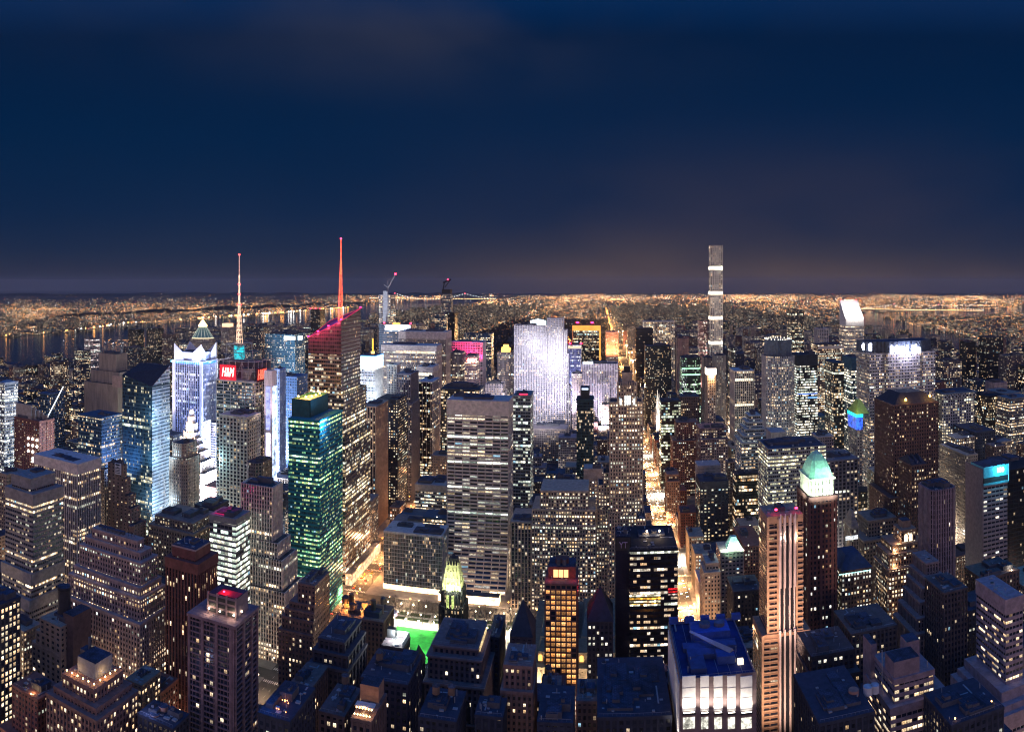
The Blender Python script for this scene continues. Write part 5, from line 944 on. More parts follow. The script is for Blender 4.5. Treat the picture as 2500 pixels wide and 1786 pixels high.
mb = MB(); mb.beam((x0+5, y0+8, z+14), (x0+9, y0+8, z+36), 2, 1.5, DARKM); mb.beam((x0+5, y0+8, z+34), (x1-1, y0+8, z+44), 2.6, 1.8, DARKM); mb.beam((x0+10, y0+8, z+20), (x1-2, y0+8, z+44), 1.2, 1.0, DARKM); mb.obj('jib', cr, o_)
mb = MB(); mb.cyl(x0+20, y0+6, z+42, z+45, 1.8, glow('beacon_red', RED, 14), n=8); mb.obj('beacon', cr, o_)
# magenta tower and red logo
h = H['pink_tower']; x0, x1, y0, y1, z = h['top']
for f in (.35, .62, .88): flood(h, (x0+(x1-x0)*f, y0-32, z-34), 2.2e5, (1, .04, .18), (x0+(x1-x0)*f, y0, z-12), 2, 95)
strip('red_logo', 'sign', '2', 1900, 1982, 1108, 1148, glow('sign_red', (1, .004, .03), .75), proud=.9)
s_ = strip('red_logo', 'sign_letters_plate', '2', 1900, 1902, 1110, 1112, DARKM, proud=1.0); a = SP('2', 1955, 1130, H['red_logo']['top'][2]-1.9)
text_part('lettering', 'UBS', glow('sign_letters_pink', (1, .6, .45), 6), s_, H['red_logo']['org'], a, (pi/2, 0, 0), 11.5, .9)
a2 = SP('2', 1926, 1130, H['red_logo']['top'][2]-1.9); mb = MB()
for an_ in (0, pi/3, 2*pi/3):
    c_, s2_ = cos(an_)*4.6, sin(an_)*4.6; mb.beam((a2[0]-c_, a2[1], a2[2]-s2_), (a2[0]+c_, a2[1], a2[2]+s2_), .9, .9, glow('sign_letters_pink', (1, .6, .45), 6))
add(H['red_logo'], 'emblem', mb)
h = H['golden_lantern']; a = SP('3', 114, 918, 1900)
mb = MB(); x0, x1, y0, y1, z = h['top']; cx_ = (x0+x1)/2-1; gg = glow('lantern_gold2', (1, .50, .10), 2.6)
mb.box(cx_-9, cx_+9, y0+8, y0+22, z, z+8, gg); mb.box(cx_-5, cx_+5, y0+10, y0+20, z+8, z+15, gg)
for i in range(4): mb.box(cx_-8+i*4.6, cx_-6+i*4.6, y0+7.5, y0+8.5, z+8, z+14-abs(i-1.5)*2, gg)
add(h, 'lantern', mb)
# the blazing slab: higher shoulder, steps down the right side, floodlights
h = H['rock_slab']; S_ = h['S']; x0, x1, y0, y1, z = h['top']; tr_ = h['trim']
def step(xa, xb, ytop, Ya=None, Yb=None):
    Ya = Ya or y0; a = SP('3', xa, ytop, Ya); b = SP('3', xb, ytop, Ya)
    poly_block(h, 'setback', [(a[0], Ya), (b[0], Ya), (b[0], Yb or y1), (a[0], Yb or y1)], 0, a[2], S_, trim=tr_, ub=768.0+xa)
step(482, 618, 622); 
for q in ((621, 650, 722), (650, 664, 925), (664, 679, 1205)): step(*q, Ya=y0+3, Yb=y1-3)
mb = MB()
for i in range(7): mb.box(SP('3', 335+i*20, 640, y0+8)[0], SP('3', 349+i*20, 640, y0+8)[0], y0+8, y0+9, z, z+11-abs(i-3), glow('crown_white', (.75, .9, 1), 4))
add(h, 'crown_sign', mb)
for f, zz, e, tz in ((.1, 190, 1.2e6, 150), (1.0, 150, 2.1e6, 120), (1.1, 190, 1.0e6, 200)):
    flood(h, (x0+(x1-x0)*f, y0-300, zz), e, (.94, .90, 1), (x0+(x1-x0)*f, y0, tz), 14, 50)
for f in (.75, 1.0): flood(h, (x0+(x1-x0)*f, y0-60, 20), 3e5, (.95, .88, 1), (x0+(x1-x0)*f, y0, 90), 5, 90)
flood(h, (x1+60, y0-60, 90), 4.5e5, (.92, .86, 1), (x1+8, y0+10, 140), 4, 80)
h = H['white_setback']; x0, x1, y0, y1, z = h['top']
for f, e in ((.15, 3.2e5), (.55, 3.6e5), (.9, 3e5)): flood(h, (x0+(x1-x0)*f, y0-55, 45), e, (.95, .86, 1), (x0+(x1-x0)*f, y0, 95), 4, 115)
poly_block(h, 'setback', [(x0+32, y0-12), (x1-16, y0-12), (x1-16, y0-1), (x0+32, y0-1)], 0, 128, h['S'], trim=h['trim'])
mb = MB()
for i in range(3): mb.box(x0+2+i*7, x0+7+i*7, y0-2, y0-.8, z, z+4, glow('flood_bank', (.7, .8, 1), 9))
add(h, 'light_bank', mb)
h = H['blue_glow_back']; x0, x1, y0, y1, z = h['top']; flood(h, (x0+16, y0-50, 60), 7e5, (.5, .55, 1), (x0+16, y0, 130), 4, 110)
strip('blue_glow_back', 'lit_parapet', '3', 655, 772, 862, 884, glow('parapet_warm', (1, .72, .5), 1.0), proud=.4)
for f in (0, .25, 1): beacon(h, (x0+(x1-x0)*f, y0, z+1.5), 2.2)
h = H['orange_frame']; x0, x1, y0, y1, z = h['top']; og = glow('orange_flood_glow', (1, .40, .07), 1.15, .15, .05); mb = MB()
mb.box(x0, x1, y0-1.4, y0-.5, z-14, z+.5, og, bottom=True); mb.box(x1-4, x1+.5, y0-1.4, y0-.5, 40, z-14, og); mb.box(x0-.5, x0+2, y0-1.4, y0-.5, 60, z-14, glow('orange_flood_glow_dim', (.9, .3, .12), .4)); add(h, 'frame_glow', mb)  # floodlighting of the frame painted as emission
for f in (.18, .7): beacon(h, (x0+(x1-x0)*f, y0+4, z+6), 4.0, (1, .02, .1), 10)
h = H['pink_stone']; x0, x1, y0, y1, z = h['top']
for xx in (x0-12, x1+12): flood(h, (xx, y0-30, z-70), 5e5, (1, .50, .22), ((x0+x1)/2, y0, z-20), 3, 90)
h = H['pencil']; x0, x1, y0, y1, z = h['top']; lw = glow('open_storey', (1, .86, .66), 3.2, .2, .4); tr_ = plain('white_concrete', (.42, .39, .36), .8)
mb = MB(); fb = 6; bw = (x1-x0)/fb
for k in range(fb+1): mb.box(x0+k*bw-.85, x0+k*bw+.85, y0-.75, y0, 0, z, tr_)
k = 1
while k*4.7 < z: mb.box(x0, x1, y0-.6, y0, k*4.7-.95, k*4.7+.95, tr_); k += 1
add(h, 'frame', mb)
for yy in (654, 715, 776, 837): 
    zz = zat(yy, x0, y0); mb = MB(); mb.box(x0-.2, x1+.2, y0-.9, y0-.75, zz-4.2, zz+4.2, lw, bottom=True)
    for k in range(fb+1): mb.box(x0+k*bw-.4, x0+k*bw+.4, y0-1.1, y0-.9, zz-4.2, zz+4.2, tr_)
    mb.box(x0-.2, x1+.2, y0-1.1, y0-.9, zz-.4, zz+.4, tr_); mb.box(x0-.75, x0-.6, y0, y1, zz-4.2, zz+4.2, lw); add(h, 'open_storey', mb)
h = H['pencil']
for xx, zz in ((-40, 60), (60, 150), (-30, 260)): flood(h, (x0+xx, y0-90, zz), 1.6e5, (1, .85, .72), ((x0+x1)/2, y0, zz+70), 4, 110)
h = H['lit_box_top']; x0, x1, y0, y1, z = h['top']; mb = MB(); mb.box(x0-1, x1+1, y0-.5, y1-8, z, z+9, glow('white_box_light', (1, .80, .62), 6), ROOF); add(h, 'lit_box', mb)
bulb(h['root'], h['org'], ((x0+x1)/2, y0-6, z-3), 3e4, (1, .55, .25), 2)
strip('white_ribs_mid', 'lit_storey', '3', 2100, 2255, 1140, 1165, glow('storey_light', (1, .90, .66), 1.7, .5, .5), proud=.05); strip('white_ribs_mid', 'lit_storey', '3', 2100, 2255, 1358, 1380, glow('storey_light', (1, .90, .66), 1.7, .5, .5), proud=.05)
strip('brown_bands', 'top_storey', '4', 640, 846, 788, 820, plain('white_frame', (.5, .45, .4), .7), proud=.3)
strip('white_bands', 'blue_storey', '4', 478, 634, 1166, 1178, glow('blue_storey', (.05, .2, .9), 1.4, .5, .3), proud=.9); strip('white_bands', 'blue_storey', '4', 560, 634, 1195, 1208, glow('blue_storey2', (.15, .4, 1), 1.6, .5, .3), proud=.9)
strip('green_round', 'green_storey', '3', 1640, 1800, 1050, 1062, glow('green_storey', (.45, 1, .6), 1.6, .3, .2), proud=.9); strip('green_round', 'green_storey', '3', 1640, 1800, 1102, 1116, glow('green_storey', (.45, 1, .6), 1.6, .3, .2), proud=.9)
# octagonal crown
h = H['octagon_crown']; x0, x1, y0, y1, z = h['top']; poly_block(h, 'crown', octo(x0+3, x1-3, y0+4, y1-4, 12), z, 240, dict(h['S'], bay=1.6, rp=1, rs=0, rpw=.3), trim=plain('crown_steel', (.20, .24, .30), .5), m=fmat((.08, .12, .17), ww=.8, wh=.98, lit=0, glass=(.02, .045, .08)))
P = octo(x0+3.5, x1-3.5, y0+4.5, y1-4.5, 12); lamps(h, [(P[i][0]*(1-f)+P[(i+1) % 8][0]*f, P[i][1]*(1-f)+P[(i+1) % 8][1]*f, 240.5) for i in range(8) for f in (0, .33, .66)], .6, (1, .9, .7), 4, 'crown_lamp')
# the curved slab: real eight-sided outline, dark crown storey, sign
h = H['curved_slab']; x0, x1, y0, y1, z = h['top']; Lr = 14
poly = [(x0, y0+17), (x0+22, y0-1), (x0+40, y0-5), (x1-40, y0-5), (x1-22, y0-1), (x1, y0+17), (x1, y1-12), (x0, y1-12)]
poly = [(x0-.5, y0+14), (x0+24, y0-3), (x1-24, y0-3), (x1+.5, y0+14), (x1+.5, y1), (x0-.5, y1)]
poly_block(h, 'curved_front', poly, 0, z, h['S'], trim=h['trim'])
poly_block(h, 'crown', poly, z+.2, 245, dict(h['S'], bay=1.8, rp=1, rs=0, rpw=.25), trim=plain('crown_louvre', (.12, .15, .20), .6), m=fmat((.05, .07, .10), ww=.8, wh=.98, lit=0, glass=(.015, .02, .035)))
a = SP('4', 1240, 846, y0-4.6); b = SP('4', 1428, 798, y0-4.6); hold = MB(); hold.box(a[0], b[0], y0-4.1, y0-3.3, a[2]+2, a[2]+3, DARKM); s_ = add(h, 'sign', hold)
text_part('lettering', 'MetLife', glow('sign_blaze', (.80, .80, 1), 20), s_, h['org'], ((a[0]+b[0])/2, y0-4.8, (a[2]+b[2])/2), (pi/2, 0, 0), 15.5, .92)
bulb(h['root'], h['org'], ((a[0]+b[0])/2, y0-14, (a[2]+b[2])/2), 7e4, (.75, .75, 1), 3)
mb = MB(); mb.box(x0-1.6, x0-.8, y0+16, y0+19, 234, 242, glow('sign_blaze', (.80, .80, 1), 20)); mb.box(x0-1.6, x0-.8, y0+20, y0+22, 236, 240, glow('sign_blaze', (.80, .80, 1), 20)); mb.box(x0+3, x0+6.5, y0+8.6, y0+9.4, 233.5, 242.5, glow('sign_blaze', (.80, .80, 1), 20)); add(h, 'emblem', mb)
# green gable; floodlight on colonnade and cornice painted as emission
h = H['blue_gable']; x0, x1, y0, y1, z = h['top']; x0b = SP('8', 868, 100, y0)[0]
bl = glow('colonnade_flood_glow', (.03, .13, 1), 1.3, .8, .35); mb = MB(); mb.box(x0-.4, x1+.2, y0-.9, y0-.3, z-1, z+14, bl, bottom=True); mb.box(x0-.9, x0-.3, y0, y1, z-1, z+14, bl, bottom=True)
for i in range(7): mb.box(x0-1.3, x0-.9, y0+1+i*4.2, y0+2+i*4.2, z-1, z+14, plain('column_stone', (.6, .6, .7), .7))
add(h, 'colonnade', mb); mb = MB(); mb.box(x0, x1, y0, y1, z-1, z+14, h['trim']); mb.box(x0-1.2, x1+.8, y0-1.2, y1+1, z+14, z+18, glow('cornice_flood_glow', (.02, .75, .75), 1.5, .3, .5)); add(h, 'attic', mb)
pyramid(h, 'gable_roof', (x0-1, x1+9, y0-1, y1+1), z+18, z+33, plain('green_gilt', (.35, .45, .10), .5), .25); bulb(h['root'], h['org'], (x0-8, y0-8, z+22), 6e3, (.8, 1, .4), 2)
# hipped roofs
def hip(k, part, z1, m, cut=.35, over=.6, dz=0): 
    h = H[k]; x0, x1, y0, y1, z = h['top']; return pyramid(h, part, (x0-over, x1+over, y0-over, y1+over), z+.1+dz, z1, m, cut)
SL = plain('roof_slate', (.035, .04, .055), .8)
h = H['lincoln']; x0, x1, y0, y1, z = h['top']; hip('lincoln', 'hipped_roof', z+10, SL, .55, -1)
lamps(h, [(x0+14, y0+3, z+3), (x1-8, y0+3, z+5)], 1.3, (1, .50, .08), 12, 'roof_lamp'); bulb(h['root'], h['org'], (x0+14, y0+1, z+6), 2.5e3, (1, .45, .08)); bulb(h['root'], h['org'], (x1-8, y0+1, z+8), 5e3, (1, .45, .08))
h = H['lincoln_wing']; x0, x1, y0, y1, z = h['top']
for i in range(3): pyramid(h, 'gable_roof', (x0+i*(x1-x0)/3, x0+(i+1)*(x1-x0)/3, y0, y1), z+.1, z+7, SL)
h = H['arch_grid']; x0, x1, y0, y1, z = h['top']; mb = MB(); mb.box(x0-1.2, x1+1.2, y0-1.2, y1+1.2, z-1.5, z, plain('blue_steel', (.10, .16, .24), .6), ROOF)
for i in range(9):
    cx_ = x0+3+i*(x1-x0-6)/8; n = 12
    for r, yy, m in ((2.6, y0-1.25, plain('ring_pale', (.4, .42, .45), .7)), (1.7, y0-1.4, DARKM)): mb.face([(cx_+r*cos(2*pi*j/n), yy, z-5+r*sin(2*pi*j/n)) for j in range(n)][::-1], m)
add(h, 'cornice', mb)
h = H['sign_hundred']; x0, x1, y0, y1, z = h['top']; mb = MB(); cyw = plain('cyan_wall', (.10, .35, .42), .6); mb.box(x0-.3, x1+.3, y0-1.6, y1, z-7, z+3, cyw, ROOF, True); mb.box(x0-.1, x1+.1, y0-1.0, y1, z-12, z-7, DARKM); mb.box(x0-.2, x1+.3, y0-1.5, y1, z-14, z-12, cyw); s_ = add(h, 'sign_storey', mb)
text_part('lettering', '100', glow('sign_cyan', (.45, .95, 1), 8), s_, h['org'], (x0+(x1-x0)*.66, y0-2.0, z-1.6), (pi/2, 0, 0), 6.4, .85)
bulb(h['root'], h['org'], (x0+(x1-x0)*.66, y0-7, z-1), 1.6e4, (.1, .75, 1), 1.5); mb = MB(); mb.box(x1+.3, x1+.8, y0-1.6, y0-1, z-13, z+3, glow('edge_cyan', (.15, .6, .9), 1.4)); add(h, 'edge_light', mb)
mb = MB(); mb.box(x0-.9, x0, y0, y1+9, 0, z+1, plain('blank_flank', (.22, .17, .17), .85), ROOF); add(h, 'blank_flank', mb)
h = H['step_pyramid']; x0, x1, y0, y1, z = h['top']
mb = MB()
for i in range(8):
    f = i*.85; mb.box(x0+f*.45, x1-f*.45, y0+f*1.2, y1-f*1.2, z+i*1.6, z+(i+1)*1.6, h['trim'])
add(h, 'stepped_roof', mb)
strip('step_pyramid', 'lit_colonnade', '8', 858, 955, 990, 1035, glow('colonnade_white', (.9, .95, 1), .9, .7, .8), proud=.1)
h = H['cyan_hip']; x0, x1, y0, y1, z = h['top']; hip('cyan_hip', 'hipped_roof', z+9, plain('roof_blue', (.03, .06, .12), .8), .45, .8)
strip('cyan_hip', 'lit_storey', 'c', 806, 1058, 30, 56, glow('cyan_storey', (.5, 1, .95), 1.6, .55, .7), proud=.05)
# green pyramid crown
def crown_pyramid(k, zb, zt, m, body, light, e, over=1.0, cut=0.0, bodyz=None):
    h = H[k]; x0, x1, y0, y1, z = h['top']
    if body: poly_block(h, 'lantern_storey', octo(x0+1.5, x1-1.5, y0+1.5, y1-1.5, 2), z, zb, dict(h['S'], bay=2.6, fh=6, rp=1, rs=0), trim=body, m=fmat(body_c, ww=.45, wh=.6, lit=0))
    bx = (x0+2.5-over, x1-2.5+over, y0+2.5-over, y1-2.5+over); cx_, cy_ = (bx[0]+bx[1])/2, (bx[2]+bx[3])/2; hw, hd = (bx[1]-bx[0])/2, (bx[3]-bx[2])/2; mb = MB()
    lv = ((1, 0), (.93, .14), (.80, .38), (.58, .66), (.30, .88), (.04, 1))
    for (s0, f0), (s1, f1) in zip(lv[:-1], lv[1:]):
        A_ = octo(cx_-hw*s0, cx_+hw*s0, cy_-hd*s0, cy_+hd*s0, hw*s0*.35); B_ = octo(cx_-hw*s1, cx_+hw*s1, cy_-hd*s1, cy_+hd*s1, hw*s1*.35)
        for i in range(8): j = (i+1) % 8; mb.face([(*A_[i], zb+.1+(zt-zb)*f0), (*A_[j], zb+.1+(zt-zb)*f0), (*B_[j], zb+.1+(zt-zb)*f1), (*B_[i], zb+.1+(zt-zb)*f1)], m); mb.beam((*A_[i], zb+.1+(zt-zb)*f0), (*B_[i], zb+.1+(zt-zb)*f1), .22, .22, m, 3)
    add(h, 'pyramid_roof', mb)
    for gx, gy in ((-11, -9), (x1-x0+8, -12), ((x1-x0)*.4, -13)): flood(h, (x0+gx, y0+gy, zb+1), e*.55, (.45, 1, .68), ((x0+x1)/2, (y0+y1)/2-3, (zb*.6+zt*.4)), 1.2, 80)
    for sx, sy in ((.15, 0), (.85, 0), (0, .3)): flood(h, (x0+(x1-x0)*sx-(10 if sx == 0 else 0), y0-(10 if sx else -8), z+1), e, light, ((x0+x1)/2, (y0+y1)/2, zb+2), .8, 130)
body_c = (.55, .52, .44)
GC = plain('copper_green', (.36, .60, .48), .6, var=.22, scale=.5)
crown_pyramid('green_pyramid', 174, 192, GC, plain('lit_stone', (.60, .58, .46), .8, var=.1), (.80, 1, .80), 2.4e4)
h = H['green_pyramid']; x0, x1, y0, y1, z = h['top']; mb = MB(); mb.box(x0-.8, x1+.8, y0-.8, y1+.8, z-.2, z+.8, plain('dark_cornice', (.10, .05, .05), .8)); mb.box(x0+.5, x1-.5, y0+.5, y1-.5, 173, 174.3, plain('lit_stone', (.60, .58, .46), .8, var=.1)); add(h, 'cornice', mb); bulb(h['root'], h['org'], (x1-1, y0-1, 178), 3e3, (.8, 1, .9), .8)
h = H['green_hat']; x0, x1, y0, y1, z = h['top']; flood(h, ((x0+x1)/2-8, y0-14, z), 1.2e4, (.45, 1, .68), ((x0+x1)/2+3, y0+8, z+5), .8, 80); cx_, cy_ = (x0+x1)/2+3, (y0+y1)/2; pyramid(h, 'pyramid_roof', (cx_-7, cx_+7, cy_-8, cy_+6), z, z+10, GC, .38)
for sx in (-8, 8): bulb(h['root'], h['org'], (cx_+sx, cy_-12, z+3), 1.1e4, (.75, 1, .85), .6)
# peach tower: four pale ribs, beacons, floodlights
h = H['rib_orange']; x0, x1, y0, y1, z = h['top']; T0, T1 = h['tiers'][0], h['tiers'][1]; rm_ = plain('pale_rib', (.62, .50, .50), .7, var=.08)
for i, xx in enumerate((335, 372, 415, 452)):
    a = SP('8', xx, 830, y0-1.4); w_ = .85; mb = MB(); mb.box(a[0]-w_/2, a[0]+w_/2, y0-2.2, y0, T0[4], z-1, rm_); mb.box(a[0]-w_/2-.2, a[0]+w_/2+.2, T0[2]-1.6, T0[2], 0, T0[4]+2.5, rm_)
    mb.box(a[0]-w_/2+.5, a[0]+w_/2+.5, y0-2.8, y0-2.2, T0[4]+30, z+2, rm_); add(h, 'rib', mb)
mb = MB(); gx0 = SP('8', 343, 830, y0)[0]; gx1 = SP('8', 448, 830, y0)[0]; mb.box(gx0, gx1, y0-.62, y0-.4, T0[4], z-8, fmat((.02, .02, .03), ww=.92, wh=.7, lit=.05, la=WARM)); mb.box(gx0, gx1, T0[2]-.62, T0[2]-.4, 0, T0[4]-2, fmat((.02, .02, .03), ww=.92, wh=.7, lit=.05, la=WARM)); add(h, 'glazing', mb)
mb = MB(); pp = plain('peach_panel', (.46, .29, .19), .8)
for k in range(46):
    zz = 3.6*k+1
    if zz < T0[4]-3:
        for xa, xb in ((T0[0], gx0-2.8), (gx1+2.8, T0[1])): mb.box(xa-.2, xb+.2, T0[2]-.7, T0[2], zz, zz+1.0, pp)
    elif zz < z-6:
        for xa, xb in ((x0, gx0-2.2), (gx1+2.2, x1)):
            mb.box(xa-.3, xb+.1, y0-1.0, y0, zz, zz+1.2, pp)
for xx in (x0, T0[0]): mb.box(xx-.3, xx+1.3, (y0 if xx == x0 else T0[2])-.9, (y0 if xx == x0 else T0[2]), 0 if xx == T0[0] else T0[4], z if xx == x0 else T0[4], pp)
mb.box(gx1+1.2, gx1+2.6, y0-.9, y0, T0[4], z-2, pp); mb.box(gx0-2.6, gx0-1.2, y0-.9, y0, T0[4], z-2, pp); add(h, 'balcony_bands', mb)
for f in (.28, .85): beacon(h, (x0+(x1-x0)*f, y0+3, z+3), 1.0, RED, 12)
for xx in (383, 415): pass
for sx in (.42, .8): bulb(h['root'], h['org'], (x0+(x1-x0)*sx, y0-3.6, z-14), 2.4e3, (1, .72, .5), .3)
for za, e in ((30, 1.6e5), (85, 2.0e5)): flood(h, (x0-6, y0-44, za), e, (1, .66, .46), ((x0+x1)/2, y0, za+36), 3, 100)
# floodlit white panels under a blue roof
h = H['white_panels']; x0, x1, y0, y1, z = h['top']; wp = plain('white_panel', (.80, .78, .74), .6, var=.1, scale=.3); pr = plain('brown_pier', (.20, .14, .14), .8)
mb = MB(); mb.box(x0-.4, x1+.3, y0-.6, y0-.05, 0, z+.5, pr); mb.box(x0-.6, x0-.05, y0, y1, 0, z+.5, pr); add(h, 'front_wall', mb)
for xa, xb in ((1655, 1770), (1812, 1886), (1928, 2004), (2045, 2118), (2160, 2262)):
    a = SP('b', xa, 1245, y0-1.3); b = SP('b', xb, 935, y0-1.3); mb = MB(); mb.box(a[0], b[0], y0-1.1, y0-.6, a[2], b[2], wp, bottom=True)
    for zz in (a[2]+(b[2]-a[2])*f for f in (.38, .66)): mb.box(a[0], b[0], y0-1.18, y0-1.1, zz, zz+.2, STEEL)
    add(h, 'panel', mb)
    mb = MB(); mb.box(a[0], b[0], y0-2.2, y0-1.2, a[2]-1.3, a[2]-.5, DARKM); mb.box(a[0]+.5, b[0]-.5, y0-2.0, y0-1.4, a[2]-.5, a[2]-.3, glow('flood_lens', (1, .9, .75), 6)); add(h, 'light_trough', mb)
    for f in (.2, .5, .8): flood(h, (a[0]+(b[0]-a[0])*f, y0-3.8, a[2]+.1), 2.8e3, (1, .88, .74), (a[0]+(b[0]-a[0])*f, y0-1.1, a[2]+9), .25, 110)
    mb = MB(); c = SP('b', xa+5, 1400, y0-1.2); d = SP('b', xb-5, 1295, y0-1.2); k = 4 if xb-xa > 90 else 3; ww_ = (d[0]-c[0])/k
    for j in range(k): mb.box(c[0]+j*ww_+.08, c[0]+(j+1)*ww_-.08, y0-1.0, y0-.6, c[2], d[2], glow('office_light', (.95, .92, .78), .9, .8, .35))
    add(h, 'window_row', mb)
for i in range(11):
    Y_ = y0+2+i*5; mb = MB(); mb.box(x0-1.1, x0-.6, Y_, Y_+3.2, z-32, z-3, wp); add(h, 'panel', mb)
    if i % 3 == 0: flood(h, (x0-4, Y_+2, z-32), 6e3, (1, .88, .74), (x0-.6, Y_+2, z-18), .3, 110)
mb = MB()
for i in range(5): mb.box(x0-.4+i*9, x0+4.6+i*9, y1-3, y1, z, z+3, plain('blue_box', (.04, .08, .25), .8))
mb.box(x0+10, x1-6, y1-22, y1-9, z-1, z+4, plain('blue_box', (.04, .08, .25), .8)); mb.cyl(x0+18, y1-15, z+4, z+6, 3, MECH, n=16); mb.cyl(x0+26, y1-15, z+4, z+6, 3, MECH, n=16)
mb.beam((x0+9, y0+36, z+5), (x0+28, y0+16, z+3), .8, 1.8, STEEL); mb.box(x0+20, x0+29, y0+12, y0+20, z-1, z+3, plain('blue_box', (.04, .08, .25), .8)); mb.box(x0+30, x0+33, y0+10, y0+12, z-1, z+1.5, glow('hatch_light', (1, .8, .6), 1.5)); add(h, 'roof_machinery', mb)
for i in range(9): add(h, 'roof_box', (lambda b: (b.box(x0+3+R.uniform(0, 28), x0+5+R.uniform(0, 28), y0+3+R.uniform(0, 30), y0+5+R.uniform(0, 32), z-1, z+R.uniform(.2, 1.8), plain('blue_box2', (.05, .07, .16), .8)), b)[1])(MB()))
for i in range(6): mb = MB(); mb.box(x0+1+i*6, x0+1.15+i*6, y0+1, y1-1, z-1.1, z-.9, STEEL); add(h, 'roof_seam', mb)
bulb(h['root'], h['org'], (x0+14, y0+30, z+14), 2.0e3, (.03, .12, 1), 2); bulb(h['root'], h['org'], (x0+30, y0+40, z+14), 1.5e3, (.03, .15, 1), 2)
# dark glass slab by the avenue
h = H['dark_glass_fifth']; x0, x1, y0, y1, z = h['top']
for ya, yb, xa, xb, c, p in ((225, 318, 1195, 1465, (1, .42, .04), 1.5), (172, 236, 1530, 1612, (1, .02, .02), 1.2), (125, 145, 1480, 1612, (.8, .1, .05), .6), (910, 955, 1360, 1515, (1, .30, .03), 1.2)):
    a = SP('b', xa, yb, y0-.36); b = SP('b', xb, ya, y0-.36); mb = MB()
    mb.wall((a[0], y0-.36), (b[0], y0-.36), a[2], b[2], fmat((.004, .004, .008), ww=.93, wh=.62, lit=4.0, power=p, row=0, la=c, lb=(c[0], c[1]*1.25, c[2]*1.6), mull=3), 1.5, 2.0 if yb-ya > 60 else 3.95, 300+xa, 0); add(h, 'lit_storey', mb)
lamps(h, [(x0+13, y0+22, z+4), (x0+22, y0+22, z+4)], .6, (1, .8, .5), 14, 'roof_lamp')
for sx in (13, 22): bulb(h['root'], h['org'], (x0+sx, y0+22, z+3), 1.2e3, (1, .7, .4), .5)
side_strip('dark_glass_fifth', 'glazed_flank', y0, y1, 0, z-3, h['fm'], True, .05, .1)
h = H['dark_glass_back']; x0, x1, y0, y1, z = h['top']; s_ = MB(); s_.box(x0+.4, x1-.4, y0-.9, y0-.55, z-9, z-.5, DARKM); s_ = add(h, 'sign', s_); text_part('lettering', 'YT', plain('grey_letters', (.32, .26, .38), .7), s_, h['org'], ((x0+x1)/2, y0-1.3, z-5.5), (pi/2, 0, 0), 6, .8)
# pointed roofs
hip('red_gable', 'pitched_roof', 113, SL, .0); h = H['red_gable']; x0, x1, y0, y1, z = h['top']; bulb(h['root'], h['org'], (x0-7, y0+8, 112), 9e3, (1, .03, .08), 1)
hip('witch_hat', 'pitched_roof', 114, SL, .05); hip('small_pinnacle', 'pitched_roof', 83, SL, .0)
# golden-windowed tower: roof house lit red and gold
h = H['gold_windows']; x0, x1, y0, y1, z = h['top']; mb = MB(); rb = plain('red_roof_wall', (.16, .06, .05), .8); mb.box(x0+1.5, x1-1, y0+8, y1-3, z, z+8, rb, ROOF); mb.box(x0+7, x0+9.5, y0+10, y0+12, z+8, z+12, MECH); mb.box(x0+11, x0+13.5, y0+10, y0+12, z+8, z+12, MECH); mb.box(x0+6, x1-6, y0+14, y0+20, z+8, z+11, rb); add(h, 'penthouse', mb)
mb = MB()
for i in range(3): mb.box(x0+5+i*3.5, x0+8+i*3.5, y0+7.6, y0+8, z+1, z+6, glow('penthouse_window', (1, .5, .2), 1.8))
add(h, 'lit_bay', mb); bulb(h['root'], h['org'], (x0+2.5, y0+4, z+3), 3e2, (1, .10, .05), .5); bulb(h['root'], h['org'], (x1-2.5, y0+4, z+3), 3e2, (1, .08, .05), .5)
# gothic crown
h = H['radiator']; x0, x1, y0, y1, z = h['top']; gs = plain('gilded_stone', (.55, .50, .28), .6, var=.15); cx_, cy_ = (x0+x1)/2, (y0+y1)/2
cx0, cx1 = x0+1.5, x1-1.2
mb = MB()
for i in range(4):
    f = i*.9; z0_, z1_ = z+i*4.4, z+(i+1)*4.4; mb.box(cx0+f*.8, cx1-f*.8, y0+2+f, y1-2-f, z0_, z1_, gs, ROOF)
    nb_ = 5-i//2
    for k in range(nb_+1):
        xx = cx0+f*.8+(cx1-cx0-1.6*f)*k/nb_; mb.box(xx-.35, xx+.35, y0+1.5+f, y0+2+f, z0_, z1_+1.5, gs); mb.cyl(xx, y0+1.8+f, z1_+1.5, z1_+3.6, .4, gs, n=4, r1=.02)
    for k in range(1, 4):
        yy = y0+2+f+(y1-y0-4-2*f)*k/4
        for xx in (cx0+f*.8, cx1-f*.8): mb.box(xx-.3, xx+.3, yy-.35, yy+.35, z0_, z1_+1.5, gs)
add(h, 'gothic_crown', mb); mb = MB(); mb.box(cx_-3, cx_+3.4, cy_-3, cy_+3, z+17.6, z+22, DARKM); mb.cyl(cx_, cy_, z+22, z+24.5, 2.2, DARKM, n=8, r1=.6); add(h, 'crown_cap', mb)
for sx, sy, zz, e in ((-2, 0, z+1, 1.0e4), (0, -4, z+1, 1.1e4), (4, -4, z+2, 1.1e4), (x1-cx_+4, -2, z+2, 2.4e4), (x0-cx_-2, -1, z+8, 1.2e4), (0, -3, z+11, 9e3)):
    bulb(h['root'], h['org'], (cx_+sx, y0+sy, zz), e*.42, (.84, 1, .58), .7)
for fx in (.35, .6):
    mb = MB(); xx = x0+(x1-x0)*fx; mb.box(xx-.9, xx+.9, y0-1.1, y0-.5, z-12, z-2.5, glow('tall_window', (.7, .85, .25), .8, .6, .6)); add(h, 'tall_window', mb)
mb = MB()
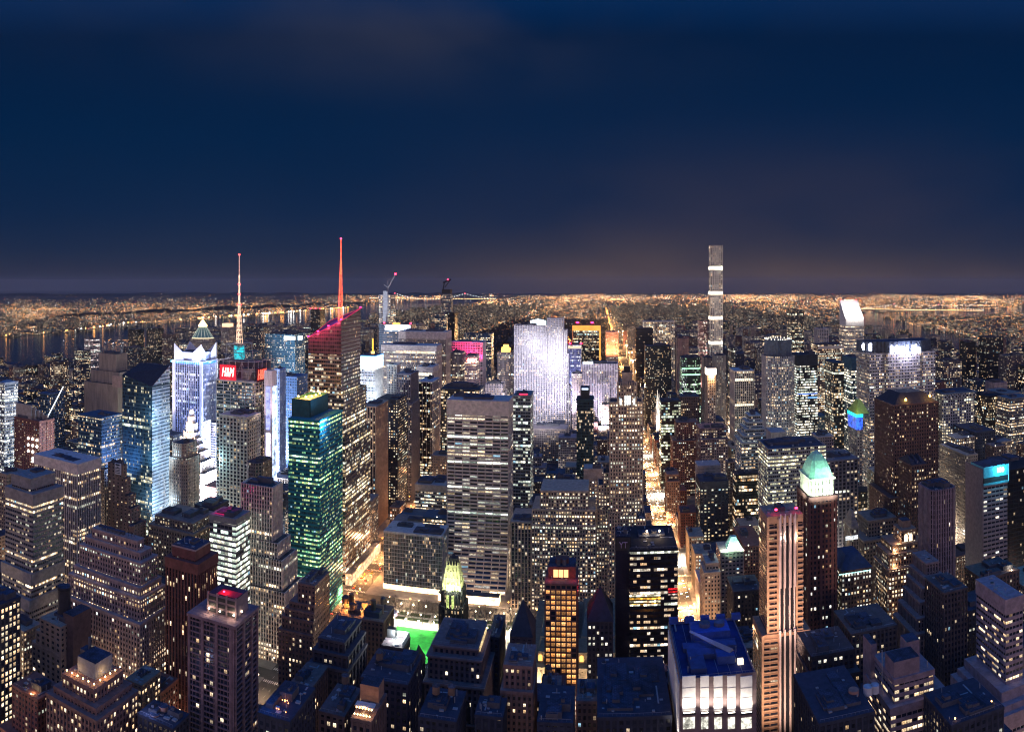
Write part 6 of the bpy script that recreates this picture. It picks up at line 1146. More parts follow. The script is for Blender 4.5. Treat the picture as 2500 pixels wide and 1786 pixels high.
for k in range(7): xx = x0+(x1-x0)*k/6; mb.cyl(xx, y0-.3, z-2, z+4, .6, h['trim'], n=4, r1=.02)
add(h, 'pinnacles', mb)
# arches and cornices of the heavy stone building
h = H['stone_arches']; tt = h['tiers'][1] if len(h['tiers']) > 1 else h['top']
x0, x1, y0, y1, z = h['tiers'][0]; mb = MB(); cs = plain('cornice_stone', (.27, .18, .17), .8)
for t in h['tiers']: mb.box(t[0]-1.2, t[1]+1.2, t[2]-1.4, t[3]+.6, t[4]-1.4, t[4]-.2, cs)
mb.box(x0-.8, x1+.8, y0-1.2, y0, z-24, z-23, cs)
for i in range(3):
    ax = x0+(x1-x0)*(.27+.23*i); n = 10; P = [(ax-2, y0-.95, z-21), (ax+2, y0-.95, z-21), (ax+2, y0-.95, z-11)]+[(ax+2*cos(pi*j/n), y0-.95, z-11+2*sin(pi*j/n)) for j in range(1, n)]+[(ax-2, y0-.95, z-11)]
    mb.face(P, DARKM)
    for sx in (-2.8, 2.8): mb.cyl(ax+sx, y0-1.0, z-22, z-8, .5, cs, n=8)
add(h, 'arcade', mb); mb = MB(); t = h['top']; mb.box(t[1]+.8, t[1]+1.4, t[2]+5, t[3]-4, t[4]-9, t[4]-2, glow('loggia_light', (1, .72, .35), .8, .8, .5)); add(h, 'lit_loggia', mb)
# lit roof pits and terraces
h = H['white_lit_roof']; x0, x1, y0, y1, z = h['top']; bulb(h['root'], h['org'], ((x0+x1)/2-2, y0+8, z+4), 9e3, (.9, 1, .95), .6); bulb(h['root'], h['org'], (x1-4, y1-6, z+4), 9e3, (.9, 1, .95), .6)
mb = MB(); pw = plain('pale_roof', (.6, .6, .6), .8); mb.box(x0+8, x1-.6, y0+12, y1-.8, z-1, z-.4, pw); mb.box(x1-.8, x1-.3, y0, y1, z-1, z+3.5, pw); mb.box(x0, x1, y1-.8, y1-.2, z-1, z+3.5, pw); mb.box(x0+.5, x0+6, y0+10, y1-1, z-1, z+6, DARKM); add(h, 'roof_pit', mb)
mb = MB()
for i in range(4): mb.box(x0+5+i*1.4, x0+6+i*1.4, y0-.8, y0-.5, z-17, z-15.6, glow('bar_light', (1, .5, .2), 2, .5, 1.5))
add(h, 'lit_bay', mb)
h = H['orange_tanks']; x0, x1, y0, y1, z = h['top']
for fx in (.14, .52, .86): bulb(h['root'], h['org'], (x0+(x1-x0)*fx, y0+7, z+3), 5.5e3, (1, .42, .10), .6)
mb = MB()
for fx, hh in ((.24, 13), (.72, 11)): mb.cyl(x0+(x1-x0)*fx, y0+8, z, z+hh, 1.9, DARKM, n=12)
mb.cyl(x0+3, y0+10, z+5, z+9, 2.6, WOOD, n=12); mb.cyl(x0+3, y0+10, z+9, z+11, 2.8, ROOF2, n=12, r1=.1)
for q in ((x0+1, x0+(x1-x0)*.3), (x0+(x1-x0)*.42, x0+(x1-x0)*.9)): mb.box(q[0], q[1], y0+12, y0+13, z, z+6, plain('pit_wall', (.42, .28, .18), .8))
add(h, 'chimney_stacks', mb)
h = H['lantern_terrace']; x0, x1, y0, y1, z = h['top']; ring = [(x0+2+(x1-x0-3)*i/5, y0+1.2, z+1.6) for i in range(6)]+[(x1-1, y0+2+(y1-y0-3)*i/5, z+1.6) for i in range(1, 6)]
lamps(h, ring, .42, (1, .62, .22), 16, 'lantern')
mb = MB(); mb.box(x0+5, x1-5, y0+7, y1-3, z-1, z+9, plain('terrace_house', (.18, .20, .26), .8), ROOF); mb.box(x0+.8, x1-.8, y0+.8, y0+6, z-1, z-.6, plain('terrace_deck', (.42, .28, .18), .8)); mb.box(x1-5, x1-.8, y0+6, y1-1, z-1, z-.6, plain('terrace_deck', (.42, .28, .18), .8)); mb.cyl(x0+3, y1-5, z-1, z+14, 1.0, MECH, n=8); mb.box(x0-2, x0+5, y1-8, y1-2, z-1, z+7, MECH, ROOF); add(h, 'terrace_house', mb)
for q in ((x0+6, y0+3, z+3), (x1-2, y0+12, z+3)): bulb(h['root'], h['org'], q, 9e2, (1, .55, .2), .3)
h = H['restaurant_roof']; x0, x1, y0, y1, z = h['top']; lamps(h, [(x0+1+(x1-x0-2)*i/5, y0+1+3*j, z+1.2+1.5*j) for i in range(6) for j in range(2)], .36, (1, .60, .25), 14, 'lantern'); bulb(h['root'], h['org'], ((x0+x1)/2, y0+3, z+4), 9e2, (1, .5, .2), .3)
mb = MB(); mb.box(x0-1, x1-1, y1-9, y1, z-1, z+8, plain('restaurant_wall', (.34, .20, .13), .8), ROOF); mb.box(x0, x1, y0+4, y0+8, z+3.4, z+3.8, plain('awning', (.6, .55, .5), .8)); add(h, 'terrace_house', mb)
h = H['apartment_piers']; x0, x1, y0, y1, z = h['top']; mb = MB(); pk = plain('pier_mauve', (.26, .18, .19), .8)
bx0, bx1 = x0+9, x1+.5-3; mb.box(bx0, bx1, y0+6, y1-6, z-1, z+11, pk, ROOF); mb.box(bx0-3, bx0, y0+8, y1-8, z-1, z+3, pk, ROOF)
for k in range(4):
    xx = bx0+(bx1-bx0)*k/3; mb.box(xx-.5, xx+.5, y0+5.4, y0+6, z-1, z+12, pk)
for k in range(3): mb.box(bx0, bx1, y0+5.7, y0+5.9, z+1+k*3.4, z+3+k*3.4, DARKM)
add(h, 'penthouse', mb); lamps(h, [(bx0+1, y0+5, z+2.4), (bx0+8, y0+5, z+2.4), (bx1-1, y0+5, z+2.4), (bx1+.8, y0+11, z+2.4)], .45, (1, .85, .6), 16, 'terrace_lamp')
for q in (bx0+2, bx1-2): bulb(h['root'], h['org'], (q, y0+3.6, z+3), 7e2, (1, .75, .5), .3)
mb = MB(); mb.box(bx0+5, bx1-.5, y0+7, y0+14, z+11, z+11.4, plain('deck_red_light', (.5, .05, .08), .8)); add(h, 'roof_deck', mb); beacon(h, (bx0+9, y0+8, z+12.6), .6, RED, 16); bulb(h['root'], h['org'], (bx0+9, y0+10, z+14), 7e2, (1, .05, .12), .3)  # red light on the deck put into its colour
h = H['chimney_block']; x0, x1, y0, y1, z = h['top']; mb = MB(); cxx = x0+12; mb.cyl(cxx, y0+12, z-1, z+22, 4.6, plain('black_drum', (.05, .045, .05), .5), ROOF, n=20); mb.cyl(cxx, y0+12, z+20, z+21, 5.0, DARKM, n=20); add(h, 'chimney', mb)
mb = MB(); mb.box(x0+17, x1+6, y0+6, y1+4, 40, z+7, plain('dark_brick', (.14, .09, .08), .85), ROOF); add(h, 'rear_block', mb)
h = H['tank_block']; x0, x1, y0, y1, z = h['top']
for i, (xx, yy) in enumerate(((1344, 1260), (1418, 1190))):
    a = SP('9', xx, yy, y0+4+i*6); mb = MB(); mb.cyl(a[0], y0+4+i*6, z-1, a[2], 2.6, plain('peach_tank', (.40, .22, .16), .8), ROOF, n=18); add(h, 'water_tank', mb)
bulb(h['root'], h['org'], (SP('9', 1270, 1240, y0)[0], y0-2, z+5), 2.2e3, (.35, .45, 1), .4)
h = H['tank_trio']; x0, x1, y0, y1, z = h['top']
for xx, yy, r, m in ((922, 1105, 2.6, plain('peach_tank', (.40, .22, .16), .8)), (1035, 1185, 2.4, plain('pale_tank', (.5, .5, .52), .8)), (1090, 1200, 2.2, plain('pale_tank', (.5, .5, .52), .8))):
    yv = y0+16; a = SP('c', xx, yy, yv); mb = MB(); mb.cyl(a[0], yv, z-1, max(a[2], z+3), r, m, m, n=18); add(h, 'water_tank', mb)
h = H['front_mauve']; x0, x1, y0, y1, z = h['top']; bm = plain('blank_mauve', (.25, .185, .20), .85)
for (xa, xb, yt, Ya, Yb) in ((1240, 1445, 750, y0+.5, y0+12), (1345, 1445, 590, y0+14, y0+23)):
    a = SP('c', xa, yt, Ya); b = SP('c', xb, yt, Ya); mb = MB(); mb.box(a[0], b[0], Ya, Yb, z-1, max(a[2], z+5), bm, ROOF); add(h, 'blank_box', mb)
mb = MB(); mb.box(x0-2.5, x0+1, y1, y1+12, 0, z+6, bm, ROOF); mb.cyl(x0-3.5, y0+8, 60, z+12, .3, STEEL, n=5); add(h, 'rear_block', mb)
for k_, lst in (('red_ribbed', [(1, 9)]), ('white_roof_cube', [(0, 12)]), ('salmon_attic', [(0, 0)])):
    pass
h = H['red_ribbed']; x0, x1, y0, y1, z = h['top']; mb = MB(); mb.box(x0-.9, x1+.9, y0-.9, y1+.9, z-.8, z+.4, plain('pale_cornice', (.32, .24, .24), .8), ROOF); add(h, 'cornice', mb)
h = H['white_office']; x0, x1, y0, y1, z = h['top']; mb = MB(); mb.box(x0+8, x0+12, y0+6, y0+16, z+.4, z+.9, glow('roof_magenta', (1, .02, .2), .5)); mb.box(x0+3, x0+16, y0+3, y0+4, z+.4, z+.8, glow('roof_magenta', (1, .02, .2), .5)); add(h, 'roof_light', mb); bulb(h['root'], h['org'], (x0+10, y0+10, z+8), 3e3, (1, .05, .3), .5)
h = H['teal_dark']; x0, x1, y0, y1, z = h['top']; mb = MB(); mb.box(x0+5, x1-5, y0+4, y1-6, z-1, z+15, DARKM, ROOF); add(h, 'penthouse', mb); mb = MB(); mb.box(x0+7, x1-7, y0+2, y0+3.5, z+13, z+15, glow('cabin_light', (.7, .8, 1), 2)); add(h, 'lit_cabin', mb)
h = H['five_hundred']; x0, x1, y0, y1, z = h['top']; mb = MB(); cst = h['trim']
for i in range(9): xx = x0+(x1-x0)*i/8; mb.box(xx-.6, xx+.6, y0-.9, y0+.4, z-2, z+3.2, cst)
mb.box(x0+4, x1-4, y0+5, y1-5, z-1, z+12, cst, ROOF); mb.box(x0+6, x1-6, y0+7, y1-8, z+12, z+17, DARKM); add(h, 'carved_crown', mb)
mb = MB()
for i in range(3): mb.box(x0+6.3+i*2.1, x0+7.9+i*2.1, y0-.75, y0-.2, z-19, z-10, glow('crown_window', (.9, .97, 1), 1.5, .2, 1))
mb.box(x0+1.5, x0+3.5, y0-.75, y0-.2, z-19, z-13, glow('crown_window', (.9, .97, 1), 1.5, .2, 1)); mb.box(x1-3.5, x1-1.5, y0-.75, y0-.2, z-19, z-13, glow('crown_window', (.9, .97, 1), 1.5, .2, 1)); add(h, 'lit_bay', mb)
h = H['white_tile']; x0, x1, y0, y1, z = h['top']; mb = MB(); mb.box(x0+8, x1-4, y0+1, y0+2, z+1, z+2, glow('roof_red_tube', RED, 5)); add(h, 'roof_light', mb)
h = H['blank_tower']; t = h['tiers'][0]; mb = MB(); a = SP('1', 968, 1215, t[2]-1); b = SP('1', 1052, 1125, t[2]-1); mb.box(a[0], b[0], t[2]-1, t[2]-.3, a[2], b[2], plain('peach_wall', (.45, .30, .24), .8)); add(h, 'blank_wall', mb)
h = H['blue_sign_roof']; x0, x1, y0, y1, z = h['top']; bulb(h['root'], h['org'], (x0+4, y0+3, z+6), 9e2, (.02, .2, 1), .5); lamps(h, [(x0+5+R.uniform(0, 9), y0+4+R.uniform(0, 9), z+1) for i in range(9)], .22, (1, .3, .08), 10, 'lantern')
h = H['orange_porch']; x0, x1, y0, y1, z = h['top']; bulb(h['root'], h['org'], (x0+15, y1+2, z+9), 4e3, (1, .40, .08), .6)
mb = MB(); mb.box(x0+4, x0+20, y1-3, y1, z-1, z+4, plain('canopy_wall', (.5, .36, .24), .8)); add(h, 'canopy', mb)
h = H['corner_roof']; x0, x1, y0, y1, z = h['top']; lamps(h, [(x0+3, y0+2, z+1), (x0+12, y0+9, z+1), (x1-4, y0+5, z+1)], .4, (1, .5, .15), 9, 'lantern')
h = H['arched_top']; x0, x1, y0, y1, z = h['top']; mb = MB(); mb.box(x0+3, x1-3, y0+4, y1-2, z-1, z+6, h['trim'], ROOF); n = 8; ax = x0+4.5
for ax in (x0+4, x0+8.5): mb.face([(ax-1.5, y0-.9, z-10), (ax+1.5, y0-.9, z-10)]+[(ax+1.5*cos(pi*j/n), y0-.9, z-5+1.5*sin(pi*j/n)) for j in range(n+1)], glow('arch_light', (1, .85, .6), 2.0))
add(h, 'arched_storey', mb)
for t in h['tiers'][:-1]: bulb(h['root'], h['org'], (t[0]+6, t[2]+1.0, t[4]+1.5), 1.5e3, (1, .65, .35), .3)
# cathedral with twin spires
cth = empty('cathedral', (138, 1362, 0), 'pale cathedral with two thin floodlit spires beside the bright avenue', 'cathedral'); og_ = (138, 1362, 0); cs = plain('pale_stone', (.60, .56, .50), .8)
mb = MB(); mb.box(112, 190, 1340, 1384, 0, 26, cs); mb.face([(112, 1346, 26), (190, 1346, 26), (190, 1362, 42), (112, 1362, 42)], SL); mb.face([(190, 1378, 26), (112, 1378, 26), (112, 1362, 42), (190, 1362, 42)], SL); mb.face([(112, 1378, 26), (112, 1346, 26), (112, 1362, 42)], cs); mb.obj('nave', cth, og_)
for yy in (1340, 1378): 
    mb = MB(); mb.box(108, 119, yy-5, yy+6, 0, 56, cs); mb.cyl(113.5, yy, 56, 112, 5.6, cs, n=8, r1=.15)
    for qx, qy in ((1, 1), (1, -1), (-1, 1), (-1, -1)): mb.cyl(113.5+qx*5, yy+qy*5, 56, 70, 1.0, cs, n=4, r1=.05)
    mb.obj('spire', cth, og_)
for yy in (1320,): flood(dict(root=cth, org=og_), (98, yy, 30), 8e5, (1, .95, .85), (113, 1342, 80), 3, 70)
# library on the avenue end of the park
lib = empty('library', (5, 590, 0), 'long pale stone library with a grey-green roof, glimpsed between the dark front buildings', 'library'); ol = (5, 590, 0); ls = plain('library_stone', (.52, .42, .31), .85); lr = plain('library_roof', (.12, .14, .12), .8)
mb = MB(); mb.box(-55, 62, 540, 652, 0, 24, ls)
for i in range(15): mb.box(-54+i*8, -52.6+i*8, 539.4, 540, 2, 22, ls)
mb.box(-56, 63, 539, 653, 23.2, 25.4, ls, lr); mb.obj('wall', lib, ol)
mb = MB(); 
for (a0, a1, b0, b1, zz, tp) in ((-48, 56, 546, 566, 34, 36), (-48, -20, 570, 640, 34, 37), (35, 58, 570, 640, 34, 37), (-15, 30, 575, 645, 32, 35)):
    mb.box(a0, a1, b0, b1, 25.4, zz, ls); cx_ = (b0+b1)/2
    mb.face([(a0, b0, zz), (a1, b0, zz), (a1-3, cx_, tp+4), (a0+3, cx_, tp+4)], lr); mb.face([(a1, b1, zz), (a0, b1, zz), (a0+3, cx_, tp+4), (a1-3, cx_, tp+4)], lr); mb.face([(a0, b1, zz), (a0, b0, zz), (a0+3, cx_, tp+4)], lr); mb.face([(a1, b0, zz), (a1, b1, zz), (a1-3, cx_, tp+4)], lr)
mb.obj('roof', lib, ol)
for xx in (-46, -30, -14, 2):
    mb = MB(); n = 8; mb.face([(xx-1.6, 545.4, 27), (xx+1.6, 545.4, 27)]+[(xx+1.6*cos(pi*j/n), 545.4, 30.5+1.6*sin(pi*j/n)) for j in range(n+1)], glow('arch_window', (1, .50, .12), 1.8)); mb.obj('arched_window', lib, ol)
FOOT.append((-60, 66, 535, 656, 30, 'library'))
for q in ((-50, 530, 12), (10, 530, 12)): bulb(lib, ol, q, 2.5e4, (1, .75, .45), 1)
h = H['gold_top_far']; x0, x1, y0, y1, z = h['top']; mb = MB(); mb.box(x0+3, x1-3, y0+2, y1-4, z, z+10, glow('gold_cap', (1, .62, .35), 1.6)); add(h, 'lit_cap', mb)
h = H['far_pair']; x0, x1, y0, y1, z = h['top']
for f in (0, .5, 1): beacon(h, (x0+(x1-x0)*f, y0, z+2), 2.4)
FOOT.append((-170, -92, 687, 742, 5, 'plaza')); FOOT.append((-225, -165, 687, 704, 5, 'kerb'))
def down(loc, power, color, size=2.0, spot=150):
    ld = bpy.data.lights.new('street_light', 'SPOT'); ld.energy = power; ld.color = color; ld.spot_size = radians(spot); ld.spot_blend = 1.0; ld.shadow_soft_size = size
    o = bpy.data.objects.new('street_light', ld); sc.collection.objects.link(o); o.location = loc; return o
# ---------------------------------------------------------------- ground, streets, rivers
AVX = {'ninth': -1049, 'eighth': -775, 'seventh': -500, 'sixth': -250, 'fifth': 81, 'madison': 240, 'park': 385, 'lexington': 530, 'third': 715, 'second': 920, 'first': 1130}
def st_y(n): return 32+(n-34)*80.5
ASPH = plain('asphalt', (.060, .058, .056), .85, var=.35, scale=.05)
gm = bpy.data.materials.new('earth'); gm.use_nodes = True; N = NT(gm.node_tree); b_ = gm.node_tree.nodes['Principled BSDF']; ob = N.new('ShaderNodeTexCoord').outputs['Object']
f = N.smooth(N.noise(ob, .004, 6.0, .7), .3, .7); N.put(b_.inputs['Base Color'], N.mix(f, (.010, .012, .012), (.030, .027, .024))); b_.inputs['Roughness'].default_value = .95
g = MB(); n = 96; RG = 21500.0
g.face([(RG*sin(2*pi*i/n), RG*cos(2*pi*i/n), 0) for i in range(n)][::-1], gm); tag(g.obj('ground'), kind='structure')
rd = MB()
avs = sorted(AVX.values()); y_lo, y_hi = 60.0, 2070.0
for k, x in AVX.items():
    w2 = 10 if k in ('madison', 'lexington') else 12; top = 9000 if x > -200 else (2070 if -700 < x < 0 else 7000)
    rd.face([(x-w2, y_lo, .008), (x+w2, y_lo, .008), (x+w2, top, .008), (x-w2, top, .008)], ASPH)
for nst in range(35, 60):
    y = st_y(nst); w2 = 11 if nst in (42, 57) else 6.5
    rd.face([(-1800, y-w2, .004), (1330, y-w2, .004), (1330, y+w2, .004), (-1800, y+w2, .004)], ASPH)
tag(rd.obj('roads'), kind='structure')
WHP = plain('road_paint', (.6, .58, .54), .7); mk = MB()
for x in (81, -250):
    for y in range(430, 1500, 9):
        for dx_ in (-5.5, 0, 5.5): mk.face([(x+dx_-.12, y, .012), (x+dx_+.12, y, .012), (x+dx_+.12, y+3, .012), (x+dx_-.12, y+3, .012)], WHP)
    for nst in range(38, 56):
        for side_ in (-1, 1):
            yc = st_y(nst)+side_*(14 if nst == 42 else 9.5)
            for i in range(14): mk.face([(x-11+i*1.65, yc-1.7, .014), (x-10.1+i*1.65, yc-1.7, .014), (x-10.1+i*1.65, yc+1.7, .014), (x-11+i*1.65, yc+1.7, .014)], WHP)
tag(mk.obj('road_markings'), kind='structure')
PAVE = plain('pavement', (.20, .185, .17), .9, var=.3, scale=.08); BLK = plain('yard', (.07, .065, .06), .95)
pv = MB(); xs = [-1800]+avs+[1330]
for i in range(len(xs)-1):
    xa, xb = xs[i]+(12 if i else 0), xs[i+1]-(12 if i < len(xs)-2 else 0)
    for nst in range(35, 59):
        ya, yb = st_y(nst)+(11 if nst in (42, 57) else 6.5), st_y(nst+1)-(11 if nst+1 in (42, 57) else 6.5)
        if xs[i] == -250 and nst in (40, 41): continue
        pv.box(xa, xb, ya, yb, 0, .15, PAVE)
ya, yb = st_y(40)+6.5, st_y(42)-11; pv.box(-238, 69, ya, yb, 0, .15, PAVE); tag(pv.obj('pavement'), kind='structure')
# rivers
wm_ = bpy.data.materials.new('river_water'); wm_.use_nodes = True; N = NT(wm_.node_tree); b_ = wm_.node_tree.nodes['Principled BSDF']
N.put(b_.inputs['Base Color'], (.006, .010, .018)); b_.inputs['Roughness'].default_value = .06; b_.inputs['Specular IOR Level'].default_value = .8
ob = N.new('ShaderNodeTexCoord').outputs['Object']; ox, oy, oz = N.sep(ob)
bp = N.new('ShaderNodeBump'); bp.inputs['Strength'].default_value = .5; bp.inputs['Distance'].default_value = 3.0
N.put(bp.inputs['Height'], N.noise(ob, .05, 3.0, .6)); N.put(b_.inputs['Normal'], bp.outputs[0])
def shore(pts, name):
    mb = MB(); mb.face([(x, y, .02) for x, y in pts], wm_); return tag(mb.obj(name), kind='structure')
shore([(-1880, 200), (-1900, 1500), (-1880, 3000), (-1900, 6500), (-2000, 11500), (-3300, 16500), (-4600, 16500), (-3600, 11500), (-3150, 8500), (-3220, 6500), (-3420, 4300), (-3150, 3300), (-3120, 2700), (-3080, 200)][::-1], 'river')
shore([(1500, 900), (1520, 2600), (1800, 4300), (2050, 6200), (2900, 7600), (5200, 7800), (6800, 9000), (12500, 11500), (12500, 9600), (7600, 7100), (5200, 6500), (3300, 5900), (2500, 5000), (2150, 3600), (1760, 2500), (1760, 900)], 'river')
shore([(5600, 4900), (9800, 6600), (9800, 6000), (5900, 4300)][::-1], 'bay')
# hills beyond the river
hm = plain('hill_woods', (.012, .016, .012), .95, var=.5, scale=.01)
def ridge(name, x0, x1, yc, wdt, hgt, seed, ang_=0.0):
    rg = random.Random(seed); n = 60; mb = MB(); H_ = [max(.3, (1-abs(2*i/n-1)**3))*hgt*(.75+.25*math.sin(i*.7+seed)+.18*rg.random()) for i in range(n+1)]
    P = [(x0+(x1-x0)*i/n, yc+(ang_*i/n)) for i in range(n+1)]
    for i in range(n):
        (xa, ya), (xb, yb) = P[i], P[i+1]
        mb.face([(xa, ya-wdt, 0), (xb, yb-wdt, 0), (xb, yb, H_[i+1]), (xa, ya, H_[i])], hm); mb.face([(xb, yb+wdt, 0), (xa, ya+wdt, 0), (xa, ya, H_[i]), (xb, yb, H_[i+1])], hm)
    return tag(mb.obj(name), kind='structure')
ridge('hills', -4700, -3500, 4200, 300, 50, 3, 6800); ridge('hills', -13500, -5200, 15200, 1200, 75, 5, 2600); ridge('hills', -6500, -2600, 17800, 900, 80, 8); ridge('hills', -19000, -9000, 9600, 900, 60, 9, 5200)
for o in [o for o in sc.objects if o.name.startswith('hills')]: o['kind'] = 'structure'
# ---------------------------------------------------------------- the park
grass = plain('park_grass', (.035, .060, .022), .95, var=.4, scale=.15)
lawn_m = plain('lawn_turf', (.018, .24, .030), .95, var=.5, scale=.11)
path_m = plain('park_path', (.34, .33, .29), .9, var=.2, scale=.1)
mb = MB(); mb.box(-226, -58, 521, 664, .15, .19, path_m); tag(mb.obj('paths'), kind='structure')
mb = MB()
for q in ((-205, -66, 646, 651), (-205, -66, 655, 660)): pass
for i in range(6): mb.box(-204+i*23.5, -184+i*23.5, 645, 650, .19, .40, grass); mb.box(-204+i*23.5, -184+i*23.5, 654, 660, .19, .40, grass); mb.box(-204+i*23.5, -184+i*23.5, 523, 529, .19, .40, grass)
tag(mb.obj('grass_beds'), kind='stuff')
mb = MB(); mb.box(-188, -100, 548, 632, .19, .5, plain('kerb_stone', (.4, .38, .34), .9)); tag(mb.obj('lawn_kerb'), kind='structure')
mb = MB(); P = [(-187, 549), (-101, 549), (-101, 560), (-97, 566), (-97, 616), (-101, 622), (-101, 631), (-187, 631), (-187, 622), (-190, 612), (-190, 568), (-187, 560)]
mb.face([(x, y, .55) for x, y in P], lawn_m); tag(mb.obj('lawn'), kind='structure')
for q in ((-170, 560), (-120, 560), (-170, 620), (-120, 620), (-145, 590)):
    down((q[0], q[1], 22), 6e4, (.85, 1, .8), 1, 130)
bark = plain('bare_bark', (.17, .14, .11), .9)
def bare_tree(seed):
    rg = random.Random(seed); tr, cw = MB(), MB(); tr.beam((0, 0, 0), (0, 0, 4.2), .34, .26, bark, 5)
    def grow(p, d, L, r, k):
        q = (p[0]+d[0]*L, p[1]+d[1]*L, p[2]+d[2]*L); cw.beam(p, q, r, r*.62, bark, 3)
        if k == 0: return
        for _ in range(3 if k > 1 else 4):
            a = rg.uniform(0, 2*pi); s = rg.uniform(.35, .75); e = (d[0]+s*cos(a), d[1]+s*sin(a), d[2]*.9+.12); l = math.sqrt(sum(c*c for c in e)); grow(q, tuple(c/l for c in e), L*rg.uniform(.62, .82), r*.6, k-1)
    for i in range(4):
        a = i*pi/2+rg.uniform(0, 1); s = rg.uniform(.35, .6); grow((0, 0, 4.1), (s*cos(a), s*sin(a), .85), 3.4, .2, 3)
    return tr, cw
protos = []
tree_spots = [(-206+i*8.2, y) for i in range(18) for y in (640.5, 652.5, 662)]+[(-200+i*8.5, 534) for i in range(16)]+[(-196+i*9.5, 541) for i in range(12)]+[(-201, 552+i*11) for i in range(8)]+[(-207, 548+i*11) for i in range(8)]+[(-84, 560+i*12) for i in range(6)]+[(-180+i*10.5, 551) for i in range(8)]
tp = []
for s in (1, 2, 3):
    tr, cw = bare_tree(s); t = tr.obj('trunk'); c = cw.obj('crown'); tp.append((t.data, c.data)); bpy.data.objects.remove(t); bpy.data.objects.remove(c)
for i, (x, y) in enumerate(tree_spots):
    x += R.uniform(-1, 1); y += R.uniform(-.8, .8); e = empty('bare_tree', (x, y, .19), None, 'tree', 'bare trees in the park', R.uniform(0, 6)); s = R.uniform(.8, 1.2); e.scale = (s, s, s)
    where = 'far side of the park under the street' if y > 638 else ('near edge of the green lawn' if y < 545 else 'short end of the green lawn')
    e['label'] = 'bare leafless tree standing along the '+where; e['group'] = 'bare trees along the '+where
    for nm, me in zip(('trunk', 'crown'), tp[i % 3]): o = bpy.data.objects.new(nm, me); sc.collection.objects.link(o); o.parent = e
gm_ = glow('globe_white', (1, .80, .52), 20); pm_ = DARKM
l1 = MB(); l1.cyl(0, 0, 0, 4.6, .12, pm_, n=6, r1=.08); l1.cyl(0, 0, 0, .5, .25, pm_, n=6); l2 = MB(); l2.cyl(0, 0, 4.6, 5.0, .40, gm_, n=8, r1=.72); l2.cyl(0, 0, 5.0, 5.8, .72, gm_, n=8, r1=.3)
oa, ob_ = l1.obj('post'), l2.obj('globe'); ma, mb2 = oa.data, ob_.data; bpy.data.objects.remove(oa); bpy.data.objects.remove(ob_)
spots = [(-204+i*12.5, y) for i in range(12) for y in (636, 648, 666)]+[(-194+i*16, 536) for i in range(8)]+[(-196, 560+i*18) for i in range(4)]+[(-88, 560+i*16) for i in range(5)]
for i, (x, y) in enumerate(spots):
    x += R.uniform(-2, 2); w_ = 'far park path' if y > 600 and x < -90 else ('near park path' if y < 540 else 'ends of the lawn')
    e = empty('park_lamp', (x, y, .19), 'park lamp with a glowing white globe along the '+w_, 'street lamp', 'globe lamps along the '+w_)
    for nm, me in (('post', ma), ('globe', mb2)): o = bpy.data.objects.new(nm, me); sc.collection.objects.link(o); o.parent = e
    if i % 3 == 0: down((x, y-1.2, 9), 3.8e4, (1, .84, .62), .5)
# street lighting
def avenue_lamps(x, ys, e, c, half=9, z=11):
    pass
lm = glow('street_lamp_glass', (1, .62, .28), 22); s1 = MB(); s1.cyl(0, 0, 0, 9, .13, DARKM, n=5, r1=.08); s1.beam((0, 0, 9), (2.4, 0, 9.6), .07, .06, DARKM, 4); s2 = MB(); s2.box(2.0, 3.2, -.3, .3, 9.3, 9.65, lm, DARKM, True)
oa, ob_ = s1.obj('post'), s2.obj('lamp_head'); mp, mh = oa.data, ob_.data; bpy.data.objects.remove(oa); bpy.data.objects.remove(ob_)
def street_lamp(x, y, rz, where): 
    e = empty('street_lamp', (x, y, .15), 'street lamp with a bright amber head '+where, 'street lamp', 'street lamps '+where, rz)
    for nm, me in (('post', mp), ('lamp_head', mh)): o = bpy.data.objects.new(nm, me); sc.collection.objects.link(o); o.parent = e
for y in range(560, 1500, 34):
    street_lamp(68.5, y, 0, 'lining the bright avenue on the right'); street_lamp(93.5, y+15, pi, 'lining the bright avenue on the right')
for y in range(560, 980, 34): street_lamp(-263, y, 0, 'lining the bright avenue on the left'); street_lamp(-237, y+15, pi, 'lining the bright avenue on the left')
for x in range(-205, 70, 30): street_lamp(x, 665, pi/2, 'lining the street behind the park')
for i, y in enumerate(range(560, 2000, 62)): down((81+(-5 if i % 2 else 5), y, 17), 5e5 if y < 1300 else 2.4e5, (1, .52, .22) if i % 4 else (1, .85, .65), 2.5)
for y in range(2050, 6200, 330): bulb(None, None, (81, y, 22), 9e5, (1, .52, .2), 5)
for y in range(600, 1000, 62): down((-250, y, 16), 2.6e5, (1, .42, .14), 2.5)
for x in range(-190, 60, 50): down((x, 676, 14), 9e4, (1, .66, .38), 2)
for x in range(-560, -260, 60): bulb(None, None, (x, 677, 14), 6e4, (1, .8, .6), 2)
for y in range(720, 1100, 75): bulb(None, None, (-500, y, 38), 1.7e6, (.76, .84, 1), 6);  # added cool lamps in mid-air, standing in for the square's glare
for y in range(330, 640, 75): bulb(None, None, (-500, y, 14), 5e4, (1, .7, .45), 2)
for nst, xs_ in ((38, (-420, -330)), (39, (-420, -330, -100)), (37, (-380, -300)), (45, (0, -60)), (47, (20,)), (41, (170,)), (43, (160, 300)), (44, (200, 300)), (46, (330,))):
    for x in xs_: bulb(None, None, (x, st_y(nst), 12), 4.5e4, (1, .72, .45), 2)
gl_r = random.Random(21)  # below: free point lamps added over the streets for glow on the walls
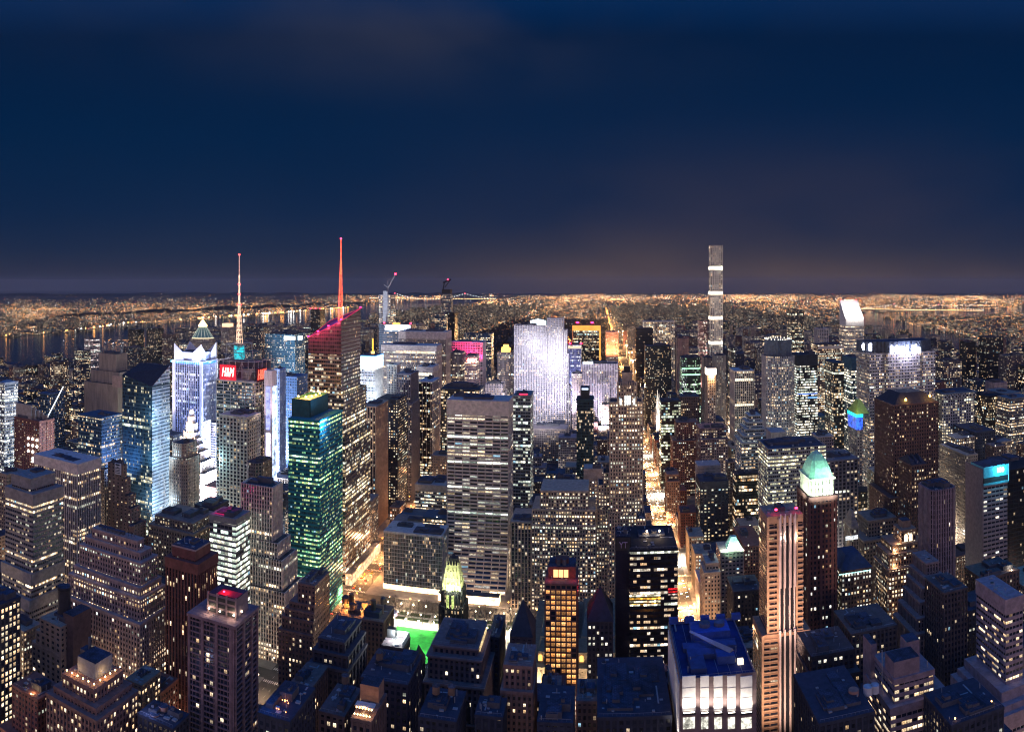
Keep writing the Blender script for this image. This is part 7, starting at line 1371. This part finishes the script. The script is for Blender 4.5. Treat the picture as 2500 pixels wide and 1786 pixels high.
for x in (-775, -500, -250, 81, 240, 385, 530, 715):
    for y in range(600 if x in (-250, 81) else 560, 1560, 92): bulb(None, None, (x, y+gl_r.uniform(-20, 20), 24), (4.2e4 if x in (-250, 81) else 6.5e4)*gl_r.uniform(.6, 1.4), (1, .50, .22) if x in (81, -250) else gl_r.choice(((1, .66, .38), (1, .78, .55), (1, .9, .75), (.85, 1, .85))), 3)
for nst in range(41, 56, 2):
    for x in (-640, -360, -65, 168, 312, 458, 620): bulb(None, None, (x+gl_r.uniform(-30, 30), st_y(nst), 20), 3.2e4*gl_r.uniform(.5, 1.6), gl_r.choice(((1, .66, .38), (1, .8, .58), (.9, 1, .9))), 3)
for nst in (36, 37, 38, 39, 40):
    for x in (-420, -300, -150, -20, 170, 300): bulb(None, None, (x+gl_r.uniform(-20, 20), st_y(nst), 16), 1.5e4*gl_r.uniform(.3, 1.5), (1, .72, .48), 2.5)
for y in range(300, 560, 90): bulb(None, None, (240, y, 13), 2.4e4, (1, .66, .38), 2); bulb(None, None, (-250, y, 13), 2.5e4, (1, .66, .4), 2); 
# glare of the shop fronts at the foot of the concave slab and along the avenues
sf = MB(); sg = glow('shop_front', (1, .66, .36), 3.2, .5, .3)
h = H['grace']; x0, x1, y0, y1, z = h['top']; Sg = dict(h['S']); fa = MB(); prev = None
curve = [(0, 24), (8, 17.5), (18, 11), (30, 6), (42, 2.6), (56, .6), (66, .02)]
for (za, da), (zb, db) in zip(curve[:-1], curve[1:]):
    nb = max(1, round((x1-x0)/Sg['bay'])); fa.face([(x0, y0-da-.7, za), (x1, y0-da-.7, za), (x1, y0-db-.7, zb), (x0, y0-db-.7, zb)], h['fm'], [(512, za/Sg['fh']), (512+nb, za/Sg['fh']), (512+nb, zb/Sg['fh']), (512, zb/Sg['fh'])])
    for sx in (x0, x1): fa.face([(sx, y0-da-.7, za), (sx, y0-db-.7, zb), (sx, y0, zb), (sx, y0, za)] if sx == x1 else [(sx, y0-da-.7, za), (sx, y0, za), (sx, y0, zb), (sx, y0-db-.7, zb)], h['trim'])
    for k in range(nb+1):
        xx = x0+(x1-x0)*k/nb; fa.face([(xx-.35, y0-da-1.5, za), (xx+.35, y0-da-1.5, za), (xx+.35, y0-db-1.5, zb), (xx-.35, y0-db-1.5, zb)], h['trim'])
zz = Sg['fh']
while zz < 64:
    for (za, da), (zb, db) in zip(curve[:-1], curve[1:]):
        if za <= zz < zb: d = da+(db-da)*(zz-za)/(zb-za)
    fa.box(x0, x1, y0-d-1.3, y0-d-.2, zz-.7, zz+.7, h['trim']); zz += Sg['fh']
add(h, 'concave_base', fa)
mb = MB(); mb.box(x0+1, x1-3, 692, 702, 0, 8, sg, ROOF2); add(h, 'shop_front', mb)
h = H['park_glass']; x0, x1, y0, y1, z = h['top']; mb = MB(); mb.box(x0, x1, y0-.9, y0-.3, .5, 5.5, sg); mb.box(x0-.9, x0-.3, y0, y1, .5, 5.5, sg); add(h, 'shop_front', mb)
pav = empty('shop_pavilion', (-262, 735, 0), 'low brightly lit corner shop block on the avenue by the crossing', 'shop'); mb = MB(); mb.box(-264.5, -257, 700, 800, 0, 11, glow('shop_wall', (1, .62, .34), 1.1, .6, .2), ROOF2); mb.obj('wall', pav, (-262, 735, 0)); mb = MB(); mb.box(-265, -256.5, 699, 801, 11, 12.4, plain('pale_cornice2', (.5, .42, .34), .8), ROOF2); mb.obj('roof', pav, (-262, 735, 0)); FOOT.append((-265, -256.5, 699, 801, 12, 'pav'))
# pavilion kiosk with violet lights in the park corner
kk = empty('carousel_kiosk', (-196, 650, .19), 'small round kiosk glowing pink and violet among the park trees', 'kiosk'); mb = MB(); mb.cyl(0, 0, 0, 3.6, 4, glow('kiosk_pink', (1, .55, .75), 2.2), n=14); mb.obj('wall', kk); mb = MB(); mb.cyl(0, 0, 3.6, 6, 4.6, plain('kiosk_roof', (.3, .3, .45), .6), n=14, r1=.2); mb.obj('roof', kk)
# ---------------------------------------------------------------- vehicles
def car_mesh(body, face_deck):
    mb = MB(); bm = plain('car_paint_'+body[0], body[1], .3, .2, var=.05); gl_ = plain('car_glass', (.02, .025, .03), .1); 
    mb.box(-.92, .92, -2.3, 2.3, .45, .95, bm, bottom=True)
    A = [(-.85, -1.3, .95), (.85, -1.3, .95), (.85, 1.6, .95), (-.85, 1.6, .95)]; Q = [(-.7, -.7, 1.5), (.7, -.7, 1.5), (.7, 1.0, 1.5), (-.7, 1.0, 1.5)]
    for i in range(4): j = (i+1) % 4; mb.face([A[i], A[j], Q[j], Q[i]], gl_)
    mb.face(Q, bm)
    for sx in (-1, 1):
        for yy in (-1.45, 1.45): 
            n = 8; x_ = sx*.95; mb.face([(x_, yy+.34*cos(2*pi*i/n), .36+.34*sin(2*pi*i/n)) for i in range(n)][::(-1 if sx > 0 else 1)][::-1], DARKM)
        c = (1, .88, .62) if face_deck else (1, .03, .01); p = 40 if face_deck else 18
        mb.box(sx*.62-.22, sx*.62+.22, -2.4, -2.3, .55, .85, glow('headlamp' if face_deck else 'tail_lamp', c, p), bottom=True)
        mb.box(sx*.62-.22, sx*.62+.22, 2.3, 2.36, .55, .85, glow('tail_lamp' if face_deck else 'headlamp', (1, .03, .01) if face_deck else (1, .88, .62), 18 if face_deck else 40), bottom=True)
    return mb
cols = {'dark': (.03, .03, .035), 'yellow': (.65, .36, .03), 'white': (.6, .6, .6), 'grey': (.2, .2, .21)}
cm = {}
for cn, c in cols.items():
    for fd in (0, 1): o = car_mesh((cn, c), fd).obj('car'); cm[cn, fd] = o.data; bpy.data.objects.remove(o)
occupied = []
def put_car(x, y, fd, rz, where):
    if any(abs(x-a) < 2.4 and abs(y-b) < 6.2 for a, b in occupied): return
    occupied.append((x, y)); cn = R.choice(('dark', 'dark', 'yellow', 'yellow', 'white', 'grey')); nm = 'taxi' if cn == 'yellow' else 'car'
    o = bpy.data.objects.new(nm, cm[cn, fd]); sc.collection.objects.link(o); o.location = (x, y, .02); o.rotation_euler.z = rz
    kind_ = {'dark': 'dark car', 'yellow': 'yellow taxi', 'white': 'white car', 'grey': 'grey car'}[cn]
    tag(o, '%s with its lights on %s' % (kind_, where), nm, '%ss with lights on %s' % (kind_, where))
for _ in range(150): put_car(81+R.choice((-8.2, -2.8, 2.8, 8.2)), R.uniform(600, 1400), 1, 0, 'in the traffic of the bright avenue on the right')
for _ in range(60): put_car(-250+R.choice((-8.2, -2.8, 2.8, 8.2)), R.uniform(560, 900), 0, 0, 'in the traffic of the bright avenue on the left')
for _ in range(14): put_car(R.uniform(-560, -515), 448+R.uniform(-3, 3), 1, pi/2, 'on the cross street at far left')
# ---------------------------------------------------------------- bridges
stl = plain('bridge_steel', (.22, .22, .24), .7); bl_ = glow('cable_lamp', (.85, .95, 1), 5); dl_ = glow('deck_lamp', (1, .58, .22), 6)
def bridge(name, label, A, Bp, towers, ztow, zdeck, sag, nl, scale, lampc):
    mid = ((A[0]+Bp[0])/2, (A[1]+Bp[1])/2, 0); rt = empty(name, mid, label, 'bridge')
    dx_, dy_ = Bp[0]-A[0], Bp[1]-A[1]; P = lambda f, z: (A[0]+dx_*f, A[1]+dy_*f, z)
    mb = MB(); mb.beam(P(0, zdeck), P(1, zdeck), 6*scale, 6*scale, stl); mb.obj('deck', rt, mid)
    mb = MB()
    for i in range(nl): mb.beam(P((i+.1)/nl, zdeck+9*scale), P((i+.75)/nl, zdeck+9*scale), 2.2*scale, 2.2*scale, dl_, 4)
    mb.obj('deck_lights', rt, mid)
    for f in towers:
        mb = MB(); L = hypot(dx_, dy_); nx, ny = -dy_/L, dx_/L; c = P(f, 0)
        for s in (-16, 16): mb.beam((c[0]+nx*s*scale, c[1]+ny*s*scale, 0), (c[0]+nx*s*.8*scale, c[1]+ny*s*.8*scale, ztow), 6*scale, 4.5*scale, stl)
        for zz in (zdeck, (zdeck+ztow)/2, ztow-6): mb.beam((c[0]+nx*16*scale, c[1]+ny*16*scale, zz), (c[0]-nx*16*scale, c[1]-ny*16*scale, zz), 3*scale, 3*scale, stl)
        mb.obj('tower', rt, mid); mb = MB(); mb.cyl(c[0], c[1], ztow+2, ztow+10*scale, 6*scale, glow('beacon_red', RED, 14), n=6); mb.obj('beacon', rt, mid)
    mb = MB(); cab = MB(); ends = [0]+list(towers)+[1]
    for a, b in zip(ends[:-1], ends[1:]):
        za = zdeck+10 if a == 0 else ztow; zb = zdeck+10 if b == 1 else ztow; n = max(6, int(nl*(b-a)*1.1)); pr = None
        for i in range(n+1):
            f = i/n; lin = za+(zb-za)*f; k = sag if (a > 0 and b < 1) else sag*.16; zz = lin-4*k*f*(1-f); q = P(a+(b-a)*f, zz)
            if pr: cab.beam(pr, q, 1.6*scale, 1.6*scale, stl, 3)
            pr = q; mb.cyl(q[0], q[1], q[2], q[2]+lampc*1.4, lampc, bl_, n=5)
    cab.obj('cable', rt, mid); mb.obj('cable_lights', rt, mid)
d0 = 11300.0
def at(xs, d): t = ang(xs); return (d*sin(t), d*cos(t))
bridge('suspension_bridge', 'far suspension bridge strung with white cable lights over the wide river', at(905, 11700), at(1210, 11300), (.20, .76), 150, 62, 96, 44, 1.0, 5.0)
bridge('suspension_bridge', 'far suspension bridge with white cable lights at the right, crossing the narrow river', at(2095, 7600), at(2400, 7100), (.30, .66), 98, 38, 60, 40, .7, 2.7)
# ---------------------------------------------------------------- filling blocks: a coarse picture-space visibility count picks the ones seen largest
rg = random.Random(5)
def blocked(x0, x1, y0, y1, m=2.0): return any(min(f[1], x1)-max(f[0], x0) > -m and min(f[3], y1)-max(f[2], y0) > -m for f in FOOT)
cand = []
for i in range(len(xs)-1):
    xa, xb = xs[i]+17, xs[i+1]-17
    for nst in range(35, 59):
        if xs[i] == -250 and nst in (40, 41): continue
        ya, yb = st_y(nst)+11, st_y(nst+1)-11
        x = xa
        while x < xb-14:
            w_ = min(rg.uniform(17, 42), xb-x)
            if w_ < 13: break
            rows = ((ya, (ya+yb)/2-1), ((ya+yb)/2+1, yb)) if rg.random() < .75 else ((ya, yb),)
            for (q0, q1) in rows: cand.append([x, x+w_-1.2, q0, q1])
            x += w_
for y_ in range(2100, 3500, 82):         # uptown blocks beside the big park
    for (xa, xb) in ((-1800, -800), (115, 1300)):
        x = xa
        while x < xb-16:
            w_ = rg.uniform(18, 46); cand.append([x, x+w_-1, y_, y_+rg.uniform(28, 60)]); x += w_
out = []
for x0, x1, y0, y1 in cand:
    cx_, cy_ = (x0+x1)/2, (y0+y1)/2; d = hypot(cx_, cy_); t = atan2(cx_, cy_)
    if cy_ < 60 or abs(t-ang(1250)) > .78: continue
    m = 2.0
    if blocked(x0, x1, y0, y1):
        if blocked(x0+6, x1-6, y0+6, y1-6): continue
        x0 += 5; x1 -= 5; y0 += 5; y1 -= 5
        if blocked(x0, x1, y0, y1, .5): continue
    if cy_ < 200: hh = rg.uniform(20, 60)
    elif cy_ < 560: hh = rg.choice((45, 55, 62, 70, 80, 88))*rg.uniform(.85, 1.08)
    elif cy_ < 720: hh = rg.uniform(20, 60)
    elif cy_ < 2050: hh = rg.choice((22, 30, 40, 55, 70, 85, 110 if abs(cx_) > 250 else 60, 130 if cx_ > 300 else 70))*rg.uniform(.8, 1.15)
    else: hh = rg.choice((18, 25, 45, 60, 90, 110))*rg.uniform(.8, 1.1)
    if cx_ < -640: hh *= .6 if 700 < cy_ < 1800 else .8
    if -218 < cx_ < -60 and 330 < cy_ < 520: hh = min(hh, rg.uniform(38, 55))
    if -245 < cx_ < -200 and cy_ > 400 and cy_ < 660: hh = min(hh, 35)
    if cx_ < -760 and cy_ > 1450: hh = rg.choice((30, 45, 70, 95, 118, 125))*rg.uniform(.85, 1.1)
    if 90 < cx_ < 130 and cy_ < 1400: hh = min(hh, 42)
    if 690 < cy_ < 1100 and -100 < cx_ < 80: hh = min(hh, rg.uniform(38, 72))
    if cy_ > 2000 and 60 < cx_ < 700: hh *= 1.15
    if -420 < cx_ < -235 and 400 < cy_ < 680: hh = min(hh, 40)
    if -240 > cx_ > -520 and 680 < cy_ < 1000: hh = min(hh, 60)
    ylim = ((903 if t < ang(440) else 795) if cx_ < -760 else 770) if cy_ > 700 else 960
    hh = min(hh, EYE-(ylim-HY)/F*d+20*rg.random()) if d > 600 else hh
    if hh < 9: continue
    out.append([x0, x1, y0, y1, hh])
# visibility count on a coarse grid, nearest first
GW, GH = 625, 446; gs = 4.0
import numpy as np
buf = np.zeros((GH, GW), bool)
items = [('hero', f[0], f[1], f[2], f[3], f[4], f[5]) for f in FOOT]+[('fill', *o, k) for k, o in enumerate(out)]
items.sort(key=lambda q: hypot((q[1]+q[2])/2, q[3]))
vis = {}
for kind_, x0, x1, y0, y1, z, k in items:
    cor = [(x0, y0), (x1, y0), (x0, y1), (x1, y1)]
    if min(c[1] for c in cor) < 5: continue
    px_ = [VX+F*atan2(a, b) for a, b in cor]; a_, b_ = min(px_)/gs, max(px_)/gs
    dn = min(hypot(a, b) for a, b in cor); df = max(hypot(a, b) for a, b in cor); top = (HY+F*(EYE-z)/((dn+df)/2))/gs; bot = (HY+F*EYE/dn)/gs
    i0, i1 = max(0, int(a_)), min(GW, int(b_)+1); j0, j1 = max(0, int(top)), min(GH, int(bot)+1)
    if i0 >= i1 or j0 >= j1: vis[kind_, k] = 0; continue
    blk = buf[j0:j1, i0:i1]; vis[kind_, k] = int((~blk).sum()); blk[:] = True
order = sorted(range(len(out)), key=lambda k: -vis.get(('fill', k), 0))
n_own = 300-len(H)
own = [k for k in order[:n_own] if vis.get(('fill', k), 0) >= 3]; rest = [k for k in order if k not in set(own)]
print('FILL', len(out), 'own', len(own), 'vis of last', vis.get(('fill', own[-1]), 0), 'heroes', len(H))
PAL = [('tan', 'tan', dict()), ('brown brick', 'brown', dict()), ('red brick', 'brick', dict()), ('beige stone', 'stone', dict(c=(.30, .25, .20))), ('grey', 'grey', dict(c=(.18, .17, .17))), ('dark', 'navy', dict()), ('black glass', 'black', dict()), ('blue-grey glass', 'blue', dict()), ('pale ribbed', 'ribs', dict()), ('mauve', 'mauve', dict())]
heroes_px = []
for k, hh_ in H.items():
    x0, x1, y0, y1, z = hh_['top']; a, b = proj((x0+x1)/2, y0, z*.9); heroes_px.append((a, b, hypot((x0+x1)/2, y0), hh_['label'], k))
used = {}
def short(l):
    w = l.split(' '); cut = len(w)
    for i, q in enumerate(w):
        if i > 2 and (q in ('with', 'in', 'on', 'whose', 'cut', 'behind', 'beside', 'below', 'right', 'left', 'at', 'squeezed', 'topped', 'washed', 'of', 'directly', 'from', 'carrying', 'crowned', 'edged', 'under', 'between', 'descending', 'climbing', 'still', 'blazing', 'along', 'rising', 'turned', 'stepping', 'tucked', 'glimpsed', 'scattered', 'dotted') or q.endswith(',')): cut = i+(1 if q.endswith(',') else 0); break
    return ' '.join(w[:min(cut, 6)]).rstrip(',')
shorts = {}
for q in heroes_px: shorts.setdefault(short(q[3]), []).append(q)
uniq = [q for q in heroes_px if len(shorts[short(q[3])]) == 1 and len(short(q[3]).split()) >= 3]
for idx, k in enumerate(own):
    x0, x1, y0, y1, z = out[k]; cx_, cy_ = (x0+x1)/2, (y0+y1)/2; d = hypot(cx_, cy_)
    far = cy_ > 1500
    pc = rg.choice(PAL[:6]) if d < 700 else (rg.choice(PAL) if rg.random() < .75 else rg.choice(PAL[:4]))
    dim = d < 520
    kw = dict(pc[2]); Sx = ST[pc[1]]
    if dim: kw['lit'] = .15; kw['boxes'] = 5; kw['c'] = tuple(c*.95 for c in kw.get('c', Sx['c'])); kw['tanks'] = rg.choice((0, 1, 1, 2))
    else: kw['lit'] = max(.12, kw.get('lit', Sx['lit'])*rg.uniform(.9, 1.8))
    kw['boxes'] = 3 if d < 700 else 1
    sx, sy = proj(cx_, y0, z)
    size = 'tall' if z > 85 else ('low' if z < 32 else 'mid-height')
    if x1-x0 < 20: size = 'narrow '+size
    best = sorted(uniq, key=lambda q: hypot(q[0]-sx, (q[1]-sy)*.8))
    lab = None
    for q in best[:14]:
        dxp = sx-q[0]; rel = 'behind' if (d > q[2]*1.06 and abs(dxp) < 60) else ('in front of' if d < q[2]*.94 and abs(dxp) < 60 else ('just right of' if dxp > 0 else 'just left of'))
        for s2 in ('', 'lower ' if False else ''):
            cnd = '%s %s building %s the %s' % (size, pc[0], rel, short(q[3]))
            if cnd not in used: lab = cnd; break
        if lab: break
    if not lab: lab = '%s %s building number %d beyond the others' % (size, pc[0], idx)
    used[lab] = 1
    tiers = [(x0, x1, y0, y1, z)]
    if (z > 60 and rg.random() < .6 or dim and z > 40) and x1-x0 > 17: 
        s_ = rg.uniform(.15, .25); tiers = [(x0, x1, y0, y1, z*rg.uniform(.55, .8)), (x0+(x1-x0)*s_, x1-(x1-x0)*s_, y0+(y1-y0)*s_, y1-(y1-y0)*.1, z)]
    tower('fill%d' % k, 'apartment_building' if pc[1] in ('brick', 'brown', 'tan') else 'office_building', lab[0]+lab[1:], 'building', tiers, Sx, kw, 'city blocks between the towers')
    if d < 900 and rg.random() < .45:
        hk = H['fill%d' % k]; q = hk['top']; lx, ly = rg.uniform(q[0]+1, q[1]-1), q[2]+.8; cc = rg.choice(((1, .62, .25), (1, .85, .6), (.85, .95, 1))); lamps(hk, [(lx, ly, q[4]+.2)], .4, cc, 9, 'roof_lamp')
        if d < 600: bulb(hk['root'], hk['org'], (lx, ly+1.5, q[4]+1.5), rg.uniform(2e2, 9e2), cc, .3)
fm_pool = [fmat(ST[p]['c'], **{q: ST[p][q] for q in ('ww', 'wh', 'power', 'row', 'la', 'lb', 'glass', 'mull')}, lit=l) for p, l in (('tan', .22), ('brown', .22), ('brick', .2), ('stone', .3), ('grey', .3), ('navy', .18), ('black', .2), ('bands', .3))]
mb = MB(); cpm = plain('coping_far', (.12, .11, .10), .9)
for k in rest:
    x0, x1, y0, y1, z = out[k]; m = rg.choice(fm_pool); ub, vb = 256.0*rg.randrange(0, 40), 128.0*rg.randrange(0, 24); P = [(x0, y0), (x1, y0), (x1, y1), (x0, y1)]; u = ub
    for i in range(4): u += mb.wall(P[i], P[(i+1) % 4], 0, z, m, 3.0, 3.6, u, vb)
    mb.face([(*p, z) for p in P], ROOF)
    if z > 25: mb.box(x0+4, x0+9, y0+5, y0+10, z, z+3.5, MECH, ROOF)
tag(mb.obj('city_blocks'), 'dense lower city blocks filling the streets between the towers', 'buildings', kind='stuff')
# ---------------------------------------------------------------- the far city: blocks and lamps nobody could count
def water(x, y):
    if y < 16500 and -3500 < x < -1800: return -3120 < x < -1890 if y < 9000 else -3300 < x < -2000
    if 900 < y < 2600 and 1490 < x < 1770: return True
    if 2600 <= y < 6200: return 1500+(y-2600)*.15 < x < 1760+(y-2500)*.22
    if 6200 <= y < 9000 and x > 2100 and x < 7000: return abs((y-6300)-(x-2500)*.32) < 420
    if 8800 < y < 11500 and x > 7000: return abs(y-9800-(x-8000)*.3) < 800
    return False
def park_far(x, y): return -760 < x < 80 and 2070 < y < 6150
LM = [glow('far_sodium', (1, .37, .06), 3.8), glow('far_sodium_bright', (1, .42, .09), 7.5), glow('far_white', (1, .78, .48), 3.0), glow('far_white_bright', (.95, .95, .9), 6.0), glow('far_red', (1, .05, .05), 4), glow('far_green', (.2, 1, .5), 2.5)]
def octa(x, y, z, r, m):
    mb.face([(x-r, y, z), (x, y, z-r), (x+r, y, z), (x, y, z+r)], m); mb.face([(x, y-r, z), (x, y, z-r), (x, y+r, z), (x, y, z+r)], m)
def lamp_mat(warmth=.7):
    q = rg.random()
    if q < .62*warmth+.1: return LM[0] if rg.random() < .8 else LM[1]
    if q < .96: return LM[2] if rg.random() < .85 else LM[3]
    return LM[4] if q < .985 else LM[5]
mb = MB(); fpool = [fmat((.022, .026, .034), ww=.5, wh=.5, lit=l, power=p, la=a, lb=WHITE, row=.1) for l, p, a in ((.30, 3.2, (1, .5, .18)), (.20, 3.6, WARM), (.40, 2.6, (1, .55, .2)))]
fcount = 0
for _ in range(9000):
    t = ang(1250)+rg.uniform(-.76, .76); d = 1500*(9.0**rg.random()); x, y = d*sin(t), d*cos(t)
    if y < 2080 and -1800 < x < 1330: continue
    if water(x, y) or park_far(x, y) or (-1830 < x < 1330 and y < 3500) : continue
    w_, dp = rg.uniform(16, 60), rg.uniform(16, 40); hh = rg.choice((8, 10, 14, 18, 24, 40, 60))*rg.uniform(.8, 1.2)
    if d > 5500: hh *= .6
    if x < -3000 and rg.random() < .8: hh = min(hh, 14)
    if x > 1700: hh = min(hh, rg.choice((10, 14, 30)))
    m = rg.choice(fpool); ub, vb = 256.0*rg.randrange(0, 40), 128.0*rg.randrange(0, 24); P = [(x, y), (x+w_, y), (x+w_, y+dp), (x, y+dp)]; u = ub
    for i in (0, 1, 3): u += mb.wall(P[i], P[(i+1) % 4], 0, hh, m, 3.4, 3.4, u, vb)
    mb.face([(*p, hh) for p in P], ROOF)
for _ in range(3400):
    x = rg.uniform(-1800, -790) if rg.random() < .45 else rg.uniform(115, 1420); y = rg.uniform(3500, 8200)
    if water(x, y): continue
    w_, dp = rg.uniform(18, 50), rg.uniform(16, 30); hh = rg.choice((18, 22, 30, 45, 60, 85))*rg.uniform(.8, 1.2); m = rg.choice(fpool); ub, vb = 256.0*rg.randrange(0, 40), 128.0*rg.randrange(0, 24); P = [(x, y), (x+w_, y), (x+w_, y+dp), (x, y+dp)]; u = ub
    for i in (0, 1, 3): u += mb.wall(P[i], P[(i+1) % 4], 0, hh, m, 3.4, 3.4, u, vb)
    mb.face([(*p, hh) for p in P], ROOF)
    if rg.random() < .5: octa(x+w_/2, y-6, 9, (1.3+y*.0002), lamp_mat())
tag(mb.obj('far_city'), 'countless low blocks of the city reaching to the horizon', 'buildings', kind='stuff')
mb = MB()
cl = [(ang(1250)+rg.uniform(-.74, .74), 2600*(7.5**rg.random()), rg.uniform(.004, .035), rg.uniform(.02, .12)) for _ in range(420)]
for _ in range(74000):
    if rg.random() < .62:
        c = rg.choice(cl); t = rg.gauss(c[0], c[2]); d = c[1]*math.exp(rg.gauss(0, c[3]))
    else: t = ang(1250)+rg.uniform(-.76, .76); d = 1400*(13.0**rg.random())
    x, y = d*sin(t), d*cos(t)
    if d > 20500 or (d > 13000 and rg.random() < (d-13000)/9000) or (y < 2080 and -1830 < x < 1330) or water(x, y): continue
    if park_far(x, y) and rg.random() < .8: continue
    if t < -.42 and d > 11000 and rg.random() < .85: continue
    if t < -.25 and d > 9000 and rg.random() < .5: continue
    r = d*.00024*rg.uniform(.5, 1.6)*(.75+.35*min(1, d/12000)); z = rg.uniform(7, 16)+(rg.uniform(0, 60) if rg.random() < .1 else 0)
    if park_far(x, y): r *= .7
    octa(x, y, z, r, lamp_mat())
for (a, b, n, warm_) in (((-3130, 1000), (-3130, 3300), 130, .2), ((-3430, 4300), (-3150, 8500), 200, .5), ((-3130, 3300), (-3430, 4300), 60, .2), ((-1880, 1500), (-1890, 9000), 160, .5), ((1770, 2500), (2520, 5000), 150, .5), ((2520, 5000), (5200, 6480), 150, .9), ((2080, 6250), (5200, 7850), 150, .9), ((5200, 6450), (12500, 9500), 260, 1.0), ((5200, 7850), (12500, 11600), 260, 1.0)):
    for i in range(n):
        f_ = i/n+rg.uniform(-.004, .004); x, y = a[0]+(b[0]-a[0])*f_, a[1]+(b[1]-a[1])*f_; d = hypot(x, y); octa(x+rg.uniform(-1, 1)*d*.003, y, rg.uniform(5, 10), d*.00034*rg.uniform(.7, 1.3), lamp_mat(warm_))
for x, yr, st_ in ((81, (2100, 9000), 34), (-790, (2100, 7000), 60), (240, (2100, 6500), 60), (385, (2000, 7500), 50), (530, (2000, 6500), 60)):
    y = yr[0]
    while y < yr[1]:
        octa(x+rg.uniform(-9, 9), y, 10, (1.1 if x == 81 else .8)+y*.00022, LM[1] if rg.random() < .4 else LM[0]); y += st_*rg.uniform(.6, 1.4)
for i in range(150): f_ = i/150; x, y = -150+f_*-260, 3600+f_*3000; octa(x+rg.uniform(-12, 12), y, 10, 2.2, LM[1] if i % 2 else LM[4])
for t0, d0_, n, sp in ((ang(60), 4900, 110, .018), (ang(50), 8500, 90, .03), (ang(1490), 13500, 120, .02), (ang(1585), 8600, 90, .012), (ang(1225), 9000, 90, .012), (ang(2330), 9900, 160, .05), (ang(2140), 9000, 110, .04), (ang(2420), 11500, 120, .05), (ang(1890), 6500, 90, .03), (ang(300), 3700, 70, .03)):
    for _ in range(n):
        t = rg.gauss(t0, sp); d = d0_*math.exp(rg.gauss(0, .03)); octa(d*sin(t), d*cos(t), 12, d*.0003*rg.uniform(.7, 1.4), LM[1] if rg.random() < .7 else LM[3])
for _ in range(2600):
    if rg.random() < .6: x = rg.choice([v for v in avs if abs(v-81) > 1])+rg.choice((-11, 11)); y = rg.uniform(300, 2050)
    else: x = rg.uniform(-1800, 1300); y = st_y(rg.randrange(37, 60))+rg.choice((-6, 6))
    if water(x, y) or blocked(x-1, x+1, y-1, y+1, 1): continue
    octa(x, y, 9, .75+y*.0003, LM[1] if rg.random() < .35 else (LM[0] if rg.random() < .6 else LM[2]))
for i in range(110):
    y = rg.uniform(600, 8500); x = -3125 if y < 3300 else (-3125-(y-3300)*.3 if y < 4300 else -3420+(y-4300)*.063); octa(x, y, 12, (4.2+y*.0007)*rg.uniform(.7, 1.3), LM[1] if rg.random() < .75 else LM[3])
tag(mb.obj('city_lights'), 'sea of amber and white lamps spreading to the horizon', 'city lights', kind='stuff')
# woods of the big park: crowns as loose leaf clumps
mb = MB(); wd = plain('winter_woods', (.012, .013, .010), .95, var=.5, scale=.02)
for _ in range(5200):
    x, y = rg.uniform(-755, 75), rg.uniform(2080, 6000); r = rg.uniform(3, 7)
    for q in range(2):
        a = rg.uniform(0, pi); c_, s_ = cos(a)*r, sin(a)*r; z0_ = rg.uniform(2, 4); mb.face([(x-c_, y-s_, z0_), (x+c_, y+s_, z0_), (x+c_*.5, y+s_*.5, z0_+r*1.5), (x-c_*.5, y-s_*.5, z0_+r*1.7)], wd)
tag(mb.obj('woods'), 'dark mass of bare woods in the big park', 'woods', kind='stuff')

if HAZE:
    hz = bpy.data.materials.new('haze_air'); hz.use_nodes = True; nt = hz.node_tree; nt.nodes.clear(); o = nt.nodes.new('ShaderNodeOutputMaterial'); v = nt.nodes.new('ShaderNodeVolumePrincipled')
    v.inputs['Color'].default_value = (.80, .86, .96, 1); v.inputs['Density'].default_value = 1.8e-5; v.inputs['Anisotropy'].default_value = .3; nt.links.new(v.outputs[0], o.inputs['Volume'])
    mb = MB(); mb.box(-24000, 24000, -3000, 24000, -1, 470, hz, bottom=True); tag(mb.obj('haze'), kind='stuff')
